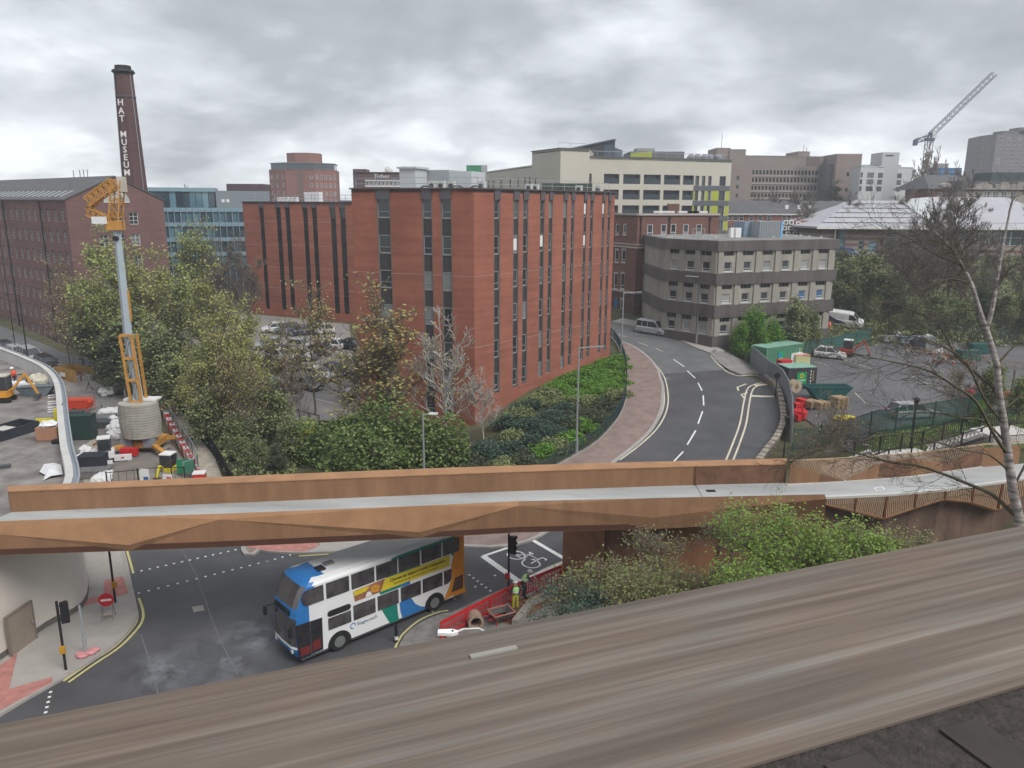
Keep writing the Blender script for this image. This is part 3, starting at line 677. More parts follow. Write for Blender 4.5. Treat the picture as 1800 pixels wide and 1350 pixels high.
# ---- the old mill with its gable and chimney
def mill():
 C=AT(133,105,500).xy;a1=math.radians(50.6);dL=Vector((-math.sin(a1),math.cos(a1)));dR=Vector((math.cos(a1),math.sin(a1)))
 ev=22.2;uG=HIT(C,dR,288,365)[0];LL=66
 root=thing('mill_building','old brown brick mill with rows of small windows, slate roof and half round gable window','mill',(C.x,C.y,0))
 Z=Vector((0,0));A=dL*LL;B=dR*uG;D=A+B;rise=3.1
 hl=[];sp=2.35;rows=7;ph=2.86;ww=1.0
 zr=[ev-2.9-ph*k for k in range(rows)]
 cols=[1.1+sp*i for i in range(int(LL/sp)-1)]
 for i,u in enumerate(cols):
  for k,z in enumerate(zr):hl.append((LL-u-ww,LL-u,z,z+1.75))
 hg=[];gc=[HIT(C,dR,x,400)[0]for x in(181,209,237)]
 for u in gc:
  for k in range(6):z=ev-3.35-3.0*k;hg.append((u-.62,u+.62,z,z+1.65))
 w=MB();wallgrid(w,A,Z,-2,ev,hl,.22);wallgrid(w,Z,B,-2,ev,hg,.22);wallgrid(w,B,D,-2,ev,[]);wallgrid(w,D,A,-2,ev,[])
 mid=B/2
 for base in(Z,A):w.add([(base.x,base.y,ev),(base.x+B.x,base.y+B.y,ev),(base.x+mid.x,base.y+mid.y,ev+rise)],[(0,1,2)if base is Z else(2,1,0)])
 w.build('wall',M_brick_mill,root)
 r=MB();n=-dR*.25;ov=-dL*.15
 p=[Z+n+ov,A+n,A+mid,Z+mid+ov];zz=(ev-.1,ev-.1,ev+rise+.05,ev+rise+.05)
 r.add([(q.x,q.y,z)for q,z in zip(p,zz)]+[(q.x,q.y,z+.14)for q,z in zip(p,zz)],[(0,3,2,1),(4,5,6,7),(0,1,5,4),(1,2,6,5),(2,3,7,6),(3,0,4,7)])
 p=[Z+B-n+ov,A+B-n,A+mid,Z+mid+ov]
 r.add([(q.x,q.y,z)for q,z in zip(p,zz)]+[(q.x,q.y,z+.14)for q,z in zip(p,zz)],[(0,1,2,3),(4,7,6,5),(0,4,5,1),(1,5,6,2),(2,6,7,3),(3,7,4,0)])
 rf=r.build('roof',M_slate,root)
 sl=math.atan2(rise,uG/2)
 for i in range(22): # row of long skylights above the eaves
  u=3.2+i*1.95;b=MB();b.box(0,.55,0,1.9,0,.09);q=dL*u+dR*.55
  o=b.build('skylight',mat('skylight_glass',(.36,.38,.40),.3,var=.1),rf,loc=(q.x,q.y,ev+rise*.55/(uG/2)+.1));o.rotation_euler=Matrix(((-dL.x,dR.x*math.cos(sl),0),(-dL.y,dR.y*math.cos(sl),0),(0,math.sin(sl),1))).to_euler()if False else(0,0,0)
  X=Vector((-dL.x,-dL.y,0));Y=Vector((dR.x*math.cos(sl),dR.y*math.cos(sl),math.sin(sl)));Zv=X.cross(Y)
  o.rotation_euler=Matrix((X,Y,Zv)).transposed().to_euler()
 for u in cols:
  for k,z in enumerate(zr):put_window(root,A,-dL,LL-u-ww,z,ww,1.75,depth=.16,cols=2,rows=4,fr=.07,glass=M_glassd,m=mat('worn_white_frame',(.40,.39,.38),.7,var=0))
 for u in gc:
  for k in range(6):z=ev-3.35-3.0*k;put_window(root,Z,dR,u-.62,z,1.24,1.65,depth=.14,cols=2,rows=3,fr=.06,glass=M_glass)
 um=uG/2;put_window(root,Z,dR,um-1.75,ev-.35,3.5,1.75,depth=-.06,arch=True,fr=.09,glass=mat('milky_glass',(.42,.44,.42),.3,var=.1),name='lunette_window')
 for u in(8.8,23.0):
  q=dL*u-dR*-0;n2=Vector((-dR.x,-dR.y))*.1;b=MB();b.tube([(q.x+n2.x,q.y+n2.y,ev-.2),(q.x+n2.x,q.y+n2.y,0)],.09,6);b.build('downpipe',M_black,root)
 for u in(5.2,6.0,6.8,8.2):
  q=dL*u*1.6+mid;b=MB();b.beam((q.x,q.y,ev+rise),(q.x,q.y,ev+rise+1.2),.07);b.build('roof_finial',M_dgrey,root)
  # dark door openings at street level
 for u in(10.6,12.4):
  b=MB();b.box(0,1.0,-.03,.03,0,2.6);q=A-dL*(LL-u);n2=-dR*.05;b.build('door',mat('brown_door',(.06,.03,.03),.6),root,loc=(q.x+n2.x,q.y+n2.y,0),rz=math.atan2(-dL.y,-dL.x))
 return C,dL,dR
MC,MdL,MdR=mill()
def chimney():
 Y=124;c=AT(238,Y,332).xy;root=thing('mill_chimney','tall octagonal sooty brick chimney with a black crown and white vertical lettering','chimney',(c.x,c.y,0))
 ztop=ZAT(c.x,Y,130);s=MB();R0,R1=2.35,1.28;n=8
 lev=[(0,R0),(ztop-7,R1+(R0-R1)*7/ztop),(ztop,R1)]
 P=[];
 for z,r in lev:
  for j in range(n):a=2*math.pi*(j+.5)/n;P.append((r*math.cos(a),r*math.sin(a),z))
 s.add(P,[(i*n+j,i*n+(j+1)%n,(i+1)*n+(j+1)%n,(i+1)*n+j)for i in range(2)for j in range(n)]);s.build('shaft',M_brick_chim,root)
 c_=MB()
 for z0,z1,ra,rb in((ztop-.1,ztop+.25,1.32,1.72),(ztop+.25,ztop+.55,1.75,1.5),(ztop+.55,ztop+1.15,1.25,1.2)):c_.tube([(0,0,z0),(0,0,z1)],[ra,rb],8)
 c_.build('crown',M_black,root)
 for z in(ztop-3.4,):b=MB();b.tube([(0,0,z),(0,0,z+.25)],[R1+.22,R1+.22],8);b.build('iron_band',M_dgrey,root)
 rod=MB()
 for j in(0,3):a=2*math.pi*(j+.5)/n+math.pi;rod.beam((R0*math.cos(a)*1.01,R0*math.sin(a)*1.01,0),(R1*1.03*math.cos(a),R1*1.03*math.sin(a),ztop),.07)
 rod.build('lightning_rod',M_steel,root)
 # letters on the octagon face turned to the street
 fa=-math.pi/2-.39;fa=2*math.pi*round(fa/(2*math.pi/n))/n
 fa=-math.pi/2
 best=math.radians(-100)
 k=round(best/(2*math.pi/n));fa=2*math.pi*k/n
 for ch,py in zip('HATMUSEUM',(182,197,210.5,238,251.5,264.5,278,291,304.5)):
  z=ZAT(c.x,Y,py);r=(R0+(R1-R0)*z/ztop)*math.cos(math.pi/n)+.03
  me=text_mesh(ch,1.28,M_whitep,.02,bold=.02);tilt=math.atan2(R0-R1,ztop)
  tx,ty=-math.sin(fa),math.cos(fa)
  o=inst('painted_letter',me,root,(r*math.cos(fa)-.28*tx,r*math.sin(fa)-.28*ty,z),(math.pi/2-tilt,0,fa+math.pi/2))
  o['kind']='thing';del o['kind']
chimney()
# ---- concrete office with dark bands
def concrete_office():
 C=AT(1257,98,520).xy;L=AT(1166,104,520).xy;R=AT(1461,105.5,520).xy
 root=thing('concrete_office','three storey grey concrete office with dark stained bands on the road bend','office building',(C.x,C.y,0))
 Z=Vector((0,0));Lp,Rp=L-C,R-C;back=Vector((-.06,1)).normalized()*16;P=[Lp,Z,Rp,Rp+back,Lp+back]
 bands=[(16.3,17.55),(12.05,13.5),(7.85,9.45),(2.0,5.45)];walls=[(13.5,16.3),(9.45,12.05),(5.45,7.85)]
 dL=udir(Lp,Z);dR=udir(Z,Rp);lenL=Lp.length;lenR=Rp.length
 cL=[HIT(L,dL,x,480)[0]for x in(1184,1212,1240)];cR=[HIT(C,dR,x,480)[0]for x in(1279,1313,1347,1380,1413,1444)]
 w=MB();bd=MB()
 for p0,p1,cs in((Lp,Z,cL),(Z,Rp,cR)):
  hs=[]
  for(z0,z1)in walls:
   for u in cs:hs+=[(u-.58,u+.58,z0+.22,z0+1.42),(u-.82,u+.82,z1-.62,z1-.02)]
  wallgrid(w,p0,p1,1,16.4,hs,.25)
 for i in(2,3,4):wallgrid(w,P[i],P[(i+1)%5],1,16.4,[])
 w.build('wall',M_conc_d,root)
 for z0,z1 in bands:
  b=MB();k=.30 if z0>5 else.12
  c0=[sum((p.x for p in P))/5,sum((p.y for p in P))/5]
  nL=Vector((dL.y,-dL.x));nR=Vector((dR.y,-dR.x));cor=(nL+nR).normalized()*(k/(nL+nR).normalized().dot(nL))
  Q=[Lp+nL*k-dL*k,Z+cor,Rp+nR*k+dR*k,Rp+back+dR*k,Lp+back-dL*k]
  b.prism(Q,z0,z1);b.build('roof_band' if z0>16 else('plinth' if z0<3 else 'concrete_band'),M_dirty,root)
 rf=MB();rf.prism([p*.99 for p in P],17.56,17.62);rf.build('roof',mat('pale_roof_felt',(.22,.215,.21),.9,var=.3,scale=.6),root)
 gl=mat('office_pane',(.1,.1,.1),.2,var=0,spec=.5,rand_cols=[(.05,.055,.06),(.07,.14,.26),(.03,.035,.04),(.30,.31,.30),(.05,.06,.065),(.22,.23,.23),(.04,.045,.05)])
 for p0,d,cs in((Lp,dL,cL),(Z,dR,cR)):
  n=Vector((d.y,-d.x));a=math.atan2(d.y,d.x)
  for zi,(z0,z1)in enumerate(walls):
   for u in cs:
    put_window(root,p0,d,u-.58,z0+.22,1.16,1.2,depth=.14,rows=[.26],fr=.07,glass=gl)
    put_window(root,p0,d,u-.82,z1-.62,1.64,.6,depth=.16,cols=3,fr=.04,m=M_frame_g,name='clerestory_window',glass=M_glassd)
    s=MB();s.box(-.8,.8,-.12,.02,0,.14);q=p0+d*u;s.build('window_sill',M_conc,root,loc=(q.x,q.y,z0+.07),rz=a)
    # fins between the bays
   for i in range(len(cs)+1):
    u=(cs[i-1]+cs[i])/2 if 0<i<len(cs)else(.45 if i==0 else(p0*0+d*0).x+(cs[-1]+1.25))
    s=MB();s.box(-.38,.38,-.17,0,0,z1-z0);q=p0+d*u;s.build('concrete_pier',M_conc_d,root,loc=(q.x+n.x*.0,q.y,z0),rz=a)
 for u,zz in((2.4,1),(4.9,0),(9.7,1)):
  pass
  # roof furniture
 def rbox(px,py,Y,w_,d_,hh,name,m):
  q=AT(px,Y,py).xy-C;b=MB();b.box(-w_/2,w_/2,-d_/2,d_/2,0,hh);return b.build(name,m,root,loc=(q.x,q.y,17.62),rz=math.atan2(dR.y,dR.x))
 mm=mat('cabin_panel',(.27,.30,.32),.6,var=.06)
 c1=rbox(1344,410,109,4.0,2.4,2.2,'roof_cabin',mm);
 for i in range(14):g=MB();g.box(-2+i*.3,-1.9+i*.3,-1.24,-1.2,.05,2.15);g.build('cladding_rib',M_frame_g,c1)
 g=MB();g.box(1.75,2.02,-1.26,-1.18,0,2.2);g.build('blue_corner',mat('blue_panel',(.15,.45,.75),.5),c1)
 rbox(1308,410,110,2.0,2.4,2.1,'roof_cabin',mat('blue_grey_cabin',(.20,.27,.34),.6,var=.15,scale=2))
 rbox(1287,412,108,.9,.5,1.3,'condenser',M_whitep);rbox(1296,412,108,.9,.5,1.3,'condenser',M_whitep)
 rb=MB()
 for px in(1217,1228,1238):q=AT(px,105,418).xy-C;rb.beam((q.x,q.y,17.6),(q.x,q.y,18.9),.06)
 a_,b_=AT(1217,105,418).xy-C,AT(1238,105,418).xy-C;rb.beam((a_.x,a_.y,18.9),(b_.x,b_.y,18.9),.06);rb.beam((a_.x,a_.y,18.3),(b_.x,b_.y,18.3),.05);rb.build('roof_railing',M_steel,root,kind='stuff')
 rng=random.Random(2);kn=MB()
 for i in range(26):
  u,v=rng.random(),rng.random()*.5;q=Lp+(Rp-Lp)*u+back*(.1+v);kn.box(q.x-.14,q.x+.14,q.y-.14,q.y+.14,17.62,17.8)
 tag(kn.build('roof_blocks',M_conc,root),kind='stuff')
 # a van's reflection-like poster board and road sign by the corner are built elsewhere
 al=MB();al.box(-.2,.2,-.15,0,0,.5);q=Z+dL*-1.6;al.build('wall_box',M_whitep,root,loc=(q.x-.1,q.y-.1,8.7),rz=math.atan2(dL.y,dL.x))
 return C
CO=concrete_office()
# ---- victorian brick building behind
def victorian():
 C=AT(1117,116,480).xy;L=AT(1072,122,480).xy;R=AT(1258,121,480).xy
 root=thing('victorian_building','four storey brown brick building with pale stone cornices behind the concrete office','brick building',(C.x,C.y,0))
 Z=Vector((0,0));Lp,Rp=L-C,R-C;back=Vector((0,15));dL=udir(Lp,Z);dR=udir(Z,Rp)
 top=20.4;z1=15.7;z2=8.8
 def holes(p,d,pts):return[(HIT(p,d,x,y)[0]-w/2,HIT(p,d,x,y)[0]+w/2,HIT(p,d,x,y)[1]-hh/2,HIT(p,d,x,y)[1]+hh/2)for x,y,w,hh in pts]
 up=[(1143,404,.95,1.6),(1167,403,.95,1.5),(1184,403,.95,1.6),(1206,403,.95,1.5),(1229,403,.95,1.5)]
 lo=[(1140,452,1.0,1.6),(1165,452,1.0,1.6),(1138,496,1.0,2.4),(1161,496,1.0,2.4),(1136,535,1.0,1.4),(1158,536,1.0,1.2)]
 le=[(1085,403,.9,1.6),(1098,403,.9,1.6),(1084,450,1.0,1.9),(1096,450,1.0,1.9),(1082,494,.95,2.4),(1094,494,.95,2.4),(1093,536,.9,1.8)]
 hR=holes(C,dR,up+lo);hL=holes(L,dL,le)
 w=MB();wallgrid(w,Lp,Z,z2,top,hL,.15);wallgrid(w,Z,Rp,z2,top,hR,.15);wallgrid(w,Rp,Rp+back,z2,top,[]);wallgrid(w,Rp+back,Lp+back,z2,top,[]);wallgrid(w,Lp+back,Lp,z2,top,[]);w.build('wall',M_brick_vic,root)
 w=MB();wallgrid(w,Lp,Z,2,z2,hL,.15);wallgrid(w,Z,Rp,2,z2,hR,.15);wallgrid(w,Rp,Rp+back,2,z2,[]);w.build('ground_floor_wall',M_brick_vic2,root)
 r=MB();r.prism([Lp,Z,Rp,Rp+back,Lp+back],top-.2,top-.02);r.build('roof',M_roofgrey,root)
 st=mat('pale_stone_trim',(.42,.37,.34),.85,var=.12)
 for z,hh,pr in((top,.28,.2),(z1+.35,.18,.14),(z1-.1,.22,.26),(z2,.32,.16)):
  for p,q,d in((Lp,Z,dL),(Z,Rp,dR)):
   n=Vector((d.y,-d.x));b=MB();b.obox((p+q)/2+n*(pr/2),d,(q-p).length,pr,z,z+hh);b.build('cornice',st,root)
 for p,d,hs in((Z,dR,hR),(Lp,dL,hL)):
  n=Vector((d.y,-d.x));a=math.atan2(d.y,d.x)
  for a0,a1,b0,b1 in hs:
   put_window(root,p,d,a0,b0,a1-a0,b1-b0,depth=.1,rows=[.22],cols=1,fr=.1)
   s=MB();s.box(-.1,a1-a0+.1,-.1,.02,-.16,0);q=p+d*a0;s.build('window_sill',st,root,loc=(q.x,q.y,b0),rz=a)
   if b0<15:s=MB();s.box(-.1,a1-a0+.1,-.04,.02,.0,.2);s.build('lintel',st,root,loc=(q.x,q.y,b1),rz=a)
 for px in(1126,1176,1247):
  u=HIT(C,dR,px,400)[0];q=dR*u;n=Vector((dR.y,-dR.x))*.09;b=MB();b.tube([(q.x+n.x,q.y+n.y,20.2),(q.x+n.x,q.y+n.y,16.2)],.08,6);b.cyl((q.x+n.x,q.y+n.y,19.7),.18,.4,8);b.build('downpipe',M_black,root)
 dr=MB();dr.box(0,.95,-.03,.03,0,2.5);u,z=HIT(L,dL,1079,552);q=Lp+dL*u;n=Vector((dL.y,-dL.x))*.05;dr.build('door',mat('blue_door',(.03,.13,.3),.5),root,loc=(q.x+n.x,q.y+n.y,z),rz=math.atan2(dL.y,dL.x))
 ch=MB();q=AT(1183,128,370).xy-C;ch.box(-.9,.9,-.6,.6,0,1.7);ch.build('chimney_stack',M_brick_vic,root,loc=(q.x,q.y,top))
 for px in(1167,1210,1225):b=MB();q=AT(px,124,374).xy-C;b.box(-1.6,1.6,-.5,.5,.3,.6);b.box(-1.5,-1.35,-.1,.1,0,.3);b.box(1.35,1.5,-.1,.1,0,.3);b.build('roof_pipework',M_whitep,root,loc=(q.x,q.y,top))
victorian()
# ------------------------------------------------------------------ buildings further back
def body(root,C,pts,z0,z1,holes,m,depth=.15,roof=M_roofgrey,name='wall',parapet=0.25):
 """pts: plan corners (left to right as seen, then round the back); holes: {side: [(u0,u1,z0,z1)]}"""
 P=[Vector(p)-C for p in pts];w=MB()
 for i in range(len(P)):wallgrid(w,P[i],P[(i+1)%len(P)],z0,z1,holes.get(i,[]),depth)
 w.build(name,m,root);r=MB();r.prism(P,z1-parapet-.2,z1-parapet);r.build('roof',roof,root);return P
def win_grid(P,i,cols,rows,root,C,w,hh,depth=.1,place=True,**kw):
 """windows centred at photo columns (px, with a reference row) and heights z on side i; returns the openings"""
 a,b=P[i],P[(i+1)%len(P)];d=udir(a,b);out=[]
 for c in cols:
  u=HIT(Vector(a),d,c,340)[0]if c>5 or c<-5 else c
  for z in rows:out.append((u-w/2,u+w/2,z,z+hh))
 return out,d
def fill(root,P,i,C,holes,depth=.1,**kw):
 a=Vector(P[i])-C;d=udir(P[i],P[(i+1)%len(P)])
 for u0,u1,z0,z1 in holes:put_window(root,a,d,u0,z0,u1-u0,z1-z0,depth=depth,**kw)
def evenly(L,w,gap,z,hh,rows,pitch,start=None):
 n=int((L-gap)/(w+gap));s=(L-n*w-(n-1)*gap)/2 if start is None else start
 return[(s+i*(w+gap),s+i*(w+gap)+w,z+k*pitch,z+k*pitch+hh)for k in range(rows)for i in range(n)]
def glass_building():
 Y=146;A=AT(288,Y,400).xy;B=AT(470,Y+6,400).xy;C=A;root=thing('glass_office','blue green glass office with thin pale fins beside the old mill','glass building',(C.x,C.y,0))
 d=udir(A,B);n=Vector((d.y,-d.x));a=math.atan2(d.y,d.x);L=(B-A).length;back=-n*18
 ztop=ZAT(A.x,A.y,365);P=[Vector((0,0)),B-A,B-A+back,back]
 w=MB();w.prism([p-n*.5 for p in P[:2]]+P[2:],0,ztop-.15);w.build('core',mat('glass_office_core',(.05,.07,.08),.7),root)
 px=[288+11.2*i for i in range(17)];us=[HIT(A,d,x,420)[0]for x in px]
 zr=[ZAT(A.x,A.y,y)for y in(365,391,418,444,470)];fr=mat('pale_blue_mullion',(.30,.38,.42),.4,metal=.2,var=0)
 for k in range(4):
  s=MB();s.box(0,L,-.12,.1,zr[k]-.75,zr[k]);s.build('floor_band',mat('blue_grey_band',(.22,.34,.40),.3,var=.06),root,rz=a)
  for i in range(len(us)-1):
   g=MB();g.box(0,us[i+1]-us[i]-.1,0,.03,0,zr[k]-.8-zr[k+1]);q=d*(us[i]+.05)-n*.15;g.build('pane',M_glassb,root,loc=(q.x,q.y,zr[k+1]),rz=a)
 for u in us:f=MB();f.box(-.05,.05,-.35,0,0,ztop);q=d*u;inst('fin',f.mesh('fin',fr),root,(q.x,q.y,0),(0,0,a))
 # set back upper glazed floor, and the metal box beside it
 A2=AT(250,Y+8,340).xy;B2=AT(377,Y+12,340).xy;d2=udir(A2,B2);a2=math.atan2(d2.y,d2.x);n2=Vector((d2.y,-d2.x));z0=ZAT(A2.x,A2.y,366);z1=ZAT(A2.x,A2.y,336);L2=(B2-A2).length;q=A2-A
 u=MB();u.box(0,L2,.2,10,z0-3,z1);u.build('upper_core',mat('glass_office_core',(.05,.07,.08)),root,loc=(q.x,q.y,0),rz=a2)
 for i in range(11):g=MB();g.box(.05,L2/11-.05,0,.05,0,z1-z0);o=q+d2*(L2/11*i);inst('upper_pane',g.mesh('upper_pane',M_glassb),root,(o.x,o.y,z0),(0,0,a2))
 c=MB();c.box(-.3,L2+.2,-.3,10.2,z1,ZAT(A2.x,A2.y,329));c.build('roof_cap',mat('glass_office_cap',(.22,.33,.38),.4,var=.05),root,loc=(q.x,q.y,0),rz=a2)
 b=MB();b.box(L2+.2,L2+10.5,-.1,10,z0-3,ZAT(A2.x,A2.y,334));b.build('metal_box',mat('standing_metal_panel',(.22,.25,.27),.6,var=.05),root,loc=(q.x,q.y,0),rz=a2)
 for i,u in enumerate((L2+1.2,L2+2.1)):v=MB();v.box(u,u+.6,-.16,-.1,z0+1.2,z0+1.8);v.build('wall_vent',M_whitep,root,loc=(q.x,q.y,0),rz=a2)
 p=AT(325,Y+12,330).xy-A
 for i,x in enumerate((0,.5,1.6)):v=MB();v.cyl((x,0,0),.14,1.5-i*.4,8);v.build('roof_flue',M_steel,root,loc=(p.x,p.y,z1))
 X=AT(398,Y+25,328).xy;X2=AT(461,Y+25,328).xy;zz=ZAT(X.x,X.y,323);b=MB();q=X-A;b.box(0,(X2-X).length,0,6,10,zz);o=b.build('brown_plant_box',mat('brown_louvre',(.10,.065,.07),.7,var=.1),root,loc=(q.x,q.y,0))
glass_building()
def brick_tower():
 Y=300;cx=[AT(x,y,320).xy for x,y in((474,306),(503,300),(553,300),(592,309))];C=cx[0]
 root=thing('brick_tower_block','distant red brick tower block with chamfered corners and a glazed top floor','tower block',(C.x,C.y,0))
 pts=cx+[cx[3]+Vector((-2,14)),cx[0]+Vector((4,14))];zt=ZAT(cx[1].x,cx[1].y,297);H={}
 rows=[zt-3.6-3.0*k for k in range(6)]
 for i,k in((0,3),(2,5)):
  L=(pts[i+1]-pts[i]).length;H[i]=[(L*(j+.5)/k-.55,L*(j+.5)/k+.55,z,z+1.5)for j in range(k)for z in rows]
 L1=(pts[2]-pts[1]).length;H[1]=[(L1-1.6,L1-.7,z,z+1.5)for z in rows]
 body(root,C,pts,5,zt,H,M_tower_brick)
 for i in H:fill(root,pts,i,C,H[i],rows=2,fr=.12)
 b=MB();d=udir(pts[1],pts[2]);q=(pts[1]+pts[2])/2-C+Vector((d.y,-d.x))*.02;b.obox(q,d,2.4,.06,5,zt);b.build('dark_brick_panel',mat('dark_brick_strip',(.17,.10,.09),.9),root)
 def ring(k,z0,z1,m,name):
  cc=sum((p for p in pts),Vector((0,0)))/len(pts);r=MB();r.prism([(cc+(p-cc)*k)-C for p in pts],z0,z1);r.build(name,m,root)
 ring(.94,zt-.1,zt+2.2,M_glassb,'glazed_floor');ring(.97,zt+2.2,zt+2.45,M_frame_g,'roof_slab');ring(.5,zt+2.45,zt+6.2,M_tower_brick,'roof_house')
brick_tower()
def brown_building():
 Y=190;A=AT(621,Y,320).xy;B=AT(712,Y,320).xy;root=thing('brown_brick_building','dark brown brick block with a ribbon of white windows beyond the office roof','brick building',(A.x,A.y,0))
 z=lambda py:ZAT(A.x,A.y,py);L=(B-A).length;pts=[A,B,B+Vector((0,12)),A+Vector((0,12))]
 H={0:[(L*.24+.9*i*1.05,L*.24+.9*i*1.05+.8,z(326),z(318))for i in range(9)]}
 m=mat('dark_brown_brick',(.115,.075,.078),.9,var=.12)
 body(root,A,pts,4,z(302),H,m);fill(root,pts,0,A,H[0],rows=1,fr=.14)
 w=MB();w.box(L*.22,L,-.06,0,z(328),z(326.5));w.box(L*.22,L,-.06,0,z(317.5),z(316));w.build('white_band',M_whitep,root,kind='stuff')
 b=MB();b.box(0,L*.25,-.02,5,z(303),z(297));b.build('stair_head',m,root);b=MB();b.box(L*.25,L+.3,-.6,6,z(333),z(330));b.build('lower_canopy',M_whitep,root)
 d=MB();d.blob((L*.68,1,z(298)),1.0,(1,.4,1),1,0);d.beam((L*.68,1,z(303)),(L*.68,1,z(298)),.15);d.build('satellite_dish',M_whitep,root)
 t=text_mesh('Fisher',1.5,M_whitep,.02);inst('sign_lettering',t,root,(L*.56,-.1,z(310)),(math.pi/2,0,0))
brown_building()
def green_scaffold():
 Y=205;A=AT(820,Y,300).xy;B=AT(857,Y,300).xy;root=thing('netted_stair_tower','small square tower wrapped in bright green scaffold netting','scaffolded tower',(A.x,A.y,0));L=(B-A).length;z=lambda py:ZAT(A.x,A.y,py)
 b=MB();b.box(.1,L*.97,0,4,8,z(290));b.build('tower_core',mat('pale_grey_cladding',(.38,.40,.42),.6),root)
 b=MB();b.box(0,L*.7,-.3,4,8,z(291));b.build('green_netting',mat('green_netting',(.05,.25,.13),.8,var=.35,scale=.8),root)
green_scaffold()
M_render=mat('cream_render',(.52,.49,.42),.85,var=.05,scale=.2)
def cream_building():
 A=AT(1010,150,320).xy;B=AT(1284,161,320).xy;C=A;root=thing('cream_flats','long cream rendered flats with rows of wide recessed windows and a lime green end','apartment building',(C.x,C.y,0))
 T1=AT(985,147,300).xy;T0=AT(935,157,300).xy;W0=AT(855,190,300).xy;T2=AT(1035,149.5,300).xy
 d=udir(A,B);n=Vector((d.y,-d.x));L=(B-A).length;a=math.atan2(d.y,d.x);back=-n*14;top=30.7
 rz=[(304,322),(332.5,350),(360.5,378)]
 z=lambda py:ZAT(A.x,A.y,py)
 zr=[(z(322),z(304.5)),(z(350),z(332.5)),(z(378.5),z(360.5)),(z(406),z(389)),(z(434),z(417))]
 H=[];plain=[]
 for x0,x1 in((1061,1088),(1095,1125),(1131,1161),(1166.5,1195),(1200,1219)):
  u0,u1=HIT(A,d,x0,330)[0],HIT(A,d,x1,330)[0]
  for z0,z1 in zr:H.append((u0,u1,z0,z1))
 tall=[]
 for x0,x1 in((1025.5,1040),):u0,u1=HIT(A,d,x0,320)[0],HIT(A,d,x1,320)[0];tall+=[(u0,u1,z0,z1)for z0,z1 in zr[:2]]
 end=[]
 for x0,x1 in((1221.5,1228),(1233,1239),(1244,1250),(1264,1275)):
  u0,u1=HIT(A,d,x0,330)[0],HIT(A,d,x1,330)[0]
  for k,(z0,z1)in enumerate(zr):end.append((u0,u1,z0-.1,z1-.05))
 pts=[A,B,B+back,A+back]
 body(root,C,pts,10,top,{0:H+tall+end},M_render,depth=.9)
 fd=mat('dark_window_frame',(.04,.045,.05),.5,var=0)
 for u0,u1,z0,z1 in H:put_window(root,Vector((0,0)),d,u0,z0,u1-u0,z1-z0,depth=.75,cols=5,fr=.09,m=fd,glass=mat('flat_window_glass',(.05,.06,.07),.15,var=0,rand_cols=[(.03,.04,.05),(.05,.07,.09),(.08,.09,.1),(.03,.035,.04)]),name='window')
 for u0,u1,z0,z1 in H:
  g=MB();g.box(0,u1-u0,0,.04,0,.95);inst('balcony_glass',g.mesh('balcony_glass',mat('smoked_balcony_glass',(.04,.055,.065),.1,var=0)),root,(d.x*u0-n.x*.1,d.y*u0-n.y*.1,z0+.02),(0,0,a))
 for u0,u1,z0,z1 in tall+end:put_window(root,Vector((0,0)),d,u0,z0,u1-u0,z1-z0,depth=.25,cols=2 if u1-u0>1 else 1,rows=[.3],fr=.07,m=fd)
 lime=mat('lime_panel',(.38,.42,.045),.6,var=.05);dk=mat('slate_grey_panel',(.11,.12,.135),.6,var=.05)
 for(z0,z1),nx in zip(zr[:5],zr[1:]+[(zr[4][0]-3,zr[4][0]-.8)]):
  u0,u1=HIT(A,d,1218.5,340)[0],HIT(A,d,1282,340)[0];b=MB();b.box(u0,u1,-.06,0,nx[1]-.02,z0-.12);b.build('dark_floor_band',dk,root,rz=a)
 for x0,x1,ks in((1251,1263,(1,2,3,4)),(1276,1282,(1,2,3,4)),(1239.5,1243.5,(1,2)),(1219,1221,(1,2))):
  for k in ks:u0,u1=HIT(A,d,x0,340)[0],HIT(A,d,x1,340)[0];b=MB();b.box(u0,u1,-.05,0,zr[k][0]-.1,zr[k][1]+.02);b.build('lime_cladding_panel',lime,root,rz=a)
  # planted roof hedge shown on the facade, dark green
  # tall end block
 zt=ZAT(T1.x,T1.y,261);q=[T0,T1,T2+Vector((0,0)),T2+Vector((2,12)),T0+Vector((6,12))]
 HT={0:[(1.2,1.9,z(331),z(312))],1:[(HIT(T1,udir(T1,T2),1003,320)[0]-.6,HIT(T1,udir(T1,T2),1003,320)[0]+.7,z(331),z(313))]if False else[]}
 body(root,C,q,10,zt,HT,M_render,name='end_block_wall');fill(root,q,0,C,HT[0],cols=1,fr=.08,m=fd)
 cp=MB();
 for p0,p1,zz in((T0,T1,zt),(T1,T2,zt),(A,B,top)):
  dd=udir(p0,p1);nn=Vector((dd.y,-dd.x));m=(p0+p1)/2-C+nn*.05;c_=MB();c_.obox(m,dd,(p1-p0).length+.2,.5,zz,zz+.14);c_.build('coping',dk,root)
  # long lower range running away behind the office roof
 zl=ZAT(T0.x,T0.y,290);q=[W0,T0,T0+Vector((4,12)),W0+Vector((4,12))];L3=(T0-W0).length;H3=[]
 d3=udir(W0,T0)
 for x in(859,867,881,897,911,923,931):u=HIT(W0,d3,x,320)[0];H3.append((u-.45,u+.45,ZAT(T0.x,T0.y,327),ZAT(T0.x,T0.y,311)))
 body(root,C,q,10,zl,{0:H3},M_render,name='range_wall');fill(root,q,0,C,H3,cols=1,fr=.1,m=fd)
 rb=MB()
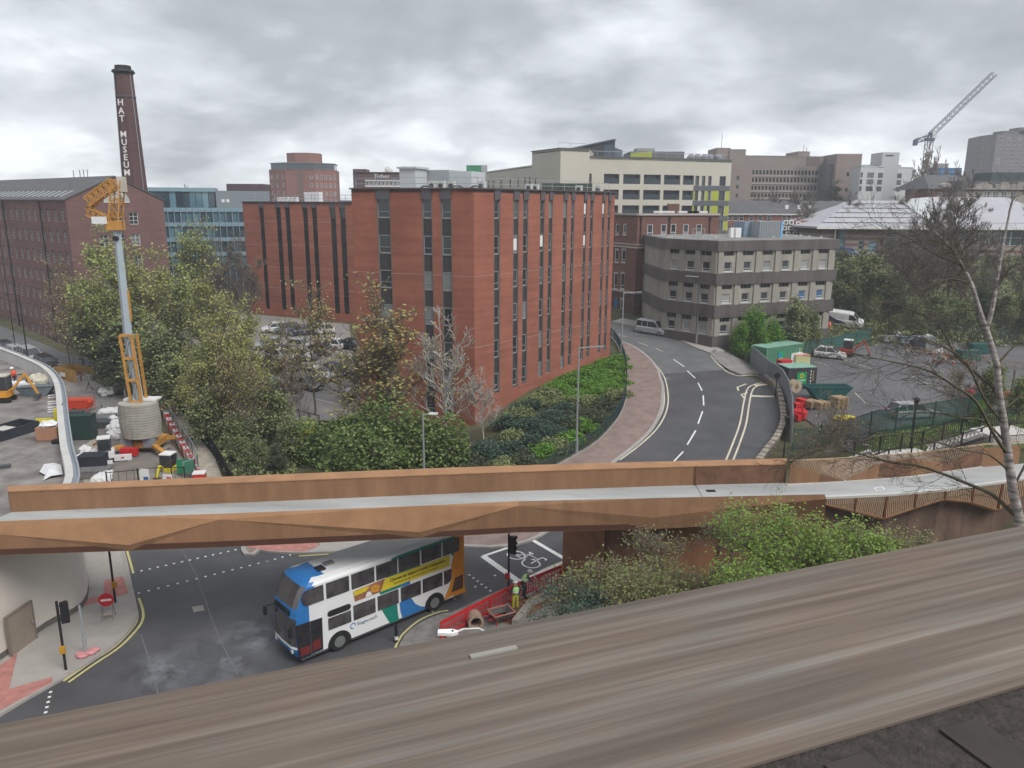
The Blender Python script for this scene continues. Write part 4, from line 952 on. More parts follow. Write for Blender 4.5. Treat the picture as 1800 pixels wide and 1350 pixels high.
 for p0,p1,zz in((A,B,top),(T1,T2,zt)):
  dd=udir(p0,p1);nn=Vector((dd.y,-dd.x));A_=p0-C-nn*1.0;L_=(p1-p0).length
  for i in range(int(L_/2.5)+1):g_=A_+dd*(2.5*i);rb.beam((g_.x,g_.y,zz),(g_.x,g_.y,zz+1.1),.06)
  e_=A_+dd*L_;rb.beam((A_.x,A_.y,zz+1.1),(e_.x,e_.y,zz+1.1),.07)
 rb.build('roof_railing',M_steel,root,kind='stuff')
 for px in(1215,1226,1238,1247,1262):q_=AT(px,165,283).xy-C;v=MB();v.cyl((0,0,0),.9,.9,10);v.cyl((0,0,.9),.9,.55,10,r2=.3);v.build('roof_fan',mat('fan_housing',(.22,.23,.25),.5),root,loc=(q_.x,q_.y,top))
 # creeper covered screen on the terrace
 sc=AT(953,140,330).xy;sd=AT(1041,140,330).xy;b=MB();q_=sc-C;b.box(0,(sd-sc).length,0,.8,18,ZAT(sc.x,sc.y,322));b.build('green_wall',mat('creeper_wall',(.05,.07,.045),.95,var=.5,scale=2),root,loc=(q_.x,q_.y,0))
cream_building()
def slant_roof():
 Y=185;z=lambda px,py:ZAT(AT(px,Y,py).x,Y,py);A=AT(998,Y,260).xy;X=lambda px:(AT(px,Y,260).x-A.x)
 root=thing('slant_roof_building','dark blue grey building with a steep single pitch roof behind the cream flats','building',(A.x,A.y,0))
 b=MB();b.vprism([(X(998),20),(X(1081),20),(X(1081),z(1081,245)),(X(1076),z(1076,244.5)),(X(998),z(998,262))],0,10);b.build('hall',mat('blue_grey_cladding',(.075,.095,.12),.6,var=.06),root)
 b=MB();b.vprism([(X(1081),20),(X(1095),20),(X(1095),z(1095,264)),(X(1081),z(1081,259))],.4,9);b.build('side_bay',mat('blue_grey_light',(.12,.15,.19),.6,var=.06),root)
 b=MB();b.vprism([(X(996),z(998,262)),(X(1077),z(1076,244.5)),(X(1082),z(1081,245)),(X(1082),z(1081,247)),(X(1077),z(1076,246.8)),(X(996),z(998,264))],-.6,10);b.build('roof',mat('blue_grey_light',(.12,.15,.19)),root)
 for x0,x1 in((1001,1027),(1030,1062)):b=MB();b.vprism([(X(x0),22),(X(x1),22),(X(x1),z(x1,267-(x1-1000)*.18)),(X(x0),z(x0,270-(x0-1000)*.18))],-.05,.1);b.build('glazing',M_glassd,root)
 Y=190;A=AT(1108,Y,270).xy;root=thing('lime_trim_building','grey box building with a lime green fascia behind the cream flats','building',(A.x,A.y,0));X=lambda px:AT(px,Y,270).x-A.x;zz=lambda py:ZAT(A.x,Y,py)
 b=MB();b.box(X(1108),X(1203),0,12,20,zz(266));b.build('wall',mat('dull_grey_cladding',(.15,.15,.155),.7,var=.06),root)
 b=MB();b.vprism([(X(1108),zz(280)),(X(1146),zz(277)),(X(1146),zz(266)),(X(1108),zz(270))],-.3,-.05);b.build('lime_fascia',mat('lime_panel',(.38,.42,.045)),root)
 b=MB();b.box(X(1120),X(1152),1,6,zz(266),zz(260));b.build('roof_house',mat('dull_grey_light',(.3,.31,.32),.7),root)
slant_roof()
def civic_block():
 Y=262;z=lambda py,y=Y:ZAT(60,y,py);A=AT(1306,Y,310).xy;B=AT(1458,Y+4,310).xy;C=A
 root=thing('civic_block','large pale brown concrete block with four rows of narrow finned windows','concrete building',(C.x,C.y,0))
 m=mat('buff_concrete',(.25,.215,.19),.9,var=.1,scale=.15);d=udir(A,B);n=Vector((d.y,-d.x));L=(B-A).length;a=math.atan2(d.y,d.x)
 rows=[(297,307),(311,320.5),(325,334),(338.5,347)];H=[(0.4,L-.4,z(b),z(t))for t,b in rows]
 pts=[A,B,B-n*20,A-n*20];body(root,C,pts,15,z(272.5),{0:H},m,depth=.8)
 for u0,u1,z0,z1 in H:
  w,g=window_meshes(1.16,z1-z0,cols=1,fr=.18,m=mat('buff_fin',(.33,.29,.26),.9,var=0),glass=M_glassd)
  k=int((u1-u0)/1.22)
  for i in range(k):q=d*(u0+i*(u1-u0)/k);o=inst('window',w,root,(q.x,q.y,z0),(0,0,a));
  b=MB();b.box(u0,u1,.5,.6,z0,z1);b.build('glass_ribbon',M_glassd,root,rz=a)
  b=MB();b.box(u0-.3,u1+.3,-.25,.2,z0-.5,z0-.05);b.build('floor_ledge',mat('buff_ledge',(.36,.32,.29),.9),root,rz=a)
 def tower(x0,x1,yt,Y2,name='stair_tower',dep=12):
  p,q=AT(x0,Y2,300).xy-C,AT(x1,Y2,300).xy-C;b=MB();b.box(0,(q-p).length,0,dep,14,ZAT(60,Y2,yt));o=b.build(name,mat('pinkish_concrete',(.27,.215,.195),.9,var=.1,scale=.2),root,loc=(p.x,p.y,0));return o,(q-p).length,Y2
 for(x0,x1,yt,Y2,cx,wy)in((1258,1282,259.5,260,None,()),(1280,1323,288,255,.42,(312,328,343)),(1469,1513,269,256,.5,(305,332)),(1400,1421,265,270,None,())):
  o,w_,Y3=tower(x0,x1,yt,Y2)
  for wy_ in wy:b=MB();zz=ZAT(60,Y3,wy_);b.box(w_*cx-.4,w_*cx+.4,-.04,.1,zz-.6,zz+.6);b.build('stair_window',M_glassd,o)
 p=AT(1282,259,290).xy-C;b=MB();b.box(0,9.5*.55,.5,10,14,ZAT(60,260,262));b.build('core_block',m,root,loc=(p.x,p.y,0))
 p=AT(1456,258,300).xy-C;b=MB();b.box(0,2.9,0,8,14,ZAT(60,258,287));o=b.build('glazed_link',mat('link_glass',(.14,.13,.14),.3,var=.2),root,loc=(p.x,p.y,0))
 b=MB();p=AT(1418,261.5,290).xy-C;b.box(0,4.4,-.15,.3,z(291),z(276));b.build('louvre_panel',mat('louvre_brown',(.16,.12,.11),.8,var=.15,scale=3,stretch=(6,1,1)),root,loc=(p.x,p.y,0),rz=a)
 for px,yt in((1268,236),(1413,254),(1418,257)):q=AT(px,262,260).xy-C;b=MB();b.beam((q.x,q.y,z(266)),(q.x,q.y,ZAT(60,262,yt)),.12);b.build('aerial',M_dgrey,root)
civic_block()
def white_block():
 Y=232;A=AT(1512,Y,310).xy;B=AT(1604,Y+8,310).xy;C=A;d=udir(A,B);z=lambda py:ZAT(A.x,Y,py)
 root=thing('white_block','white panelled office with a tall plain tower behind bare trees','office building',(C.x,C.y,0));m=mat('white_cladding',(.50,.51,.52),.6,var=.05,scale=.3)
 H=[]
 for x0,x1 in((1512.5,1516.5),(1524,1536),(1543,1556),(1570,1585)):
  u0,u1=HIT(A,d,x0,310)[0],HIT(A,d,x1,310)[0];H+=[(u0,u1,z(b),z(t))for t,b in((303,312),(315,324),(327,336))]
 body(root,C,[A,B,B+Vector((3,14)),A+Vector((3,14))],14,z(291),{0:H},m);fill(root,[A,B],0,C,H,cols=2,fr=.1,m=M_dgrey)
 p=AT(1552,Y+3,280).xy-C;b=MB();b.box(0,5,.5,8,20,z(266));o=b.build('tower',m,root,loc=(p.x,p.y,0));b=MB();b.box(.9,3.2,.44,.5,z(273),z(270.5));b.build('sign_strip',M_dgrey,o)
 b=MB();p=AT(1524,Y+4,295).xy-C;b.box(0,11,2,8,z(292),z(287.5));b.build('roof_plant',mat('pale_plant',(.4,.42,.43),.6),root,loc=(p.x,p.y,0))
white_block()
def grey_tower():
 Y=385;A=AT(1718,Y+14,270).xy;B=AT(1748,Y,270).xy;D=AT(1830,Y+6,270).xy;C=B;z=lambda py:ZAT(B.x,Y,py)
 root=thing('grey_tower_block','tall grey brown residential tower with small windows against the sky','tower block',(C.x,C.y,0));m=mat('grey_tower_wall',(.17,.155,.165),.9,var=.06);d=udir(B,D);L=(D-B).length
 rows=[z(y)for y in(245.5,253,260,267,274,281,288,295)];H=[(HIT(B,d,x,270)[0]-1.15,HIT(B,d,x,270)[0]+1.15,r,r+1.25)for x in(1757,1770,1780,1790,1801,1812)for r in rows]
 L0=(B-A).length;H0=[(L0*f-.7,L0*f+.7,r,r+1.1)for f in(.3,.6)for r in rows]
 body(root,C,[A,B,D,D+Vector((3,15)),A+Vector((3,15))],12,z(235),{0:H0,1:H},m);fill(root,[A,B,D],1,C,H,cols=3,fr=.16,m=mat('tower_frame',(.38,.34,.33),.7,var=0));fill(root,[A,B,D],0,C,H0,cols=1,fr=.16,m=mat('tower_frame',(.38,.34,.33)))
 for x0,x1,yt in((1762,1835,228),(1790,1812,222)):p=AT(x0,Y+5,240).xy-C;b=MB();b.box(0,(x1-x0)*Y/F_PX,0,8,z(236),z(yt));b.build('roof_house',mat('dark_roof_house',(.12,.125,.135),.8),root,loc=(p.x,p.y,0))
grey_tower()
def town_roofs():
 Y=205;A=AT(1640,Y,330).xy;z=lambda py,y=Y:ZAT(A.x,y,py);C=A
 root=thing('slate_hall','long brick hall with a weathered slate roof and stone gable blocks','hall',(C.x,C.y,0));X=lambda px:AT(px,Y,330).x-A.x
 H=[(X(x)-.6,X(x)+.6,z(346),z(338))for x in(1653,1662,1672,1682,1691)]
 body(root,C,[A,A+Vector((X(1700),0)),A+Vector((X(1700),14)),A+Vector((0,14))],15,z(331),{0:H},brickmat('hall_brick',(.22,.08,.07),(.19,.07,.06),(.2,.12,.1)));fill(root,[A,A+Vector((X(1700),0))],0,C,H,cols=2,fr=.12,rows=2)
 r=MB();r.vprism([(-1,0),(0,0),(X(1712),0),(X(1700),0)],0,0)if False else None
 r=MB();x0,x1=X(1633),X(1725);r.add([(x0-.5,-1,z(332)),(x1,-1,z(332)),(x1-2,9,z(305)),(x0+3,9,z(305)),(x0-.5,19,z(332)),(x1,19,z(332))],[(0,1,2,3),(3,2,5,4),(0,3,4),(1,5,2)]);r.build('slate_roof',M_slate,root)
 for px in(1662,1695):b=MB();b.vprism([(X(px)-1.2,z(329)),(X(px)+1.2,z(329)),(X(px)+1.2,z(324)),(X(px),z(321)),(X(px)-1.2,z(324))],-.9,1.5);b.build('dormer',mat('stone_dormer',(.33,.29,.27),.9),root)
 A2=AT(1700,Y-6,330).xy;root=thing('stone_civic_building','pale stone classical building with a balustraded parapet at the edge of town','stone building',(A2.x,A2.y,0));X=lambda px:AT(px,Y-6,330).x-A2.x
 H=[(X(x)-.45,X(x)+.45,z(350),z(337))for x in(1718,1734,1739,1750,1754,1765,1769,1781,1785)]
 ms=mat('grey_stone',(.32,.29,.26),.9,var=.15,scale=.6);body(root,A2,[A2,A2+Vector((X(1850),0)),A2+Vector((X(1850),12)),A2+Vector((0,12))],15,z(333),{0:H},ms);fill(root,[A2,A2+Vector((X(1850),0))],0,A2,H,rows=2,fr=.1)
 b=MB();b.box(-.4,X(1850),-.5,.3,z(333.5),z(331));b.build('cornice',ms,root)
 for px in(1728,1765,1795):b=MB();b.box(X(px)-2.2,X(px)+2.2,-.2,.3,z(331),z(324));b.box(X(px)-1,X(px)+1,-.25,.35,z(324),z(321));b.build('parapet_block',ms,root)
 b=MB();b.box(0,X(1850),3,10,z(333),z(318));b.build('attic',M_slate,root)
 b=MB();b.box(X(1757),X(1850),4,12,z(318),z(303));b.build('dark_roof_block',mat('dark_teal_roof',(.05,.07,.075),.7),root)
 A3=AT(1650,300,295).xy;root=thing('blue_wrapped_scaffold','distant half built block wrapped in blue sheeting beside the tower crane','building site',(A3.x,A3.y,0));zz=lambda py:ZAT(A3.x,300,py)
 b=MB();b.box(0,8.8,0,8,16,zz(295));b.build('blue_sheeting',mat('blue_sheeting',(.03,.15,.33),.7,var=.4,scale=1),root)
 b=MB();b.box(.2,4,1,5,zz(295),zz(287));b.build('lift_core',M_conc_d,root);b=MB();b.box(-.6,9.2,-.3,8.3,zz(303),zz(302));b.build('deck',M_steel,root)
town_roofs()
def terrace():
 Y=172
 A=AT(1276,Y,390).xy;B=AT(1650,Y+4,390).xy;C=A;d=udir(A,B);n=Vector((d.y,-d.x));L=(B-A).length;a=math.atan2(d.y,d.x);z=lambda py:ZAT(A.x,Y,py)
 root=thing('terrace_row','long two storey red brick terrace with a dark slate roof half hidden by trees','terraced houses',(C.x,C.y,0))
 zb,ze,zr_=12,z(375.5),z(352)
 H=[(HIT(A,d,x,390)[0]-.5,HIT(A,d,x,390)[0]+.5,z(388),z(378))for x in(1283,1293,1303,1320,1336,1352,1378,1387,1418,1432,1446,1504,1520,1580,1600,1625)]
 H+=[(HIT(A,d,x,390)[0]-.5,HIT(A,d,x,390)[0]+.5,z(405),z(396))for x in(1283,1303,1336,1352,1387,1504,1520)]
 w=MB();P=[Vector((0,0)),B-A,B-A-n*9,-n*9]
 for i in range(4):wallgrid(w,P[i],P[(i+1)%4],zb,ze,H if i==0 else[])
 w.build('wall',M_brick_far,root);fill(root,[A,B],0,C,H,rows=2,fr=.09)
 r=MB();r.add([(-.4,-.4,ze-.1),(L+.4,-.4,ze-.1),(L+.4,4.5,zr_),(-.4,4.5,zr_),(-.4,9.4,ze-.1),(L+.4,9.4,ze-.1)],[(0,1,2,3),(3,2,5,4),(0,3,4),(1,5,2)]);r.build('slate_roof',M_slate,root,rz=a)
 b=MB();b.box(-.4,L+.4,-.5,-.38,ze-.22,ze);b.build('gutter',M_frame_w,root,rz=a)
 for px in(1388,1410,1428,1505):u=HIT(A,d,px,370)[0];b=MB();b.box(u-.35,u+.35,1.5,2.1,ze+.4,ze+1.9);b.build('roof_vent',M_whitep,root,rz=a)
 Y2=160;A4=AT(1372,Y2,395).xy;root=thing('plant_annexe','brick annexe with stacked white air conditioning units behind the concrete office','annexe',(A4.x,A4.y,0));zz=lambda py:ZAT(A4.x,Y2,py)
 b=MB();b.box(-1,12,0,6,8,zz(388));b.build('wall',M_brick_far,root)
 for i,(x,y)in enumerate(((1380,391),(1390,391),(1378,401),(1388,401),(1398,402),(1384,411),(1396,411),(1402,393),(1408,404))):
  q=AT(x,Y2,y).xy-A4;b=MB();b.box(-.45,.45,-.5,-.05,0,.85);o=b.build('condenser',M_whitep,root,loc=(q.x,0,zz(y)-.4));f=MB();f.cyl((0,-.52,.42),.28,.03,10,ax='y');f.build('fan_grille',M_dgrey,o)
terrace()
def leisure_centre():
 Y=148;A=AT(1445,Y,400).xy;z=lambda py,y=Y:ZAT(A.x+20,y,py);C=A
 root=thing('leisure_centre','leisure centre with a wide pale sloping metal roof, striped brick wall and tall glazing','leisure centre',(C.x,C.y,0));X=lambda px,y=Y:AT(px,y,400).x-A.x
 x1=X(1900);ze=z(402);L=x1
 m1=mat('striped_masonry',(.23,.17,.16),.9,var=.05)
 nt=m1.node_tree;tc=nt.nodes.new('ShaderNodeTexCoord');sp=nt.nodes.new('ShaderNodeSeparateXYZ');nt.links.new(tc.outputs['Object'],sp.inputs[0]);mo=nt.nodes.new('ShaderNodeMath');mo.operation='FRACT';mu=nt.nodes.new('ShaderNodeMath');mu.operation='MULTIPLY';mu.inputs[1].default_value=.9;nt.links.new(sp.outputs[2],mu.inputs[0]);nt.links.new(mu.outputs[0],mo.inputs[0])
 cr=nt.nodes.new('ShaderNodeValToRGB');cr.color_ramp.interpolation='CONSTANT';cr.color_ramp.elements[0].color=(.20,.12,.105,1);cr.color_ramp.elements[1].position=.5;cr.color_ramp.elements[1].color=(.33,.28,.25,1);nt.links.new(mo.outputs[0],cr.inputs[0]);nt.links.new(cr.outputs[0],nt.nodes['Principled BSDF'].inputs['Base Color'])
 g0=X(1560)
 H=[(X(1530),X(1548),z(445),z(424)),(X(1512),X(1522),z(446),z(424)),(X(1475),X(1488),z(446),z(400.5)),(g0,L-1,z(432),z(403))]
 body(root,C,[A,A+Vector((L,0)),A+Vector((L,40)),A+Vector((0,40))],9,ze-.1,{0:H},m1,depth=.3)
 fw=mat('white_glazing_bar',(.5,.52,.52),.5,var=0)
 for u0,u1,z0,z1 in H[:3]:put_window(root,Vector((0,0)),Vector((1,0)),u0,z0,u1-u0,z1-z0,depth=.25,cols=1,rows=3,fr=.1,m=fw,glass=M_glassb)
 k=9;z0,z1=H[3][2],H[3][3]
 for i in range(k):put_window(root,Vector((0,0)),Vector((1,0)),g0+(L-1-g0)*i/k,z0,(L-1-g0)/k,z1-z0,depth=.2,cols=2,rows=2,fr=.12,m=fw,glass=mat('pool_hall_glass',(.05,.06,.065),.1,var=0,rand_cols=[(.04,.05,.05),(.06,.08,.085),(.08,.10,.11)]))
 for i,(px,s)in enumerate(((1706,1.0),(1717,.8),(1727,.95),(1738,1.1),(1752,.85))): # cut-out figures stuck on the glazing
  b=MB();x=X(px);zc=z(420);b.prism([(0,0)]*3,0,0)if False else None
  b.vprism([(-.35,0),(-.2,1.1),(-.5,1.9),(-1.0,2.5),(-.85,2.7),(-.3,2.2),(-.15,2.6),(.15,2.6),(.3,2.1),(.9,1.6),(.95,1.35),(.3,1.6),(.3,1.0),(.6,0),(.35,0),(.05,.85),(-.1,0)],-.02,.02);b.blob((0,0,2.85),.26,(1,.1,1.1),i,0,5)
  o=b.build('window_figure',mat('frosted_print',(.42,.45,.42),.7,var=.1),root,loc=(x,.15,z(427)));o.scale=(s*(1 if i%2 else-1),1,s)
 r=MB();zr_=ZAT(A.x+20,Y+26,352.5);ov=1.6
 P=[(-ov,-ov,ze),(L,-ov,ze),(L,26,zr_),(X(1600,Y),26,zr_),(-ov,45,ze)]
 def slab(P,name,m,t=.35):
  b=MB();n=len(P);b.add(P+[(p[0],p[1],p[2]-t)for p in P],[tuple(range(n)),tuple(range(n,2*n))[::-1]]+[(i,i+n,(i+1)%n+n,(i+1)%n)for i in range(n)]);return b.build(name,m,root)
 mr=mat('pale_metal_roof',(.44,.43,.46),.45,var=.08,scale=.3,metal=.1)
 slab([(-ov,-ov,ze+.35),(L,-ov,ze+.35),(L,26,zr_),(X(1598),26,zr_)],'roof',mr);slab([(-ov,-ov,ze+.33),(X(1598),26,zr_-.02),(X(1598),40,zr_-1),(-ov,40,ze)],'roof_hip',mr)
 # second, higher fold of the roof
 zf=ZAT(A.x+30,Y+24,348.5);slab([(X(1652),-ov+2,ze+.75),(L,-ov+2,ze+.75),(L,24,zf+.3),(X(1752),24,zf+.3)],'roof_fold',mr)
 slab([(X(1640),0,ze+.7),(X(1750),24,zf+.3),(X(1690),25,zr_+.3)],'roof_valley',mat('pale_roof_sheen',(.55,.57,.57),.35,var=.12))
 mrib=mat('roof_rib',(.12,.12,.13),.6,var=0)
 for f in(.12,.3,.48,.66,.84):
  y=-ov+(26+ov)*f;zz=ze+.38+(zr_-ze-.35)*f;xl=-ov+(X(1598)+ov)*f;b=MB();b.beam((xl,y,zz+.05),(L,y,zz+.05),.14);b.build('roof_rib',mrib,root)
 f=MB();f.box(-ov,L,-ov-.12,-ov-.02,ze-.1,ze+.42);f.build('fascia',M_whitep,root)
 for px in(1468,1474):b=MB();b.beam((X(px),-.3,9),(X(px),-.3,ze),.35 if px>1470 else.2);b.build('wall_column',M_whitep if px<1470 else M_dgrey,root)
leisure_centre()
def tower_crane():
 Y=330;b0=AT(1627,Y,300);s=Y/F_PX;z=lambda py:ZAT(b0.x,Y,py);root=thing('tower_crane','blue luffing tower crane with its long lattice jib raised over the town','tower crane',(b0.x,Y,0))
 mb=mat('crane_blue_paint',(.05,.075,.14),.5,var=.1);mg=mat('crane_lattice_grey',(.16,.17,.20),.5,var=.1)
 def lattice(a,b,w,n,m,name,t=.16):
  a=Vector(a);b=Vector(b);d=(b-a).normalized();x=Vector((0,1,0));y=d.cross(x).normalized();g=MB();pr=None
  for i,(p,q)in enumerate(((1,1),(1,-1),(-1,-1),(-1,1))):o=x*p*w/2+y*q*w/2;g.beam(a+o,b+o,t)
  for k in range(n):
   p,q=a.lerp(b,k/n),a.lerp(b,(k+1)/n)
   for sy in(1,-1):s_=1 if k%2 else-1;g.beam(p+y*w/2*s_+x*w/2*sy,q-y*w/2*s_+x*w/2*sy,t*.6);g.beam(p+x*w/2*s_+y*w/2*sy,q-x*w/2*s_+y*w/2*sy,t*.6)
  return g.build(name,m,root,kind='stuff')
 X=lambda px:(AT(px,Y,250).x-b0.x);zp=z(247)
 lattice((0,0,5),(0,0,zp),2.2,18,mg,'mast',.22)
 lattice((.3,0,zp+2.2),(X(1731),0,z(129)),1.9,30,mg,'jib',.2)
 lattice((.6,0,zp+1.5),(X(1608)+.5,0,zp-.2),1.6,5,mb,'counter_jib',.3)
 b=MB();b.box(X(1607),X(1611),-1.2,1.2,zp-2,zp+.3);b.build('counterweight',mb,root);b=MB();b.box(-1.6,1.6,-1.3,1.3,zp-.2,zp+.9);b.build('slewing_ring',mb,root)
 b=MB();b.box(.6,2.4,-1,1,zp+.9,zp+3.2);b.build('cab',M_whitep,root);b=MB();top=z(233);b.beam((-1.2,0,zp),(-.2,0,top),.5);b.beam((1.4,0,zp),(-.2,0,top),.5);b.build('a_frame',mb,root)
 b=MB();b.beam((-.2,0,top),(X(1608)+.5,0,zp),.14);b.beam((-.2,0,top),(X(1690),0,z(178)),.09);b.build('pendant_line',M_dgrey,root,kind='stuff')
tower_crane()
# library of further roofs so that no open field shows between the blocks
def filler(px0,px1,py,Y,zb,m,name,label,cat,wins=0):
 A,B=AT(px0,Y,py).xy,AT(px1,Y,py).xy;z1=ZAT(A.x,Y,py);root=thing(name,label,cat,(A.x,A.y,0));L=(B-A).length;H=[]
 if wins:
  H=[(L*(i+.5)/wins-.5,L*(i+.5)/wins+.5,z1-2.6-3.1*k,z1-1.2-3.1*k)for i in range(wins)for k in range(2)]
 body(root,A,[A,B,B+Vector((0,12)),A+Vector((0,12))],zb,z1,{0:H},m);fill(root,[A,B],0,A,H,rows=2,fr=.1)
filler(590,640,352,330,10,mat('far_grey_wall',(.22,.22,.23),.9),'far_block','low grey block in the gap beside the distant brick tower','building',6)
filler(455,480,349,310,10,mat('far_grey_wall',(.22,.22,.23)),'far_block','low grey block to one side of the distant brick tower','building',3)
filler(850,945,330,215,10,mat('far_buff_wall',(.30,.27,.24),.9),'far_block','buff block glimpsed behind the office roof plant','building',8)
filler(1500,1660,338,270,14,mat('far_brown_wall',(.2,.15,.14),.9),'far_block','brown block behind the bare trees near the tower crane','building',12)
filler(1604,1650,326,262,14,mat('far_pale_wall',(.36,.36,.36),.9),'far_block','pale block behind the bare trees near the tower crane','building',4)
filler(-60,60,352,260,6,mat('far_brown_wall',(.2,.15,.14)),'far_block','brown block beyond the far end of the mill roof','building',8)
# ------------------------------------------------------------------ rusted steel footbridge
ZT,ZD,ZB=7.6,6.45,6.0
def footbridge():
 root=thing('footbridge','rusted steel footbridge with folded parapet panels and a pale grey deck crossing above the road','footbridge',(0,0,0))
 nx=[(-120,919),(0,916),(229,908),(387,903),(738,889),(911,881),(1148,875.5),(1265,873),(1450,869)]
 N_=[G(a,b,ZT)for a,b in nx]
 bx=[(-120,980),(0,976),(229,968),(387,962),(738,946),(911,936),(1148,930),(1265,924),(1450,912)]
 B_=[G(a,b,ZB)for a,b in bx];fr=[.3,.35,.80,.14,.78,.12,.6,.4,.15]
 R_=[]
 for t,b,f in zip(N_,B_,fr):q=t.lerp(b,f);q.y-=.13;R_.append(q)
 for i in range(len(N_)-1):
  up=[N_[i],N_[i+1],R_[i+1],R_[i]];lo=[R_[i],R_[i+1],B_[i+1],B_[i]]
  # each folded sheet has its edge seams and slight thickness
  def sheet(P,name,m,tri):
   b=MB();n=(P[1]-P[0]).cross(P[3]-P[0]).normalized()*-.03
   f=[(0,3,1),(1,3,2)]if tri else[(0,3,2),(0,2,1)]
   Q=[tuple(p)for p in P]+[tuple(p-n)for p in P];b.add(Q,f+[(0,1,5,4),(1,2,6,5),(2,3,7,6),(3,0,4,7)]);return b.build(name,m,root)
  sheet(up,'upper_fold',M_rust_o if i<5 else M_rust,i%2);sheet(lo,'lower_fold',M_rust,(i+1)%2)  # light on the up-facing folds is put into a paler rust
  # far parapet: hollow box with a sloping cap
 fx=[(12,856),(450,837),(860,821),(1225,811),(1384,807)];fi=[(14,864),(450,847),(860,831),(1225,819.5),(1384,816)]
 FO=smooth_line([G(a,b,ZT+.02).xy for a,b in fx],4);FI=smooth_line([G(a,b,ZT-.02).xy for a,b in fi],4)
 for i in range(len(FO)-1):
  a,b,c,d=FO[i],FO[i+1],FI[i+1],FI[i];m=MB();g=.006
  m.add([(d.x,d.y,ZD),(c.x,c.y,ZD),(b.x,b.y,ZD-.4),(a.x,a.y,ZD-.4),(d.x,d.y,ZT-.06),(c.x,c.y,ZT-.06),(b.x,b.y,ZT-.0),(a.x,a.y,ZT-.0)],[(0,1,5,4),(2,3,7,6),(4,5,6,7),(1,2,6,5),(3,0,4,7)])
  m.build('parapet_panel',M_rust if i<12 else M_rust_d,root)
  c2=MB();c2.add([(d.x,d.y-.03,ZT-.05),(c.x,c.y-.03,ZT-.05),(b.x,b.y+.03,ZT+.01),(a.x,a.y+.03,ZT+.01),(d.x,d.y-.03,ZT),(c.x,c.y-.03,ZT),(b.x,b.y+.03,ZT+.06),(a.x,a.y+.03,ZT+.06)],[(0,1,5,4),(2,3,7,6),(4,5,6,7),(0,3,2,1)])
  c2.build('parapet_cap',M_rust_o,root)
 for px in(1225,):q=G(px,819.5,ZT).xy;b=MB();b.box(q.x-.03,q.x+.03,q.y-.08,q.y,ZD,ZT+.03);b.build('panel_joint',M_rust_d,root)
 # deck: straight part then the curve away to the right
 near=[(p.x,p.y+.06)for p in N_[:-1]]+[tuple(G(a,b,ZD).xy)for a,b in((1450,874),(1562,869.5),(1660,860.5),(1763,847),(1830,836))]
 far=[tuple(p)for p in FI]+[tuple(G(a,b,ZD).xy)for a,b in((1400,852.5),(1480,847),(1599,839),(1725,821),(1830,812))]
 poly=near+far[::-1];d=MB();d.prism(poly,ZD-.45,ZD);d.build('deck',M_deck,root)
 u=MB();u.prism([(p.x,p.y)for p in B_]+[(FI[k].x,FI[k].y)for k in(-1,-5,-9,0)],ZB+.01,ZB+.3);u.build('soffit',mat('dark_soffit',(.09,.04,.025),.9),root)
 ed=M_conc
 for L in([(1382,853),(1480,847),(1599,839),(1725,821)],[(1450,874),(1562,869.5),(1660,860.5),(1763,847),(1830,836)]):
  P=[G(a,b,ZD).xy for a,b in L];ribbon('deck_edge_strip',[tuple(p)for p in P],.22,ZD+.06,ed,parent=root,flat=0,thick=.12)
 for L in(((1240,861),(1256,861),(1259,865),(1243,865)),):drape('drain_cover',[tuple(G(a,b,ZD).xy)for a,b in L],ZD+.012,M_black,parent=root,flat=0)
 drape('tile_marker',[tuple(G(a,b,ZD).xy)for a,b in((1535,858),(1550,855),(1557,860),(1541,863))],ZD+.012,M_whitep,parent=root,flat=0)
 drape('tile_marker',[tuple(G(a,b,ZD).xy)for a,b in((1539,858.5),(1549,856.5),(1553,860),(1542,862))],ZD+.018,M_deck,parent=root,flat=0)
 drape('drain_cover',[tuple(G(a,b,ZD).xy)for a,b in((1672,836),(1692,838),(1690,842),(1674,841))],ZD+.012,M_frame_g,parent=root,flat=0)
 ribbon('deck_joint',[tuple(FI[12]),(N_[7].x-.2,N_[7].y+.1)],.05,ZD+.012,M_frame_g,parent=root,flat=0)
 # slatted balustrade hanging below the near edge, in folded triangles
 top=[G(a,b,ZD)for a,b in((1450,876),(1505,874.5),(1559,871),(1611,867),(1662,862),(1712,855),(1762,849),(1815,840))]
 bot=[(1452,886),(1505,898),(1558,911),(1611,893),(1662,877),(1712,882),(1762,896),(1815,862)]
 for i in range(len(top)-1):
  a,b=top[i],top[i+1];za=ZAT(a.x,a.y,bot[i][1]);zb=ZAT(b.x,b.y,bot[i+1][1]);s=MB();n=16;lean=(.5,-.5,.45,-.45)[i%4]
  for k in range(n):
   f0=(k+.15)/n;f1=(k+.62)/n;P=[]
   for f in(f0,f1):
    p=a.lerp(b,f);zz=za+(zb-za)*f;q=p+(b-a).normalized()*lean*(ZD-zz)*.18;P+=[(p.x,p.y,p.z-.05),(q.x,q.y,zz)]
   s.add([P[0],P[2],P[3],P[1]]+[(x,y+.06,z)for x,y,z in(P[0],P[2],P[3],P[1])],[(0,3,2,1),(4,5,6,7),(0,1,5,4),(2,3,7,6),(1,2,6,5),(3,0,4,7)])
  s.build('slat_panel',mat('pale_rust_slat',(.42,.29,.19),.7,var=.15,scale=4),root,kind='stuff')
  s=MB();s.beam((a.x,a.y,ZD-.05),(a.x,a.y,za-.1),.1);s.build('slat_post',mat('dark_rust_post',(.14,.055,.03),.8),root)
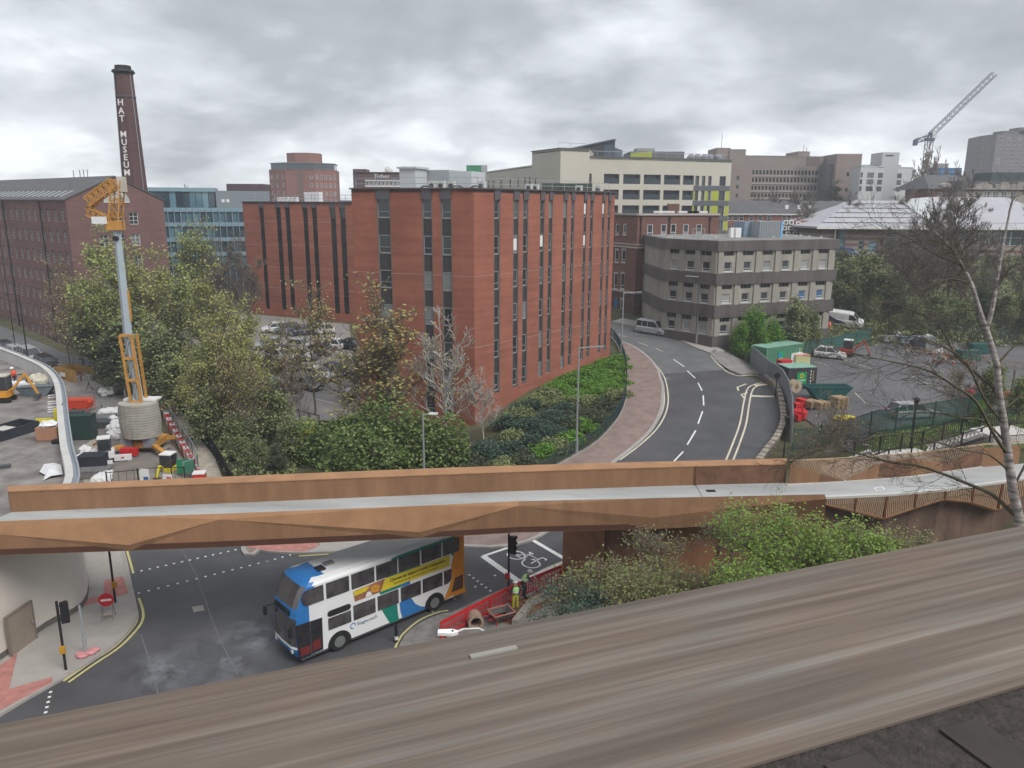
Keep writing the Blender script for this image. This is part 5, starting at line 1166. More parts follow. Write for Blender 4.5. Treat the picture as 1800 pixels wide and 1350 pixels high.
  s=MB();s.add([(a.x,a.y+.35,ZD-.1),(b.x,b.y+.35,ZD-.1),(b.x,b.y+.35,zb-.25),(a.x,a.y+.35,za-.25)],[(0,3,2,1)]);
  s.beam((a.x,a.y,za),(b.x,b.y,zb),.08);s.build('lower_rail',M_rust,root)
  # balustrade on the far side: solid folds and slats
 ft=[G(a,b,ZD)for a,b in((1386,852),(1440,849.5),(1487,847),(1543,843),(1600,838.5),(1655,831),(1725,821),(1790,815))]
 hh=[1.25,.55,.05,.95,1.15,.55,1.2,1.2]
 for i in range(len(ft)-1):
  a,b=ft[i],ft[i+1];s=MB();s.add([(a.x,a.y,ZD-.5),(b.x,b.y,ZD-.5),(b.x,b.y,ZD+hh[i+1]),(a.x,a.y,ZD+hh[i])]+[(p.x,p.y+.07,z)for p,z in((a,ZD-.5),(b,ZD-.5),(b,ZD+hh[i+1]),(a,ZD+hh[i]))],[(0,1,2,3),(7,6,5,4),(2,6,7,3),(0,3,7,4),(1,5,6,2)])
  s.build('solid_fold',M_rust_d if i%2 else M_rust,root)
  s=MB();n=18
  for k in range(n):
   f=(k+.5)/n;p=a.lerp(b,f);z0=ZD+hh[i]+(hh[i+1]-hh[i])*f
   if z0<ZD+1.2:s.beam((p.x,p.y+.2,z0-.4),(p.x+.12,p.y+.2,ZD+1.35),.05)
  s.beam((a.x,a.y+.2,ZD+1.38),(b.x,b.y+.2,ZD+1.38),.07);s.build('slat_panel',mat('pale_rust_slat',(.42,.29,.19)),root,kind='stuff')
footbridge()
# rusted abutment wall and steps to the right
def abutment():
 root=thing('rust_retaining_wall','tall rusted steel retaining wall beneath the footbridge behind the green shrubs','retaining wall',(0,0,0))
 P=[G(1024,976,0).xy,G(955,936,0).xy];a=Vector((4.6,40.5));pts=[Vector((3.2,42.5)),Vector((5.2,38.6)),Vector((8,37.9)),Vector((11,37.7)),Vector((14,37.6)),Vector((16.5,38.0))]
 for i,(p,q)in enumerate(zip(pts,pts[1:])):
  b=MB();d=udir(p,q);b.obox((p+q)/2,d,(q-p).length-.03,.3,0,6.3 if i>0 else 5.4);b.build('wall_panel',M_rust_d if i%2 else mat('mid_rusted_steel',(.22,.105,.055),.8,var=.25,scale=1.2),root)
  b=MB();b.box(q.x-.05,q.x+.05,q.y-.25,q.y-.12,0,6.02);b.build('panel_post',mat('dark_rust_post',(.14,.055,.03)),root)
abutment()
def under_deck_wall():
 root=thing('brown_side_wall','dull brown wall in the shade beneath the slatted part of the footbridge','wall',(0,0,0));P=[G(a,b,ZD)for a,b in((1440,878),(1505,873),(1562,869),(1611,865.5),(1662,860),(1712,853),(1765,846),(1835,835))]
 for a,b in zip(P,P[1:]):d=udir(a,b);m=MB();c=(a+b)/2;m.obox((c.x,c.y+.75),d,(b-a).xy.length-.02,.25,0,5.95);m.build('wall_panel',mat('dull_brown_wall',(.15,.10,.075),.9,var=.35,scale=1.0,stretch=(1,1,.4)),root)
under_deck_wall()
def stairs():
 A,B,C,D,E2=G(1457,836,4.2),G(1545,803,5.4),G(1628,793,5.5),G(1728,760,7.4),G(1800,755,7.4)
 root=thing('steps','pale stepped ramp climbing beside the rusted balustrade to the upper path','steps',(0,0,0));mt=mat('pale_stair_tread',(.5,.48,.45),.85,var=.1);mk=mat('stair_riser_grey',(.2,.19,.18),.9)
 def flight(p,q,n):
  d=(q-p).xy.normalized();w=Vector((-d.y,d.x))*.95
  for k in range(n):
   c=p.lerp(q,(k+.5)/n);l=(q-p).xy.length/n;z=p.z+(q.z-p.z)*(k+1)/n;b=MB();b.obox(c,d,l*.62,1.9,z-.09,z);b.build('tread',mt,root)
   b=MB();b.obox(c,d,l*.98,1.8,z-2.2,z-.1);b.build('step_block',mk,root)
  for s in(1,-1):
   b=MB();P=[p.xy+w*s*1.05,q.xy+w*s*1.05];b.beam((P[0].x,P[0].y,p.z+.05),(P[1].x,P[1].y,q.z+.1),.22);b.build('stringer',mt,root)
 flight(A,B,13);flight(C,D,14)
 for p,q in((B,C),(D,E2)):b=MB();d=(q-p).xy.normalized();b.obox((p+q)/2,d,(q-p).length+.2,2.0,p.z-.6,p.z);b.build('landing',mt,root)
 # handrails
 def handrail(L,label,m=M_black,hgt=1.1,step=1.5,bars=True,name='railing'):
  r=thing(name,label,'railing',(0,0,0));P=[Vector(p)for p in L];tot=MB();inf=MB()
  for a,b in zip(P,P[1:]):
   n=max(1,round((b-a).length/step))
   for k in range(n):q=a.lerp(b,k/n);pm=MB();pm.beam((q.x,q.y,q.z-.2),(q.x,q.y,q.z+hgt+.1),.08);pm.build('post',m,r)
   tot.beam((a.x,a.y,a.z+hgt),(b.x,b.y,b.z+hgt),.06);tot.beam((a.x,a.y,a.z+.15),(b.x,b.y,b.z+.15),.04)
   if bars:
    for k in range(n*9):q=a.lerp(b,(k+.5)/(n*9));inf.beam((q.x,q.y,q.z+.15),(q.x,q.y,q.z+hgt),.022)
  tot.build('top_rail',m,r,kind='stuff')
  if bars:inf.build('bars',m,r,kind='stuff')
  return r
 Rz=lambda a,b,z:G(a,b,z)
 handrail([Rz(1500,806,5.0),Rz(1545,795,5.5),Rz(1620,785,5.6),Rz(1656,771,6.3),Rz(1722,750,7.4),Rz(1800,745,7.4)],'black metal railing following the steps on their uphill side')
 handrail([Rz(1466,846,4.2),Rz(1560,815,5.3),Rz(1640,800,5.7),Rz(1740,772,7.4),Rz(1800,768,7.4)],'thin black handrail between the steps and the rusted balustrade',bars=False,hgt=.95)
 return handrail
handrail=stairs()
# ------------------------------------------------------------------ curved white wall, raised deck on the left
def curved_deck():
 root=thing('curved_wall','smooth cream curved wall with a closed grey door holding up the raised deck','wall',(0,0,0))
 W_=[Vector(p)for p in WALL];n_=len(W_)
 def outer(L,d):return[Vector(q)for q in offset_line(L,d)]
 m=MB();P=[]
 for p in W_:P+=[(p.x,p.y,0.0),(p.x,p.y,7.0 if p.y>38.6 else 5.95)]
 I=outer(W_,-.42) # inner face
 m.add(P,[(2*i,2*i+1,2*i+3,2*i+2)[::-1]for i in range(n_-1)]);wl=m.build('wall_face',M_wallw,root,smooth=True)
 b=MB();Q=[]
 for p,q in zip(W_,I):Q+=[(q.x,q.y,5.9),(q.x,q.y,7.0)]
 K0=next(i for i,p in enumerate(W_)if p.y>38.6)
 b.add(Q,[(2*i,2*i+1,2*i+3,2*i+2)for i in range(K0,n_-1)]);b.build('parapet_inner_face',M_conc,root,smooth=True)
 # pale coping with a grey outer gutter
 c=MB();O=outer(W_,.26)[K0:];M2=outer(W_,-.02)[K0:];I2=outer(W_,-.42)[K0:]
 def stripz(A,B,za,zb,name,mm,t=.1):
  s=MB();P=[]
  for p,q in zip(A,B):P+=[(p.x,p.y,za),(q.x,q.y,zb),(p.x,p.y,za-t),(q.x,q.y,zb-t)]
  f=[]
  for i in range(len(A)-1):
   k=4*i;f+=[(k,k+1,k+5,k+4),(k+2,k+6,k+7,k+3),(k,k+4,k+6,k+2),(k+1,k+3,k+7,k+5)]
  s.add(P,[t_ for t_ in f]);o=s.build(name,mm,root);return o
 stripz(I2,M2,7.14,7.12,'coping',M_conc);stripz(M2,O,7.0,6.9,'gutter',mat('gutter_grey',(.27,.31,.35),.5,metal=.3));
 r=MB();
 for a,b_ in zip(O,O[1:]):r.beam((a.x,a.y,6.98),(b_.x,b_.y,6.98),.1,.14)
 r.build('gutter_lip',M_steel,root)
 sk=MB();
 for a,b_ in zip(outer(W_,.012),outer(W_,.012)[1:]):
  if a.y<47:sk.add([(a.x,a.y,.1),(b_.x,b_.y,.1),(b_.x,b_.y,.45),(a.x,a.y,.45)],[(0,1,2,3),(3,2,1,0)])
 sk.build('base_band',mat('wall_base_band',(.30,.27,.25),.85,var=.1),root)
 # the door
 a,b_=G(21,1154,.1),G(63,1123,.1);d=(b_-a).xy.normalized();L=(b_-a).length;o=MB();o.box(0,L,-.0,.1,0,ZAT(b_.x,b_.y,1058)-.1);q=a.xy+Vector((d.y,-d.x))*.03
 dr=o.build('door',mat('grey_brown_door',(.27,.22,.18),.6,var=.08),root,loc=(q.x,q.y,.1),rz=math.atan2(d.y,d.x));hb=ZAT(b_.x,b_.y,1058)-.1
 f=MB();f.box(-.07,0,-.03,.1,0,hb+.07);f.box(L,L+.07,-.03,.1,0,hb+.07);f.box(0,L,-.03,.1,hb,hb+.07);f.build('door_frame',mat('brown_door_frame',(.2,.17,.14),.6),dr)
 f=MB();f.box(L-.2,L-.12,-.12,-.05,1.0,1.15);f.build('handle',M_steel,dr)
 poly=[(p.x,p.y)for p in I]+[(-120,110),(-120,20)]
 pl=drape('roof_deck',poly,5.9,M_roofdeck,flat=0)
curved_deck()
# ------------------------------------------------------------------ railway viaduct that carries the viewer
def viaduct():
 a=math.radians(20.5);d=Vector((math.cos(a),math.sin(a)));n=Vector((-d.y,d.x));L0,L1=-40,90
 def band(n0,n1,z0,z1,name,m):
  b=MB();q=lambda u,v:tuple(d*u+n*v);b.prism([q(L0,n0),q(L1,n0),q(L1,n1),q(L0,n1)],z0,z1);return tag(b.build(name,m),kind='structure')
 ms=bpy.data.materials.new('streaked_viaduct_edge');ms.use_nodes=True;nt=ms.node_tree;N=nt.nodes.new;Lk=nt.links.new;bs=nt.nodes['Principled BSDF'];bs.inputs['Roughness'].default_value=.85;bs.inputs['Specular IOR Level'].default_value=.25
 tc=N('ShaderNodeTexCoord');mp=N('ShaderNodeMapping');mp.inputs['Rotation'].default_value=(0,0,-a);Lk(tc.outputs['Object'],mp.inputs[0])
 def nz(sc,scale,det=6,ro=.6,seed=0):
  m2=N('ShaderNodeMapping');m2.inputs['Scale'].default_value=sc;m2.inputs['Location'].default_value=(seed,seed*1.7,0);Lk(mp.outputs[0],m2.inputs[0]);x=N('ShaderNodeTexNoise');x.inputs['Scale'].default_value=scale;x.inputs['Detail'].default_value=det;x.inputs['Roughness'].default_value=ro;Lk(m2.outputs[0],x.inputs[0]);return x.outputs[0]
 r1=N('ShaderNodeValToRGB');Lk(nz((.20,8,1),1.5,4,.55),r1.inputs[0]);e=r1.color_ramp.elements;e[0].position=.33;e[0].color=(.115,.095,.08,1);e[1].position=.72;e[1].color=(.215,.203,.188,1);k=e.new(.50);k.color=(.150,.124,.105,1);k=e.new(.60);k.color=(.18,.155,.134,1)
 r2=N('ShaderNodeValToRGB');Lk(nz((.35,20,1),1.5,4,.55,5),r2.inputs[0]);e=r2.color_ramp.elements;e[0].position=.35;e[0].color=(.86,.86,.86,1);e[1].position=.68;e[1].color=(1.14,1.14,1.13,1)
 r3=N('ShaderNodeValToRGB');Lk(nz((1.0,2.2,1),1.1,4,.5,9),r3.inputs[0]);e=r3.color_ramp.elements;e[0].position=.35;e[0].color=(1.04,.97,.92,1);e[1].position=.65;e[1].color=(.95,.97,.98,1)
 m1=N('ShaderNodeMixRGB');m1.blend_type='MULTIPLY';m1.inputs[0].default_value=1;Lk(r1.outputs[0],m1.inputs[1]);Lk(r2.outputs[0],m1.inputs[2]);m3=N('ShaderNodeMixRGB');m3.blend_type='MULTIPLY';m3.inputs[0].default_value=1;Lk(m1.outputs[0],m3.inputs[1]);Lk(r3.outputs[0],m3.inputs[2]);Lk(m3.outputs[0],bs.inputs['Base Color'])
 band(2.36,3.80,19.05,19.6,'viaduct_edge',ms)
 band(-6,2.36,18.9,19.585,'track_bed',mat('shaded_ballast',(.05,.042,.038),.95,var=.35,scale=14,bump=.6,bscale=40))  # the shade over the track is put into the ballast colour
 band(-6,3.72,8,18.88,'viaduct_body',brickmat('viaduct_brick',(.2,.1,.07),(.16,.08,.06),(.2,.15,.12)))
 for i in range(26):
  u=-3+i*.68;c=d*u+n*1.0;b=MB();b.obox(c,n,2.5,.24,19.588,19.60);tag(b.build('sleeper',mat('shaded_timber_sleeper',(.05,.042,.038),.9,var=.2,scale=5)),kind='structure')  # sleepers carry the same painted shade as the ballast
 b=MB();q=lambda u,v,z:(d.x*u+n.x*v,d.y*u+n.y*v,z);b.beam(q(-6,1.45,19.62),q(24,1.45,19.62),.07,.14);tag(b.build('rail',mat('rusty_rail',(.12,.07,.05),.5,metal=.5)),kind='structure')
 s=MB();p=G(868,1148,19.6);s.obox(p.xy,d,.27,.035,19.6,19.612);tag(s.build('pale_stone',mat('pale_chip',(.27,.26,.23),.8)),'pale flat sliver of stone lying on the streaked viaduct edge','stone')
viaduct()
# ------------------------------------------------------------------ trees, shrubs, ground cover
def leafmat(name,cols,tr=.3):return mat(name,cols[0],.75,var=0,rand_cols=cols,island=1,trans=tr,spec=.25)
LF_spring=leafmat('spring_leaf',[(.24,.30,.09),(.34,.40,.12),(.44,.47,.18),(.29,.37,.10),(.48,.50,.21)])
LF_yellow=leafmat('yellow_green_leaf',[(.26,.30,.09),(.43,.44,.13),(.52,.50,.17),(.31,.37,.11),(.38,.36,.14)])
LF_orange=leafmat('young_orange_leaf',[(.34,.25,.11),(.42,.32,.13),(.42,.40,.16),(.28,.29,.11),(.48,.40,.16)])
LF_dark=leafmat('dark_leaf',[(.06,.08,.048),(.095,.12,.06),(.08,.098,.065),(.13,.15,.08)])
LF_laurel=leafmat('laurel_leaf',[(.06,.11,.03),(.12,.19,.045),(.22,.28,.09),(.08,.14,.03),(.34,.37,.18)],.25)
LF_green=leafmat('bright_shrub_leaf',[(.08,.19,.025),(.14,.29,.04),(.20,.36,.06),(.10,.23,.03)],.3)
LF_brown=leafmat('brown_twig_tip',[(.17,.14,.11),(.22,.18,.14),(.19,.17,.13),(.14,.12,.10)],.1)
LF_ivy=leafmat('slope_scrub_leaf',[(.14,.18,.075),(.20,.25,.10),(.27,.30,.13),(.16,.19,.09)],.2)
LF_grey=leafmat('blue_green_leaf',[(.035,.07,.05),(.06,.11,.075),(.09,.14,.10),(.04,.06,.045)],.2)
def segs_mesh(name,SG,m,n=4):
 V=np.empty((len(SG)*2*n,3),'f');F=[]
 for i,(p,q,r0,r1)in enumerate(SG):
  d=(q-p).normalized();x=d.cross(Vector((.3,.1,.95))if abs(d.z)<.9 else Vector((1,0,0))).normalized();y=d.cross(x);k=i*2*n
  for j in range(n):
   a=2*math.pi*j/n;o=x*math.cos(a)+y*math.sin(a);V[k+j]=p+o*r0;V[k+n+j]=q+o*r1
 K=np.arange(len(SG))[:,None,None]*2*n;j=np.arange(n);base=np.stack([j,(j+1)%n,(j+1)%n+n,j+n],1)[None];F=(K+base).reshape(-1)
 return np_mesh(name,V,F,4,m)
def np_mesh(name,V,F,per,m,smooth=False):
 me=bpy.data.meshes.new(name);nf=len(F)//per;me.vertices.add(len(V));me.vertices.foreach_set('co',np.asarray(V,'f').ravel());me.loops.add(len(F));me.loops.foreach_set('vertex_index',np.asarray(F,'i'))
 me.polygons.add(nf);me.polygons.foreach_set('loop_start',np.arange(nf,dtype='i')*per);me.polygons.foreach_set('loop_total',np.full(nf,per,'i'));me.materials.append(m);me.update(calc_edges=True);return me
def leaves_mesh(name,P,size,m,seed=0,flat=.5,var=.4):
 R=np.random.RandomState(seed);P=np.asarray(P,'f');n=len(P);s=size*(1+var*(R.rand(n)*2-1))
 a=R.normal(size=(n,3));a/=np.linalg.norm(a,axis=1)[:,None];u=R.normal(size=(n,3));u[:,2]+=0;nn=a.copy();nn[:,2]=np.abs(nn[:,2])+flat;nn/=np.linalg.norm(nn,axis=1)[:,None]
 u=np.cross(nn,u);u/=np.linalg.norm(u,axis=1)[:,None];v=np.cross(nn,u);u*=(s*.5)[:,None];v*=(s*.32)[:,None]
 V=np.stack([P-u,P-v,P+u,P+v],1).reshape(-1,3);F=np.arange(n*4);return np_mesh(name,V,F,4,m)
def grow(rng,p,d,ln,r,lv,SG,TP,spread=.6,up=.15,kids=3,shrink=.68,segn=3,rmin=.012,tipn=1):
 q=p;dd=d
 for i in range(segn):
  dd=(dd+Vector((rng.gauss(0,.13),rng.gauss(0,.13),rng.gauss(0,.08)+up*.3))).normalized();e=q+dd*(ln/segn);r1=max(rmin,r*(1-.28*(i+1)/segn));SG.append((q,e,max(rmin,r*(1-.28*i/segn)),r1))
  if lv<=1:
   for _ in range(tipn):TP.append(q.lerp(e,rng.random()))
  if lv>0 and i<segn-1 and rng.random()<.75:
   s=Vector((rng.gauss(0,1),rng.gauss(0,1),rng.gauss(.1,.6))).normalized();nd=(dd*(1-spread*.7)+s*spread+Vector((0,0,up))).normalized();grow(rng,e,nd,ln*shrink*rng.uniform(.7,1),r1*.55,lv-1,SG,TP,spread,up,kids,shrink,segn,rmin,tipn)
  q=e
 if lv>0:
  for k in range(kids):
   s=Vector((rng.gauss(0,1),rng.gauss(0,1),rng.gauss(.1,.6))).normalized();nd=(dd*(1-spread*.6)+s*spread+Vector((0,0,up))).normalized();grow(rng,q,nd,ln*shrink*rng.uniform(.75,1.1),r*.6,lv-1,SG,TP,spread,up,kids,shrink,segn,rmin,tipn)
 else:
  for _ in range(2*tipn):TP.append(q+Vector((rng.gauss(0,.2),rng.gauss(0,.2),rng.gauss(0,.2))))
def tree_meshes(key,H,seed,trunk_h,r,lv=4,leaf=None,leafn=5000,lsize=.28,cloud=.55,spread=.6,up=.15,kids=3,bark=None,shrink=.68,limbs=5,rmin=.015,tipn=1,first=.42):
 rng=random.Random(seed);SG=[];TP=[];p=Vector((0,0,0));d=Vector((rng.gauss(0,.04),rng.gauss(0,.04),1)).normalized();n=7;q=p
 for i in range(n):
  e=q+(d+Vector((rng.gauss(0,.05),rng.gauss(0,.05),0)))*(H*.8/n);SG.append((q,e,r*(1-.8*i/n),r*(1-.8*(i+1)/n)))
  z=(i+1)/n*.8
  if z*H>trunk_h:
   for k in range(limbs//2+(1 if i%2 else 0)):
    a=rng.random()*6.28;nd=Vector((math.cos(a),math.sin(a),.35+up*2+rng.random()*.4)).normalized();grow(rng,e,nd,H*first*(1-.55*z)*rng.uniform(.7,1)*.6,r*(1-.8*z)*.6,lv-2,SG,TP,spread,up,kids,shrink,3,rmin,tipn)
  q=e
 grow(rng,q,Vector((0,0,1)),H*.2,r*.2,lv-2,SG,TP,spread,up,kids,shrink,3,rmin,tipn)
 tm=segs_mesh('trunk',SG,bark or M_trunk,4 if len(SG)<3000 else 3);cm=None
 if leaf:
  R=np.random.RandomState(seed);T=np.array([tuple(t)for t in TP],'f');P=T[R.randint(0,len(T),leafn)]+R.normal(size=(leafn,3))*cloud*.5;P=P[P[:,2]>.15];cm=leaves_mesh('crown',P,lsize,leaf,seed)
 return tm,cm
PROTO={}
def proto(k,**kw):
 PROTO[k]=[tree_meshes(k,seed=kw.get('seed',1)*10+i,**{a:b for a,b in kw.items()if a not in('seed','n')})for i in range(kw.get('n',2))]
proto('broad',H=12,trunk_h=2.2,r=.2,lv=5,leaf=LF_spring,leafn=4300,lsize=.30,cloud=.6,kids=3,limbs=6,seed=1,n=3)
proto('yellow',H=12,trunk_h=1.8,r=.18,lv=5,leaf=LF_yellow,leafn=3100,lsize=.28,cloud=.5,kids=3,limbs=6,seed=2)
proto('dark',H=8,trunk_h=.6,r=.16,lv=5,leaf=LF_dark,leafn=7000,lsize=.34,cloud=.8,kids=3,limbs=7,seed=3)
proto('slim',H=12,trunk_h=1.6,r=.1,lv=5,leaf=LF_orange,leafn=1500,lsize=.24,cloud=.5,spread=.5,up=.2,kids=2,limbs=6,seed=4,n=3,rmin=.02,first=.36)
proto('birch',H=10,trunk_h=1.5,r=.12,lv=5,leaf=LF_orange,leafn=260,lsize=.2,cloud=.4,spread=.5,up=.2,kids=2,limbs=6,bark=M_birch,seed=5,rmin=.022,first=.42)
proto('twiggy',H=6,trunk_h=.3,r=.05,lv=5,leaf=LF_yellow,leafn=120,lsize=.14,cloud=.3,spread=.5,up=.2,kids=2,limbs=6,bark=M_twig,seed=15,rmin=.012,first=.5)
proto('bare',H=12,trunk_h=2,r=.18,lv=6,leaf=LF_brown,leafn=900,lsize=.18,cloud=.3,spread=.5,up=.22,kids=2,limbs=6,seed=6,n=3,rmin=.022)
proto('poplar',H=20,trunk_h=2,r=.25,lv=5,leaf=None,spread=.28,up=.5,kids=2,limbs=8,bark=M_twig,seed=7,rmin=.05,first=.34)
proto('scrub',H=7,trunk_h=.4,r=.1,lv=5,leaf=LF_ivy,leafn=4200,lsize=.30,cloud=.7,kids=3,limbs=7,seed=8,n=2)
proto('bright',H=5,trunk_h=.4,r=.09,lv=4,leaf=LF_green,leafn=6500,lsize=.24,cloud=.7,kids=3,limbs=7,seed=9)
proto('conifer',H=10,trunk_h=.6,r=.2,lv=4,leaf=LF_dark,leafn=5500,lsize=.42,cloud=.6,up=-.12,spread=.3,kids=2,limbs=8,seed=10,n=1)
def tree(kind,x,y,H,label,group=None,wide=1.0,cat='tree',k=None,name=None,sink=0.1,z=None):
 base={'broad':12,'yellow':12,'dark':8,'slim':12,'birch':10,'bare':12,'poplar':20,'scrub':7,'bright':5,'conifer':10,'twiggy':6}[kind]
 v=PROTO[kind];i=(int(abs(x*7.3+y*3.1))if k is None else k);tm,cm=v[i%len(v)];s=H/base*1.02
 nm=name or{'birch':'birch_tree','poplar':'bare_poplar','scrub':'scrub_bush','bright':'green_shrub','conifer':'conifer_tree','slim':'young_tree','bare':'bare_tree','twiggy':'sapling','dark':'evergreen_bush'}.get(kind,'leafy_tree')
 t=thing(nm,label,cat,(x,y,(h(x,y)if z is None else z)-sink),(x*1.7+y)%6.28,group);t.scale=(s*wide,s*wide,s);inst('trunk',tm,t)
 if cm:inst('crown',cm,t)
 return t
ORD='first second third fourth fifth sixth seventh eighth ninth tenth eleventh twelfth thirteenth fourteenth fifteenth sixteenth seventeenth eighteenth nineteenth twentieth'.split()
def tpx(kind,px,Y,top,label,wide=1.0,**kw):
 q=AT(px,Y,600);z0=h(q.x,Y);return tree(kind,q.x,Y,ZAT(q.x,Y,top)-z0,label,wide=wide,**kw)
UNDER=[('yellow',330,70,640,1.1,'olive tree spreading over the netted path fence'),('yellow',425,71,612,1.0,'broad leafy tree in the middle of the scrub by the car park'),('scrub',470,67,690,1.2,'green scrub bush beside the laurel clump'),('scrub',400,65,740,1.3,'low green scrub bush by the short black railings'),('scrub',350,68,700,1.2,'green scrub bush at the bend of the netted fence'),('slim',440,66,640,1.0,'thin sparse tree with pale leaves in the scrub'),('slim',380,68,610,1.0,'thin sparse tree above the netted fence'),('twiggy',500,70,650,.9,'leafless grey tree at the corner of the office car park'),('scrub',440,62,775,1.3,'lowest scrub bush just above the footbridge parapet'),('dark',470,60,790,1.2,'dark bush at the end of the laurel clump above the footbridge'),('scrub',500,63,745,1.1,'grey green bush touching the laurel clump'),('yellow',300,100,520,1.0,'yellowish tree far back beside the mill gable'),('slim',140,96,520,1.1,'sparse reddish tree beside the mill corner')]
g1='trees between the building site and the office car park'
L_=[('broad',212,97,436,'big pale green tree in front of the mill gable'),('broad',180,93,500,'leafy tree beside the mill corner, behind the crane mast'),('yellow',262,92,478,'yellow green tree just beyond the crane mast'),
('broad',345,118,418,'rounded pale tree in front of the glass office'),('broad',318,98,478,'green tree between the crane and the glass office'),('yellow',372,92,500,'yellow tipped tree at the middle of the tree belt'),
('bare',442,112,448,'bare grey tree against the corner of the rear office wing'),('bare',395,116,452,'bare thin tree before the glass office fins'),('yellow',405,74,560,'large yellow green tree nearest the sandy path bend'),
('yellow',448,80,560,'spreading yellow leaved tree at the edge of the car park'),('broad',352,75,590,'olive green tree beside the fence with a leaning outline'),('slim',118,98,482,'sparse thin tree in front of the long mill wall')]
for kd,px,Y,tp,lb in L_:tpx(kd,px,Y,tp,lb,group=g1)
for kd,px,Y,tp,w_,lb in UNDER:tpx(kd,px,Y,tp,lb,group=g1,wide=w_)
for i,(px,Y,tp)in enumerate(((205,88,600),(265,84,590),(322,84,610),(300,78,640),(368,72,680),(240,90,560),(420,70,750),(350,70,740),(455,70,755),(395,64,775),(480,66,775),(290,82,600),(175,94,560))):
 tpx('scrub' if i%2 else 'dark',px,Y,tp,ORD[i]+' of the dull bushes under the tree belt beside the sandy path',group='dark bushes under the tree belt',wide=1.25)
for px,Y,tp,w,lb in((430,92,620,1.3,'green hedge bush at the far edge of the car park'),(452,84,660,1.2,'green hedge bush beside the parked estate cars'),(400,84,650,1.3,'low green hedge bush among the tree trunks')):tpx('bright',px,Y,tp,lb,wide=w,group='hedge bushes at the car park edge')
for px,Y,tp,lb,w in((548,79,528,'slender young tree with orange leaves in front of the parked cars',1.25),(655,69,533,'tallest slender orange leaved tree against the red brick wall',1.6),(695,69,600,'shorter orange leaved tree close to the red office wall',1.6),(500,80,590,'thin sparse tree at the end of the parked car row',1.2),(640,67,610,'short orange leaved sapling beside the red building corner',1.5)):
 tpx('slim',px,Y,tp,lb,wide=w,group='young trees in front of the office block')
tpx('birch',787,67.5,590,'white stemmed bare birch in front of the red brick wall',wide=1.35);tpx('birch',850,68,672,'small bare birch leaning at the corner of the red block',wide=1.3,k=1)
def bush_mesh(seed,rx,ry,rz,n,size,leaf,lumps=26,skin=.25):
 R=np.random.RandomState(seed);C=R.normal(size=(lumps,3));C/=np.linalg.norm(C,axis=1)[:,None];C[:,2]=np.abs(C[:,2]);C*=(R.rand(lumps,1)*.45+.42);rad=R.rand(lumps)*.22+.26
 k=R.randint(0,lumps,n);d=R.normal(size=(n,3));d/=np.linalg.norm(d,axis=1)[:,None];P=C[k]+d*rad[k][:,None]*(1-skin*R.rand(n,1)**1.5);P=P[P[:,2]>-.02]*np.array([rx,ry,rz]);return leaves_mesh('foliage',P,size,leaf,seed,flat=.7)
def bush(name,label,x,y,rx,ry,rz,n,size,leaf,seed=0,group=None,cat='bush',z=None,stems=6):
 t=thing(name,label,cat,(x,y,(h(x,y)if z is None else z)-.1),0,group);inst('foliage',bush_mesh(seed,rx,ry,rz,n,size,leaf),t)
 rng=random.Random(seed);SG=[];TP=[]
 for _ in range(stems):grow(rng,Vector((rng.uniform(-.3,.3)*rx,rng.uniform(-.3,.3)*ry,0)),Vector((rng.gauss(0,.5),rng.gauss(0,.5),1)).normalized(),rz*.4,.06,2,SG,TP)
 inst('stems',segs_mesh('stems',SG,M_trunk,3),t);return t
for i,(px,Y,tp,w,n)in enumerate(((590,64.5,722,4.6,15000),(690,63.5,712,4.9,16000),(765,63,728,3.9,12000),(640,60.5,752,4.2,11000))):
 q=AT(px,Y,780);rz=ZAT(q.x,Y,tp)-0;bush('laurel_bush',('broad laurel bush at the car park end of the green clump','tallest laurel bush with pale new leaves at the centre of the clump','yellowish laurel bush beside the lamp post and birch','low laurel bush on the road side of the clump')[i],q.x,Y,w,w*.7,rz*1.0,n,.30,LF_laurel,20+i,'laurel bushes behind the footbridge')
gb='shrubs planted along the bank below the red block'
def bank(px,py,r,hgt,leaf,seed,label,n=3500,size=.22):q=G(px,py);bush('bank_shrub',label,q.x,q.y,r,r,hgt,n,size,leaf,seed,gb,stems=3)
mix=[(LF_dark,'dark leaved'),(LF_green,'bright green'),(LF_grey,'blue green'),(LF_ivy,'dull olive')]
bp=[(1078,655,1.9,.9,1),(1058,662,2.0,.9,1),(1035,668,2.0,.9,1),(1068,676,2.0,.9,1),(1048,684,2.0,.9,1),(1015,690,2.0,.9,1),(1082,690,1.8,1.0,3),(1063,708,1.9,1.1,0),(1034,704,2.0,1.0,3),(1004,706,2.0,1.0,3),(990,716,1.8,1.1,2),(1012,722,2.0,1.1,0),(1040,728,1.9,1.1,0),(1000,745,2.0,1.3,0),(1022,748,1.8,1.1,1),(975,735,2.0,1.4,2),(945,752,2.2,1.6,2),(968,765,1.8,1.3,2),(1000,768,1.6,1.0,1),(930,775,1.9,1.3,2),(952,788,1.8,.9,1),(975,782,1.7,1.0,3),(905,768,1.6,1.2,3),(895,790,1.8,1.3,2),(870,800,1.9,1.3,2),(850,795,2.0,1.6,2),(920,802,1.7,.9,0),(840,812,1.8,1.2,0),(885,812,1.7,.9,3),(1088,640,1.6,.8,1),(1092,668,1.3,.8,1)]
bp+=[(1084,626,1.7,.8,1),(1068,634,1.9,.9,1),(1048,643,1.9,.9,1),(1026,653,1.9,.9,1),(1003,664,1.9,.9,1),(982,676,1.9,.9,1),(963,688,1.8,.9,3),(945,700,1.8,1.0,3),(928,712,1.8,1.1,2),(912,727,1.8,1.2,3),(896,742,1.8,1.2,2)]
cnt_=[-1,-1,-1,-1]
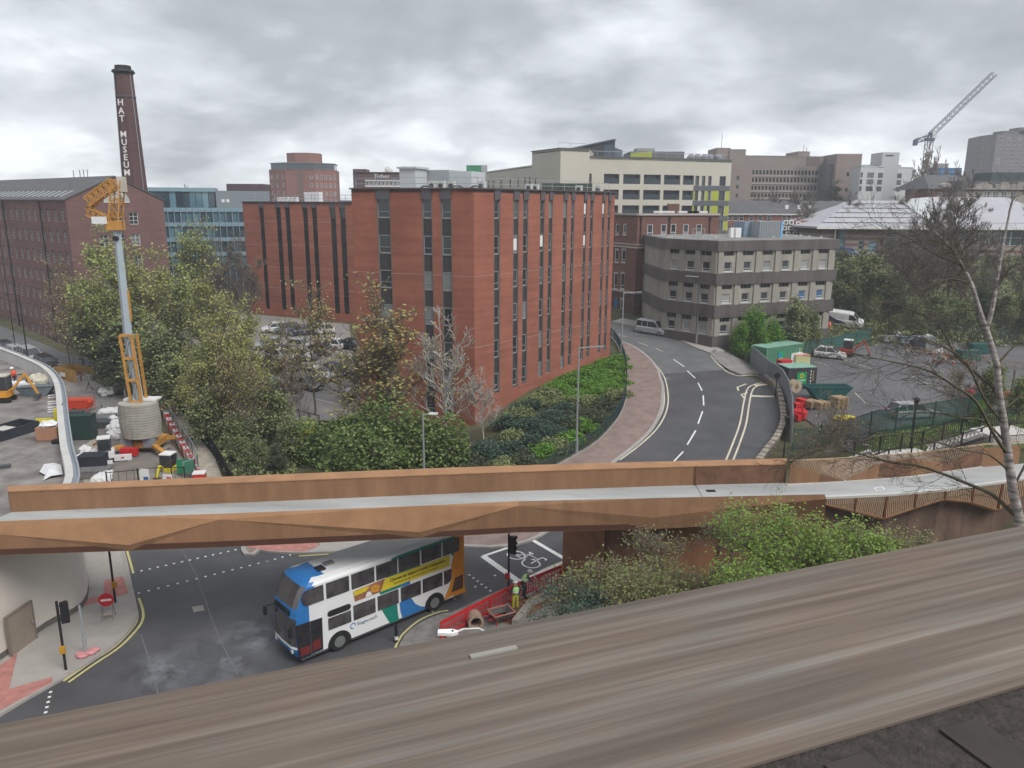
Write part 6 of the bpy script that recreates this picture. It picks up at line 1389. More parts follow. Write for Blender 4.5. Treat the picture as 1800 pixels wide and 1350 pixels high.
for i,(px,py,r,hg,mi)in enumerate(sorted(bp,key=lambda t:t[1])):cnt_[mi]+=1;bank(px,py+8,r,hg,mix[mi][0],40+i,'%s %s low shrub down the bank from the far end of the red block'%(ORD[cnt_[mi]],mix[mi][1]))
drape('planted_bank',PX([(1078,640),(1094,640),(1099,665),(1097,702),(1080,738),(1045,777),(1008,800),(970,822),(900,850),(820,850),(836,790),(900,740),(1000,676)]),.03,mat('bank_soil',(.05,.055,.025),.95,var=.4,scale=2))
# right hand side
tpx('bright',1325,97.5,556,'bright green shrub in front of the concrete office wall',wide=.95,group=None,k=0);tpx('bright',1362,97.5,574,'bright green shrub tucked behind the long green container',wide=1.05,k=1);tpx('bright',1302,96.5,577,'green shrub at the corner of the concrete office',wide=.9,k=0);tpx('bright',1340,96,588,'small bright green shrub just above the container roof',wide=1.0,k=1)
tpx('scrub',1395,99,540,'grey green bushy tree in front of the concrete office end',wide=1.0);tpx('scrub',1425,101,552,'pale grey bushy tree at the end wall of the concrete office',wide=.8)
gs='scrub trees on the slope behind the open car park'
sl=[('scrub',1475,118,470),('scrub',1510,120,455),('scrub',1545,116,480),('dark',1490,114,520),('scrub',1530,112,530),('dark',1560,113,500),('bare',1580,118,428),('bare',1610,116,440),('bare',1560,126,430),('bare',1635,118,420),('scrub',1600,110,530),('scrub',1640,112,520),('bare',1680,116,450),('scrub',1690,110,530),('dark',1720,112,510),('bare',1730,118,440),('scrub',1760,110,520),('scrub',1800,112,500),('bare',1790,116,440),('scrub',1570,108,560),('scrub',1522,108,570),('dark',1655,108,560),('bare',1655,122,350),('dark',1470,124,460),('bare',1615,124,370),('bare',1540,130,420),('scrub',1840,108,520),('dark',1790,107,560),('scrub',1735,106,570),('scrub',1620,107,570)]
sc_={'scrub':-1,'dark':-1,'bare':-1}
for i,(kd,px,Y,tp)in enumerate(sorted(sl,key=lambda t:t[1])):
 sc_[kd]+=1;tpx(kd,px,Y,tp,ORD[sc_[kd]]+{'scrub':' grey green scrub bush along the car park slope from the concrete office','dark':' dark ivy covered bush along the slope from the concrete office','bare':' leafless brown tree along the slope below the leisure centre'}[kd],group=gs+(' leafless' if kd=='bare' else ''),wide=1.15)
for px,Y,tp,lb in((1590,226,268,'tall leafless poplar in front of the white office'),(1606,228,282,'second leafless poplar, its crown touching the crane mast'),(1642,222,302,'leafless poplar right of the crane mast'),(1573,230,298,'leafless poplar nearest the white office tower'),(1625,224,300,'leafless poplar directly below the crane mast')):tpx('poplar',px,Y,tp,lb,wide=1.1,group='leafless poplars near the tower crane')
for px,Y,tp,lb in((1438,245,322,'large dark conifer before the civic block windows'),(1478,245,336,'small dark conifer at the foot of the pinkish tower'),(1510,240,328,'dark pointed conifer beside the white office'),(1530,240,326,'dark broad conifer in front of the white office'),(1396,250,340,'smallest conifer in front of the civic block')):tpx('conifer',px,Y,tp,lb,wide=1.3)
for px,Y,tp in((1340,178,345),(1375,178,345),(1400,168,355),(1475,168,352),(1310,180,350),(1560,170,340),(1700,160,370),(1640,160,360)):tpx('bare',px,Y,tp,'leafless brown tree '+{1340:'before the terrace roof beside the roof cabin',1375:'before the terrace roof above the stacked condensers',1400:'between the condensers and the terrace gutter',1475:'at the left corner of the leisure centre roof',1310:'before the terrace beside the lime green flats',1560:'rising over the leisure centre roof edge',1700:'behind the right fork of the near birch',1640:'behind the left fork of the near birch'}[px],wide=1.2,group='leafless trees about the terrace')
tpx('yellow',1462,160,378,'yellow green tree beside the leisure centre corner',wide=.9)
for px,Y,tp,kd,lb in((1440,60.5,750,'twiggy','thin leafless sapling at the mesh fence corner'),(1475,60,712,'twiggy','tallest leafless sapling by the mesh fence, in front of the yellow cover'),(1500,60,726,'twiggy','leafless sapling beside the black railing end'),(1550,61,740,'twiggy','short leafless sapling behind the black railing'),(1700,62,650,'twiggy','leafless sapling behind the top of the steps'),(1760,60,650,'scrub','dull green bush at the end of the mesh fence'),(1810,56,670,'scrub','dull green bush behind the leaning timber post'),(1740,56,710,'bright','yellowish shrub behind the forked birch')):tpx(kd,px,Y,tp,lb,wide=1.3 if kd=='twiggy' else.9)
# shrubs rising from below the viaduct
gf='shrub tops rising beside the rusted retaining wall'
def twigbush(px,py,Y,w,hgt,seed,leaf,label,nl=5000,ls=.13):
 q=AT(px,Y,py);rng=random.Random(seed);SG=[];TP=[];zt=q.z
 for i in range(16):
  a=rng.random()*6.28;rr=rng.random()**.5;p=Vector((math.cos(a)*w*.3*rr,math.sin(a)*w*.2*rr,-hgt*.2));dd=Vector((math.cos(a)*.8*rr+rng.gauss(0,.2),math.sin(a)*.6*rr,.8)).normalized();grow(rng,p,dd,hgt*.42,.03,3,SG,TP,.7,.02,2,.72,3,.008,2)
 T=np.array([tuple(t)for t in TP],'f');R=np.random.RandomState(seed);P=T[R.randint(0,len(T),nl)]+R.normal(size=(nl,3))*.16
 t=thing('green_shrub',label,'shrub',(q.x,q.y,zt-hgt*.55),0,gf)
 SG.insert(0,(Vector((0,0,-(zt-hgt*.55))),Vector((0,0,-hgt*.2)),.09,.05))
 for i in range(16):pass
 inst('branches',segs_mesh('branches',SG,M_twig,3),t);inst('leaves',leaves_mesh('leaves',P,ls,leaf,seed,flat=.8),t);return t
LF_fore=leafmat('fresh_spring_leaf',[(.16,.27,.05),(.24,.38,.07),(.32,.45,.11),(.19,.31,.06)],.35)
LF_fore2=leafmat('dull_spring_leaf',[(.16,.20,.07),(.22,.26,.09),(.29,.30,.13),(.19,.18,.09)],.3)
for i,(px,py,Y,w,hg,lf,nl,lb)in enumerate(((1010,1040,30,2.6,2.2,LF_grey,5000,'blue green shrub beside the roadworks'),(1075,1000,31,2.6,2.8,LF_fore2,4500,'olive shrub in front of the rusted wall'),(1130,1020,29,2.4,2.2,LF_fore2,4500,'low olive shrub leaning over the viaduct edge'),(1180,990,31,2.4,2.6,LF_fore2,3500,'thin leaved shrub at the middle of the rusted wall'),(1240,1010,30,2.4,2.2,LF_fore2,2600,'sparse twiggy shrub on the rusted wall'),
(1350,900,31,3.0,2.6,LF_fore,5500,'fresh green shrub crown overlapping the bridge deck'),(1400,950,30,3.2,2.6,LF_fore,6500,'fullest fresh green shrub beneath the slatted balustrade'),(1460,930,30,2.8,2.2,LF_fore,5000,'fresh green shrub at the first slatted panel'),(1330,985,28,2.6,2.0,LF_fore,4500,'fresh green shrub low against the viaduct edge'),(1530,950,30,2.6,1.6,LF_fore,3600,'fresh green shrub below the slatted triangles'),(1590,945,31,2.4,1.4,LF_fore2,2400,'small dull shrub at the end of the green clump'),(1040,1085,27,2.0,1.6,LF_grey,3500,'grey green shrub peeping over the viaduct edge'),(1150,935,33,2.6,1.4,LF_fore2,700,'almost leafless shrub against the bridge side'),(1290,915,33,2.6,1.8,LF_fore2,900,'pale twiggy shrub in front of the bridge fold'))):
 twigbush(px,py,Y,w,hg,300+i,lf,lb,int(nl*.62))
 # forked birch close to the viaduct
def near_birch():
 Y=24.0;B0=AT(1796,Y,940);root=thing('birch_tree','white barked forked birch with bare spreading branches close to the viaduct','tree',(B0.x,Y,0))
 W_=lambda px,py,y=Y:AT(px,y,py)-Vector((B0.x,Y,0));SG=[];TP=[];rng=random.Random(77)
 tr=[(1790,1000),(1792,915),(1780,860),(1772,800),(1764,740),(1756,690),(1752,640),(1742,605),(1734,580)];L=[Vector((0,0,0))]+[W_(*p)for p in tr];rad=[.24,.19,.165,.15,.135,.12,.11,.10,.095,.09]
 for i in range(len(L)-1):SG.append((L[i],L[i+1],rad[i],rad[i+1]))
 def limb(pts,r0,r1,sub=True,ys=None):
  P=smooth_line([W_(a,b,Y+(ys or 0)*i/len(pts))for i,(a,b)in enumerate(pts)],3);n=len(P)
  for i in range(n-1):
   SG.append((P[i],P[i+1],r0+(r1-r0)*i/n,r0+(r1-r0)*(i+1)/n))
   for _ in range(rng.choice((1,1,0))if sub and i>1 else 0):d=(P[i+1]-P[i]).normalized();s=Vector((rng.gauss(-.3,.8),rng.gauss(0,.5),rng.gauss(.1,.6)));grow(rng,P[i].lerp(P[i+1],rng.random()),(d+s*.8).normalized(),.75,.012,3,TW,TP,.5,.0,2,.8,3,.0045)
 TW=[]
 limb([(1734,580),(1722,545),(1708,500),(1690,465),(1672,436),(1640,405)],.08,.025);limb([(1734,580),(1744,545),(1752,495),(1760,450),(1768,405),(1782,340)],.075,.02)
 SGw=list(SG);SG.clear()
 limb([(1782,905),(1745,870),(1700,850),(1655,832),(1610,818),(1560,812),(1500,795),(1440,790),(1400,808)],.07,.012,ys=3);limb([(1772,800),(1745,760),(1715,705),(1680,680),(1640,655),(1590,640),(1540,630),(1490,618)],.06,.01,ys=-2);limb([(1764,745),(1730,700),(1700,640),(1660,610),(1610,592),(1560,585)],.05,.01)
 limb([(1756,690),(1720,660),(1680,625),(1650,570),(1600,545),(1540,520)],.05,.01,ys=2);limb([(1770,780),(1730,740),(1690,735),(1640,725),(1580,728),(1530,745)],.04,.008);limb([(1752,640),(1790,600),(1830,560)],.04,.01);limb([(1775,830),(1740,800),(1690,790),(1620,770),(1540,760)],.04,.008,ys=-1)
 limb([(1708,500),(1675,490),(1640,500),(1600,520)],.03,.006);limb([(1722,545),(1680,545),(1640,560),(1580,575)],.03,.006);limb([(1780,860),(1800,820),(1830,760)],.05,.01);limb([(1690,465),(1650,450),(1600,420),(1560,400)],.025,.006);limb([(1760,450),(1790,430),(1820,400)],.025,.006);limb([(1764,720),(1800,690),(1840,640)],.05,.01)
 inst('trunk',segs_mesh('trunk',SGw,M_birch_near,8),root);lb_=inst('limbs',segs_mesh('limbs',SG,mat('olive_bark',(.11,.10,.065),.95,var=.2,scale=6),5),root);lb_['kind']='stuff';inst('twigs',segs_mesh('twigs',TW,mat('fine_twigs',(.10,.085,.065),.95,var=.15),3),root)
M_birch_near=mat('near_birch_bark',(.10,.085,.075),.9,var=.3,scale=1.9,stretch=(1.2,1.2,4),col2=(.55,.51,.48),detail=7)
near_birch()
def undergrowth(poly,n,size,leaf,label,seed,hgt=.8,name='undergrowth'):
 R=np.random.RandomState(seed);xs=[p[0]for p in poly];ys=[p[1]for p in poly];P=[]
 def inside(x,y):
  c=False;j=len(poly)-1
  for i in range(len(poly)):
   if(poly[i][1]>y)!=(poly[j][1]>y)and x<(poly[j][0]-poly[i][0])*(y-poly[i][1])/(poly[j][1]-poly[i][1])+poly[i][0]:c=not c
   j=i
  return c
 while len(P)<n:
  x,y=R.uniform(min(xs),max(xs)),R.uniform(min(ys),max(ys))
  if inside(x,y):
   k=mnoise.noise(Vector((x*.35,y*.35,seed)))*.5+.6;P.append((x,y,h(x,y)+R.rand()*hgt*max(.1,k)))
 o=inst(name,leaves_mesh(name,P,size,leaf,seed));tag(o,label,'undergrowth',kind='stuff')
undergrowth([tuple(p)for p in PX([(300,640),(420,600),(470,700),(520,760),(520,850),(400,850),(375,790),(330,735)])],16000,.3,LF_ivy,'rough green undergrowth beneath the tree belt beside the laurels',5,1.3)
undergrowth([tuple(p)for p in PX([(170,610),(330,620),(330,720),(285,700),(200,655)])],6000,.3,LF_dark,'dark undergrowth below the trees at the foot of the mill',6,1.5)
undergrowth([(38,104),(84,104),(84,124),(38,128)],14000,.4,LF_ivy,'tangled undergrowth covering the slope behind the open car park',7,1.6)
undergrowth([(44,124),(100,120),(100,146),(44,146)],9000,.45,LF_ivy,'tangled undergrowth at the top of the slope below the leisure centre',8,1.2)
undergrowth([(-6,53),(4.5,54),(-1,62),(-12,66),(-16,58)],5000,.25,LF_grey,'low dark ground cover between the laurels and the footpath fence',9,.6)
undergrowth([(20,50),(26,50),(60,53),(60,64),(30,60),(22,57)],9000,.16,LF_ivy,'patchy grass on the bank beside the steps',12,.18,'grass')
# ------------------------------------------------------------------ vehicles
def hexm(name,c,rough=.35):return mat(name,c,rough,var=.03,spec=.5)
PAINT={'white':hexm('white_car_paint',(.62,.62,.62)),'silver':hexm('silver_car_paint',(.36,.37,.38)),'black':hexm('black_car_paint',(.02,.02,.022)),'grey':hexm('grey_car_paint',(.12,.125,.13)),'navy':hexm('navy_car_paint',(.03,.045,.12)),'blue':hexm('blue_car_paint',(.03,.08,.25)),'green':hexm('dark_green_car_paint',(.05,.08,.06)),'red':hexm('red_car_paint',(.5,.03,.04)),'pink':hexm('pinkish_red_paint',(.6,.12,.2))}
SHAPE={ # length, width, height, belt, (windscreen base, roof front, roof rear, rear base) as x from the front, nose height
'hatch':(4.0,1.72,1.48,.92,(1.0,1.75,3.35,3.85),.72),'estate':(4.55,1.78,1.5,.93,(1.15,1.95,4.05,4.45),.72),'saloon':(4.6,1.8,1.42,.92,(1.2,2.05,3.3,4.05),.72),
'mpv':(4.42,1.84,1.82,1.08,(.85,1.65,4.25,4.38),.9),'panel':(4.97,1.98,1.98,1.2,(.75,1.55,4.9,4.95),1.0)}
_car={}
def car_meshes(kind,col):
 if(kind,col)in _car:return _car[(kind,col)]
 L,W_,H,B,(a,b,c,d),nose=SHAPE[kind];w=W_/2;P=PAINT[col];X=lambda x:L/2-x;R={}
 def loft(sec,name,m,smooth=True):
  mb=MB();n=len(sec[0]);V=[p for s in sec for p in s];f=[(i*n+j,i*n+(j+1)%n,(i+1)*n+(j+1)%n,(i+1)*n+j)for i in range(len(sec)-1)for j in range(n)]
  f+=[tuple(range(n))[::-1],tuple((len(sec)-1)*n+j for j in range(n))];mb.add(V,f);me=mb.mesh(name,m);return me
 def sec(x,z0,z1,ww):s=.12;return[(X(x),-ww,z0+s),(X(x),-ww*1.0,z1-.18),(X(x),-ww+.10,z1-.03),(X(x),-ww*.5,z1),(X(x),ww*.5,z1),(X(x),ww-.10,z1-.03),(X(x),ww,z1-.18),(X(x),ww,z0+s),(X(x),ww-.1,z0),(X(x),-ww+.1,z0)]
 van=kind=='panel'
 st=[(0,.32,nose-.12,w*.78),(.12,.2,nose,w*.92),(.5,.18,nose+.08,w),(a,.18,B-.01,w),(L*.5,.18,B,w),(d-.1,.18,B+.01,w),(L-.12,.22,B-.03,w*.96),(L,.34,B-.15,w*.86)]
 R['body']=loft([sec(*s)for s in st],'body',P)
 g=MB();t=w-.09;u=w-.27 if not van else w-.16;z1=H-.05
 V=[(X(a),-t,B-.02),(X(a),t,B-.02),(X(d),t,B-.02),(X(d),-t,B-.02),(X(b),-u,z1),(X(b),u,z1),(X(c),u,z1),(X(c),-u,z1)]
 g.add(V,[(0,1,5,4),(1,2,6,5),(2,3,7,6),(3,0,4,7),(4,5,6,7),(0,3,2,1)]);R['windows']=g.mesh('windows',M_carglass)
 r=MB();r.prism([(X(b)+.06,-u-.01),(X(b)+.06,u+.01),(X(c)-.06,u+.01),(X(c)-.06,-u-.01)],H-.06,H-.02);r.prism([(X(b)-.15,-u+.12),(X(b)-.15,u-.12),(X(c)+.15,u-.12),(X(c)+.15,-u+.12)],H-.02,H)
 for s in(-1,1):
  for(x0,x1)in((a,b),(d,c)):r.beam((X(x0),s*t,B-.02),(X(x1),s*u,z1),.07,.09)
  for f in((.42,)if kind in('hatch','saloon')else(.38,.7)):xm=b+(c-b)*f;r.beam((X(xm),s*(t+.01),B),(X(xm),s*(u+.015),z1),.08,.05)
 if van:
  for s in(-1,1):r.add([(X(2.1),s*(t+.03),B-.02),(X(d),s*(t+.03),B-.02),(X(c),s*(u+.02),z1),(X(2.1),s*(u+.02),z1)],[(0,1,2,3)if s<0 else(3,2,1,0)])
  r.add([(X(d)-.03,-t,B),(X(d)-.03,t,B),(X(c)-.02,u,z1),(X(c)-.02,-u,z1)],[(0,3,2,1)])
  for s in(-1,1):r.beam((X(1.9),s*.7,H+.05),(X(4.7),s*.7,H+.05),.05)
 R['roof']=r.mesh('roof',P)
 h_=MB();h_.box(-.02,.1,-.18,.18,-.07,.09);R['headlight']=h_.mesh('headlight',M_lampw);h_=MB();h_.box(-.06,.03,-.12,.12,-.12,.14);R['tail_light']=h_.mesh('tail_light',M_lampr)
 k=MB();k.box(-.03,.02,-.5,.5,-.09,.09);R['grille']=k.mesh('grille',M_black);k=MB();k.box(-.02,.02,-.26,.26,-.05,.06);R['number_plate']=k.mesh('number_plate',M_whitep)
 k=MB();k.box(-.08,.08,-.02,.2,-.06,.08);R['mirror']=k.mesh('mirror',P)
 wt=MB();rr=.31 if not van else.34;wt.cyl((0,-.1,0),rr,.2,14,ax='y');R['tyre']=wt.mesh('wheel',M_tyre);wr=MB();wr.cyl((0,-.105,0),rr*.62,.21,10,ax='y');R['rim']=wr.mesh('rim',M_rim);R['rr']=rr
 _car[(kind,col)]=R;return R
def car(kind,col,x,y,deg,label,group=None,cat='car',z=None,name='parked_car'):
 R=car_meshes(kind,col);L,W_,H,B,(a,b,c,d),nose=SHAPE[kind];t=thing(name,label,cat,(x,y,h(x,y)+.02 if z is None else z),math.radians(deg),group)
 # lie with the slope
 e=.8;gx=(h(x+e,y)-h(x-e,y))/(2*e);gy=(h(x,y+e)-h(x,y-e))/(2*e);n=Vector((-gx,-gy,1)).normalized();f=Vector((math.cos(math.radians(deg)),math.sin(math.radians(deg)),0));f=(f-n*f.dot(n)).normalized();s=n.cross(f);t.rotation_euler=Matrix((f,s,n)).transposed().to_euler()
 for p in('body','windows','roof'):inst(p,R[p],t)
 for s in(-1,1):
  inst('headlight',R['headlight'],t,(L/2-.12,s*(W_/2-.32),nose-.14));inst('tail_light',R['tail_light'],t,(-L/2+.05,s*(W_/2-.18),B-.18));inst('mirror',R['mirror'],t,(L/2-a-.35,s*W_/2,B+.05),(0,0,0 if s>0 else math.pi))
  for xw in(L/2-.8,-L/2+.75):w_=inst('wheel',R['tyre'],t,(xw,s*(W_/2-.1),R['rr']));inst('rim',R['rim'],w_)
 inst('grille',R['grille'],t,(L/2+.0,0,.42));inst('number_plate',R['number_plate'],t,(L/2+.03,0,.34));inst('number_plate',R['number_plate'],t,(-L/2-.01,0,.55));return t
def cpx(kind,col,px,py,deg,label,**kw):q=G(px,py);return car(kind,col,q.x,q.y,deg,label,**kw)
gp='cars in the office car park'
for a in(('hatch','white',566,586,196,'white hatchback nearest the rear wing wall'),('saloon','navy',532,588,196,'dark blue car beside the white hatchback under the rear wing'),('hatch','white',484,583,196,'white car half hidden behind yellow leaves at the back row'),('hatch','grey',505,585,196,'grey car behind the thin trees in the back row'),
('hatch','white',583,612,158,'white hatchback showing its red tail lights'),('saloon','black',612,612,158,'black saloon at the end of the middle row beside the red wall'),('estate','grey',556,622,158,'dark estate car left of the white hatchback with red lights'),('hatch','silver',520,612,158,'silver car in the middle row behind a tree trunk'),
('estate','white',493,632,-28,'white estate car at the left end of the front double row'),('saloon','silver',528,630,-28,'silver saloon next to the white estate car'),('saloon','grey',500,652,200,'grey car facing away from the row of silver cars'),('estate','grey',538,682,-28,'dark grey estate nearest the viewer in the front row'),
('saloon','white',560,665,-28,'white saloon between the dark grey estate and the navy coupe'),('saloon','navy',588,658,-28,'shiny navy coupe at the right end of the front row'),('hatch','white',634,694,205,'white car half hidden by the corner of the red block'),('saloon','green',492,690,182,'dark green car parked beside the hedge'),('hatch','silver',470,612,196,'silver car almost hidden by the hedge')):cpx(*a[:5],a[5],group=gp)
cpx('mpv','silver',1146,586,-34,'silver people carrier parked at the far kerb of the curving road',cat='van',name='parked_van')
cpx('hatch','white',1458,629,-28,'small white hatchback in the open car park beside the red digger');v=cpx('panel','white',1484,572,-24,'white panel van with a purple swoosh and roof bars behind the concrete office',cat='van',name='parked_van')
b=MB();b.vprism([(-2.3,.5),(.2,.5),(-.6,.95),(-1.5,1.15),(-2.3,1.6)],-1.005,-.99);b.build('purple_swoosh',mat('purple_vinyl',(.05,.04,.12),.5),v)
cpx('saloon','blue',1486,449,170,'blue car parked by the leisure centre wall',z=None);cpx('hatch','black',1466,449,170,'dark car next to the blue one by the leisure centre')
for a in(('hatch','black',12,618,-39,'dark car furthest up the street by the mill'),('estate','silver',32,627,-39,'silver pickup like car third from the yellow skip'),('mpv','silver',56,634,-39,'silver estate just behind the black car by the mill'),('estate','black',84,645,-39,'black estate car beside the yellow skip')):cpx(*a[:5],a[5],group='cars parked along the mill')
cpx('saloon','red',1738,701,12,'bright red car glimpsed behind the forked birch');cpx('estate','silver',1602,734,10,'silver car partly hidden behind the mesh fence top');cpx('hatch','grey',1425,606,-20,'grey vehicle behind the end of the long green container')
def bus():
 d=Vector((.746,.666));pf=G(598,1143,0).xy;root=thing('double_decker_bus','white and blue double decker bus with a yellow advert turning at the junction','bus',(pf.x,pf.y,0),math.radians(41.74))
 PW=mat('bus_white',(.74,.75,.75),.35,var=.04,scale=.8,spec=.5);PB=mat('bus_blue',(.03,.17,.45),.35,var=.04);PO=mat('bus_orange',(.62,.24,.02),.4,var=.06);PG=mat('bus_green',(.01,.20,.15),.4,var=.04);GL=mat('bus_glass',(.035,.035,.042),.1,var=.55,scale=1.3,detail=4,spec=.6,col2=(.10,.09,.095));GF=mat('bus_windscreen',(.08,.075,.075),.06,var=.3,scale=1,spec=1.0)
 lev=[(.32,-2.18,0,0),(.62,-2.36,0,0),(.9,-2.44,0,0),(1.02,-2.42,0,0),(2.5,-2.38,0,0),(2.85,-2.32,0,0),(3.0,-2.28,0,0),(3.75,-1.95,0,0),(3.98,-1.75,.02,0),(4.12,-1.55,.12,1),(4.2,-1.25,.4,2)]
 def outline(xf,ins):
  i=ins;return[(8.08-i,.15+i),(7.98-i,i),(7.2,i),(4.5,i),(1.5,i),(max(-.95,xf+.8),i),(max(-1.55,xf+.6),i),(xf+.42,i+.01),(xf+.16,i+.09),(xf+.03,i+.38),(xf,1.25),(xf+.03,2.12-i),(xf+.16,2.41-i),(xf+.42,2.49-i),(max(-1.55,xf+.6),2.5-i),(max(-.95,xf+.8),2.5-i),(1.5,2.5-i),(4.5,2.5-i),(7.2,2.5-i),(7.98-i,2.5-i),(8.08-i,2.35-i)]
 mb=MB();O=[outline(a,c)for z,a,c,_ in lev];n=len(O[0]);V=[(x,y,lev[k][0])for k,o in enumerate(O)for x,y in o];F=[];Mi=[]
 for k in range(len(lev)-1):
  zc=(lev[k][0]+lev[k+1][0])/2
  for j in range(n):
   F.append((k*n+j,(k+1)*n+j,(k+1)*n+(j+1)%n,k*n+(j+1)%n));xm=(O[k][j][0]+O[k][(j+1)%n][0])/2
   m=0
   if xm>7.2:m=2
   elif xm<-1.3:m=1
   if 7<=j<=12 and xm<-1.2:
    if 8<=j<=11 and 1.02<=zc<=2.5:m=3
    elif 8<=j<=11 and 3.0<zc<3.98:m=3
    elif.9<zc<1.02:m=0
   Mi.append(m)
 mb.v=V;mb.f=F;mb.m=Mi;top=[len(lev)*n-n+j for j in range(n)]
 # roof: blue at the front, white behind
 mb.add([],[]);mb.f.append(tuple([top[j]for j in(5,6,7,8,9,10,11,12,13,14,15)])[::-1]);mb.m.append(1);mb.f.append(tuple([top[j]for j in(15,16,17,18,19,20,0,1,2,3,4,5)])[::-1]);mb.m.append(0);mb.f.append(tuple(range(n)));mb.m.append(0)
 body_=mb.build('body',[PW,PB,PO,GF],root)
 bm=bmesh.new();bm.from_mesh(body_.data);bmesh.ops.recalc_face_normals(bm,faces=bm.faces[:]);bm.to_mesh(body_.data);bm.free()
 def plate(name,P,m,y=-.012,t=.02,parent=root,**kw):b=MB();b.vprism(P,y-t+.012,y+.006+.01,None);return b.build(name,m,parent,**kw)
 def rnd(x0,x1,z0,z1,r=.12,c=(1,1,1,1)):
  P=[]
  for(cx,cz,a0,on)in((x1-r,z1-r,0,c[0]),(x0+r,z1-r,90,c[1]),(x0+r,z0+r,180,c[2]),(x1-r,z0+r,270,c[3])):
   if on:P+=[(cx+r*math.cos(math.radians(a0+a)),cz+r*math.sin(math.radians(a0+a)))for a in(0,30,60,90)]
   else:P.append((x1 if a0 in(0,270)else x0,z1 if a0 in(0,90)else z0))
  return P
 plate('green_roof_edge',[(3.2,3.98),(3.7,4.04),(7.3,4.04),(7.3,3.9),(3.2,3.9)],PG,-.006)
 for x0,x1,c in((-1.88,-.75,(0,1,1,0)),(-.6,.66,(0,)*4),(.8,2.12,(0,)*4),(2.24,3.52,(0,)*4),(3.6,4.95,(0,)*4),(5.06,6.38,(0,)*4),(6.48,7.62,(0,)*4)):plate('upper_window',rnd(x0,x1,3.08,3.9,.28 if c[1]else.1,c),GL,-.03,label=None)
 for x0,x1,c in((-.58,.69,(0,)*4),(.84,2.12,(0,)*4),(2.26,3.54,(0,)*4),(3.69,4.97,(0,)*4),(5.1,6.42,(0,)*4),(6.54,7.05,(0,0,0,1))):plate('lower_window',rnd(x0,x1,1.35,2.16 if x0>0 else 1.98,.3,c),GL,-.03)
 plate('cab_side_window',rnd(-.6,.7,2.06,2.38,.15),M_black,-.03)
 plate('green_livery_sweep',[(2.45,2.2),(3.7,2.2),(4.05,2.48),(5.0,2.9),(5.0,3.06),(2.85,3.06),(2.3,2.6)],PG,-.008);plate('green_livery_sweep',[(2.5,1.33),(2.6,1.1),(2.97,.36),(3.53,.37),(3.47,.8),(3.44,1.33)],PG,-.008)
 plate('blue_livery_sweep',[(3.60,1.33),(3.64,.8),(3.75,.37),(5.2,.38),(5.34,.46),(4.95,.62),(4.6,.9),(4.35,1.33)],PB,-.008);plate('blue_livery_sweep',[(3.75,2.18),(3.9,2.42),(4.15,2.55),(4.3,2.5),(4.3,2.18)],PB,-.01)
 plate('orange_livery_sweep',[(6.5,.42),(6.9,.45),(7.25,.5),(7.25,3.0),(7.05,2.3),(7.1,1.6),(6.9,1.1)],PO,-.008)
 plate('orange_livery_sweep',[(7.1,2.9),(7.25,2.9),(7.25,4.0),(7.0,4.0)],PG,-.004)
 plate('advert_board',[(2.47,2.37),(6.94,2.37),(6.95,3.0),(2.75,3.02)],mat('advert_yellow',(.62,.50,.03),.5),-.016);plate('advert_picture',[(.95,2.36),(2.47,2.37),(2.75,3.02),(.87,2.94)],mat('advert_brown',(.30,.13,.07),.6,var=.35,scale=3),-.016);plate('advert_corner',[(.93,2.68),(1.6,2.72),(1.8,2.94),(.87,2.93)],mat('advert_yellow',(.62,.50,.03)),-.03);plate('advert_food',[(1.95,2.48),(2.35,2.5),(2.42,2.75),(2.15,2.9),(1.9,2.78)],mat('advert_orange',(.6,.28,.03),.6,var=.3,scale=6),-.03);plate('advert_cup',[(1.55,2.38),(1.95,2.4),(1.85,2.62),(1.65,2.62)],M_whitep,-.03)
 tb=mat('advert_print',(.015,.015,.015),.7,var=0)
 inst('advert_lettering',text_mesh('Choose an expert money transaction.',.235,tb,.003,bold=.006),root,(4.85,-.03,2.80),(math.pi/2,0,0));inst('advert_lettering',text_mesh('Download the app and send money everywhere',.15,tb,.003),root,(4.7,-.03,2.56),(math.pi/2,0,0))
 inst('bus_lettering',text_mesh('Stagecoach',.27,mat('logo_blue',(.04,.10,.2),.5),.004),root,(1.62,-.01,1.07),(math.pi/2,0,0));q=MB();q.tube([(.78+.14*math.cos(a),-.012,1.07+.14*math.sin(a))for a in[i*math.pi/7 for i in range(12)]],.025,4);q.build('logo_ring',PB,root)
 dr=plate('door',[(-2.22,.42),(-.93,.46),(-.9,2.18),(-2.3,2.25)],mat('bus_door_glass',(.02,.02,.024),.15,var=.3,scale=2,spec=.6),-.03);plate('red_door_patch',[(-2.12,.55),(-1.62,.57),(-1.6,.98),(-2.15,1.0)],mat('red_door_panel',(.14,.02,.02),.6),-.045,parent=dr);plate('red_door_patch',[(-1.5,.6),(-1.05,.62),(-1.05,1.12),(-1.5,1.1)],mat('red_door_panel',(.14,.02,.02)),-.045,parent=dr);hb=MB();hb.box(-1.58,-1.54,-.06,-.02,.45,2.2);hb.build('door_leaf_edge',M_dgrey,dr)  # dark red of the lower interior, laid on the door glass
 plate('engine_grille',[(7.05,.72),(7.85,.72),(7.85,1.55),(7.3,1.5)],mat('engine_grille_brown',(.09,.05,.035),.8,var=.3,scale=8),-.03);plate('skirt',[(-2.1,.30),(7.9,.30),(7.9,.40),(-2.1,.40)],M_dgrey,-.006)
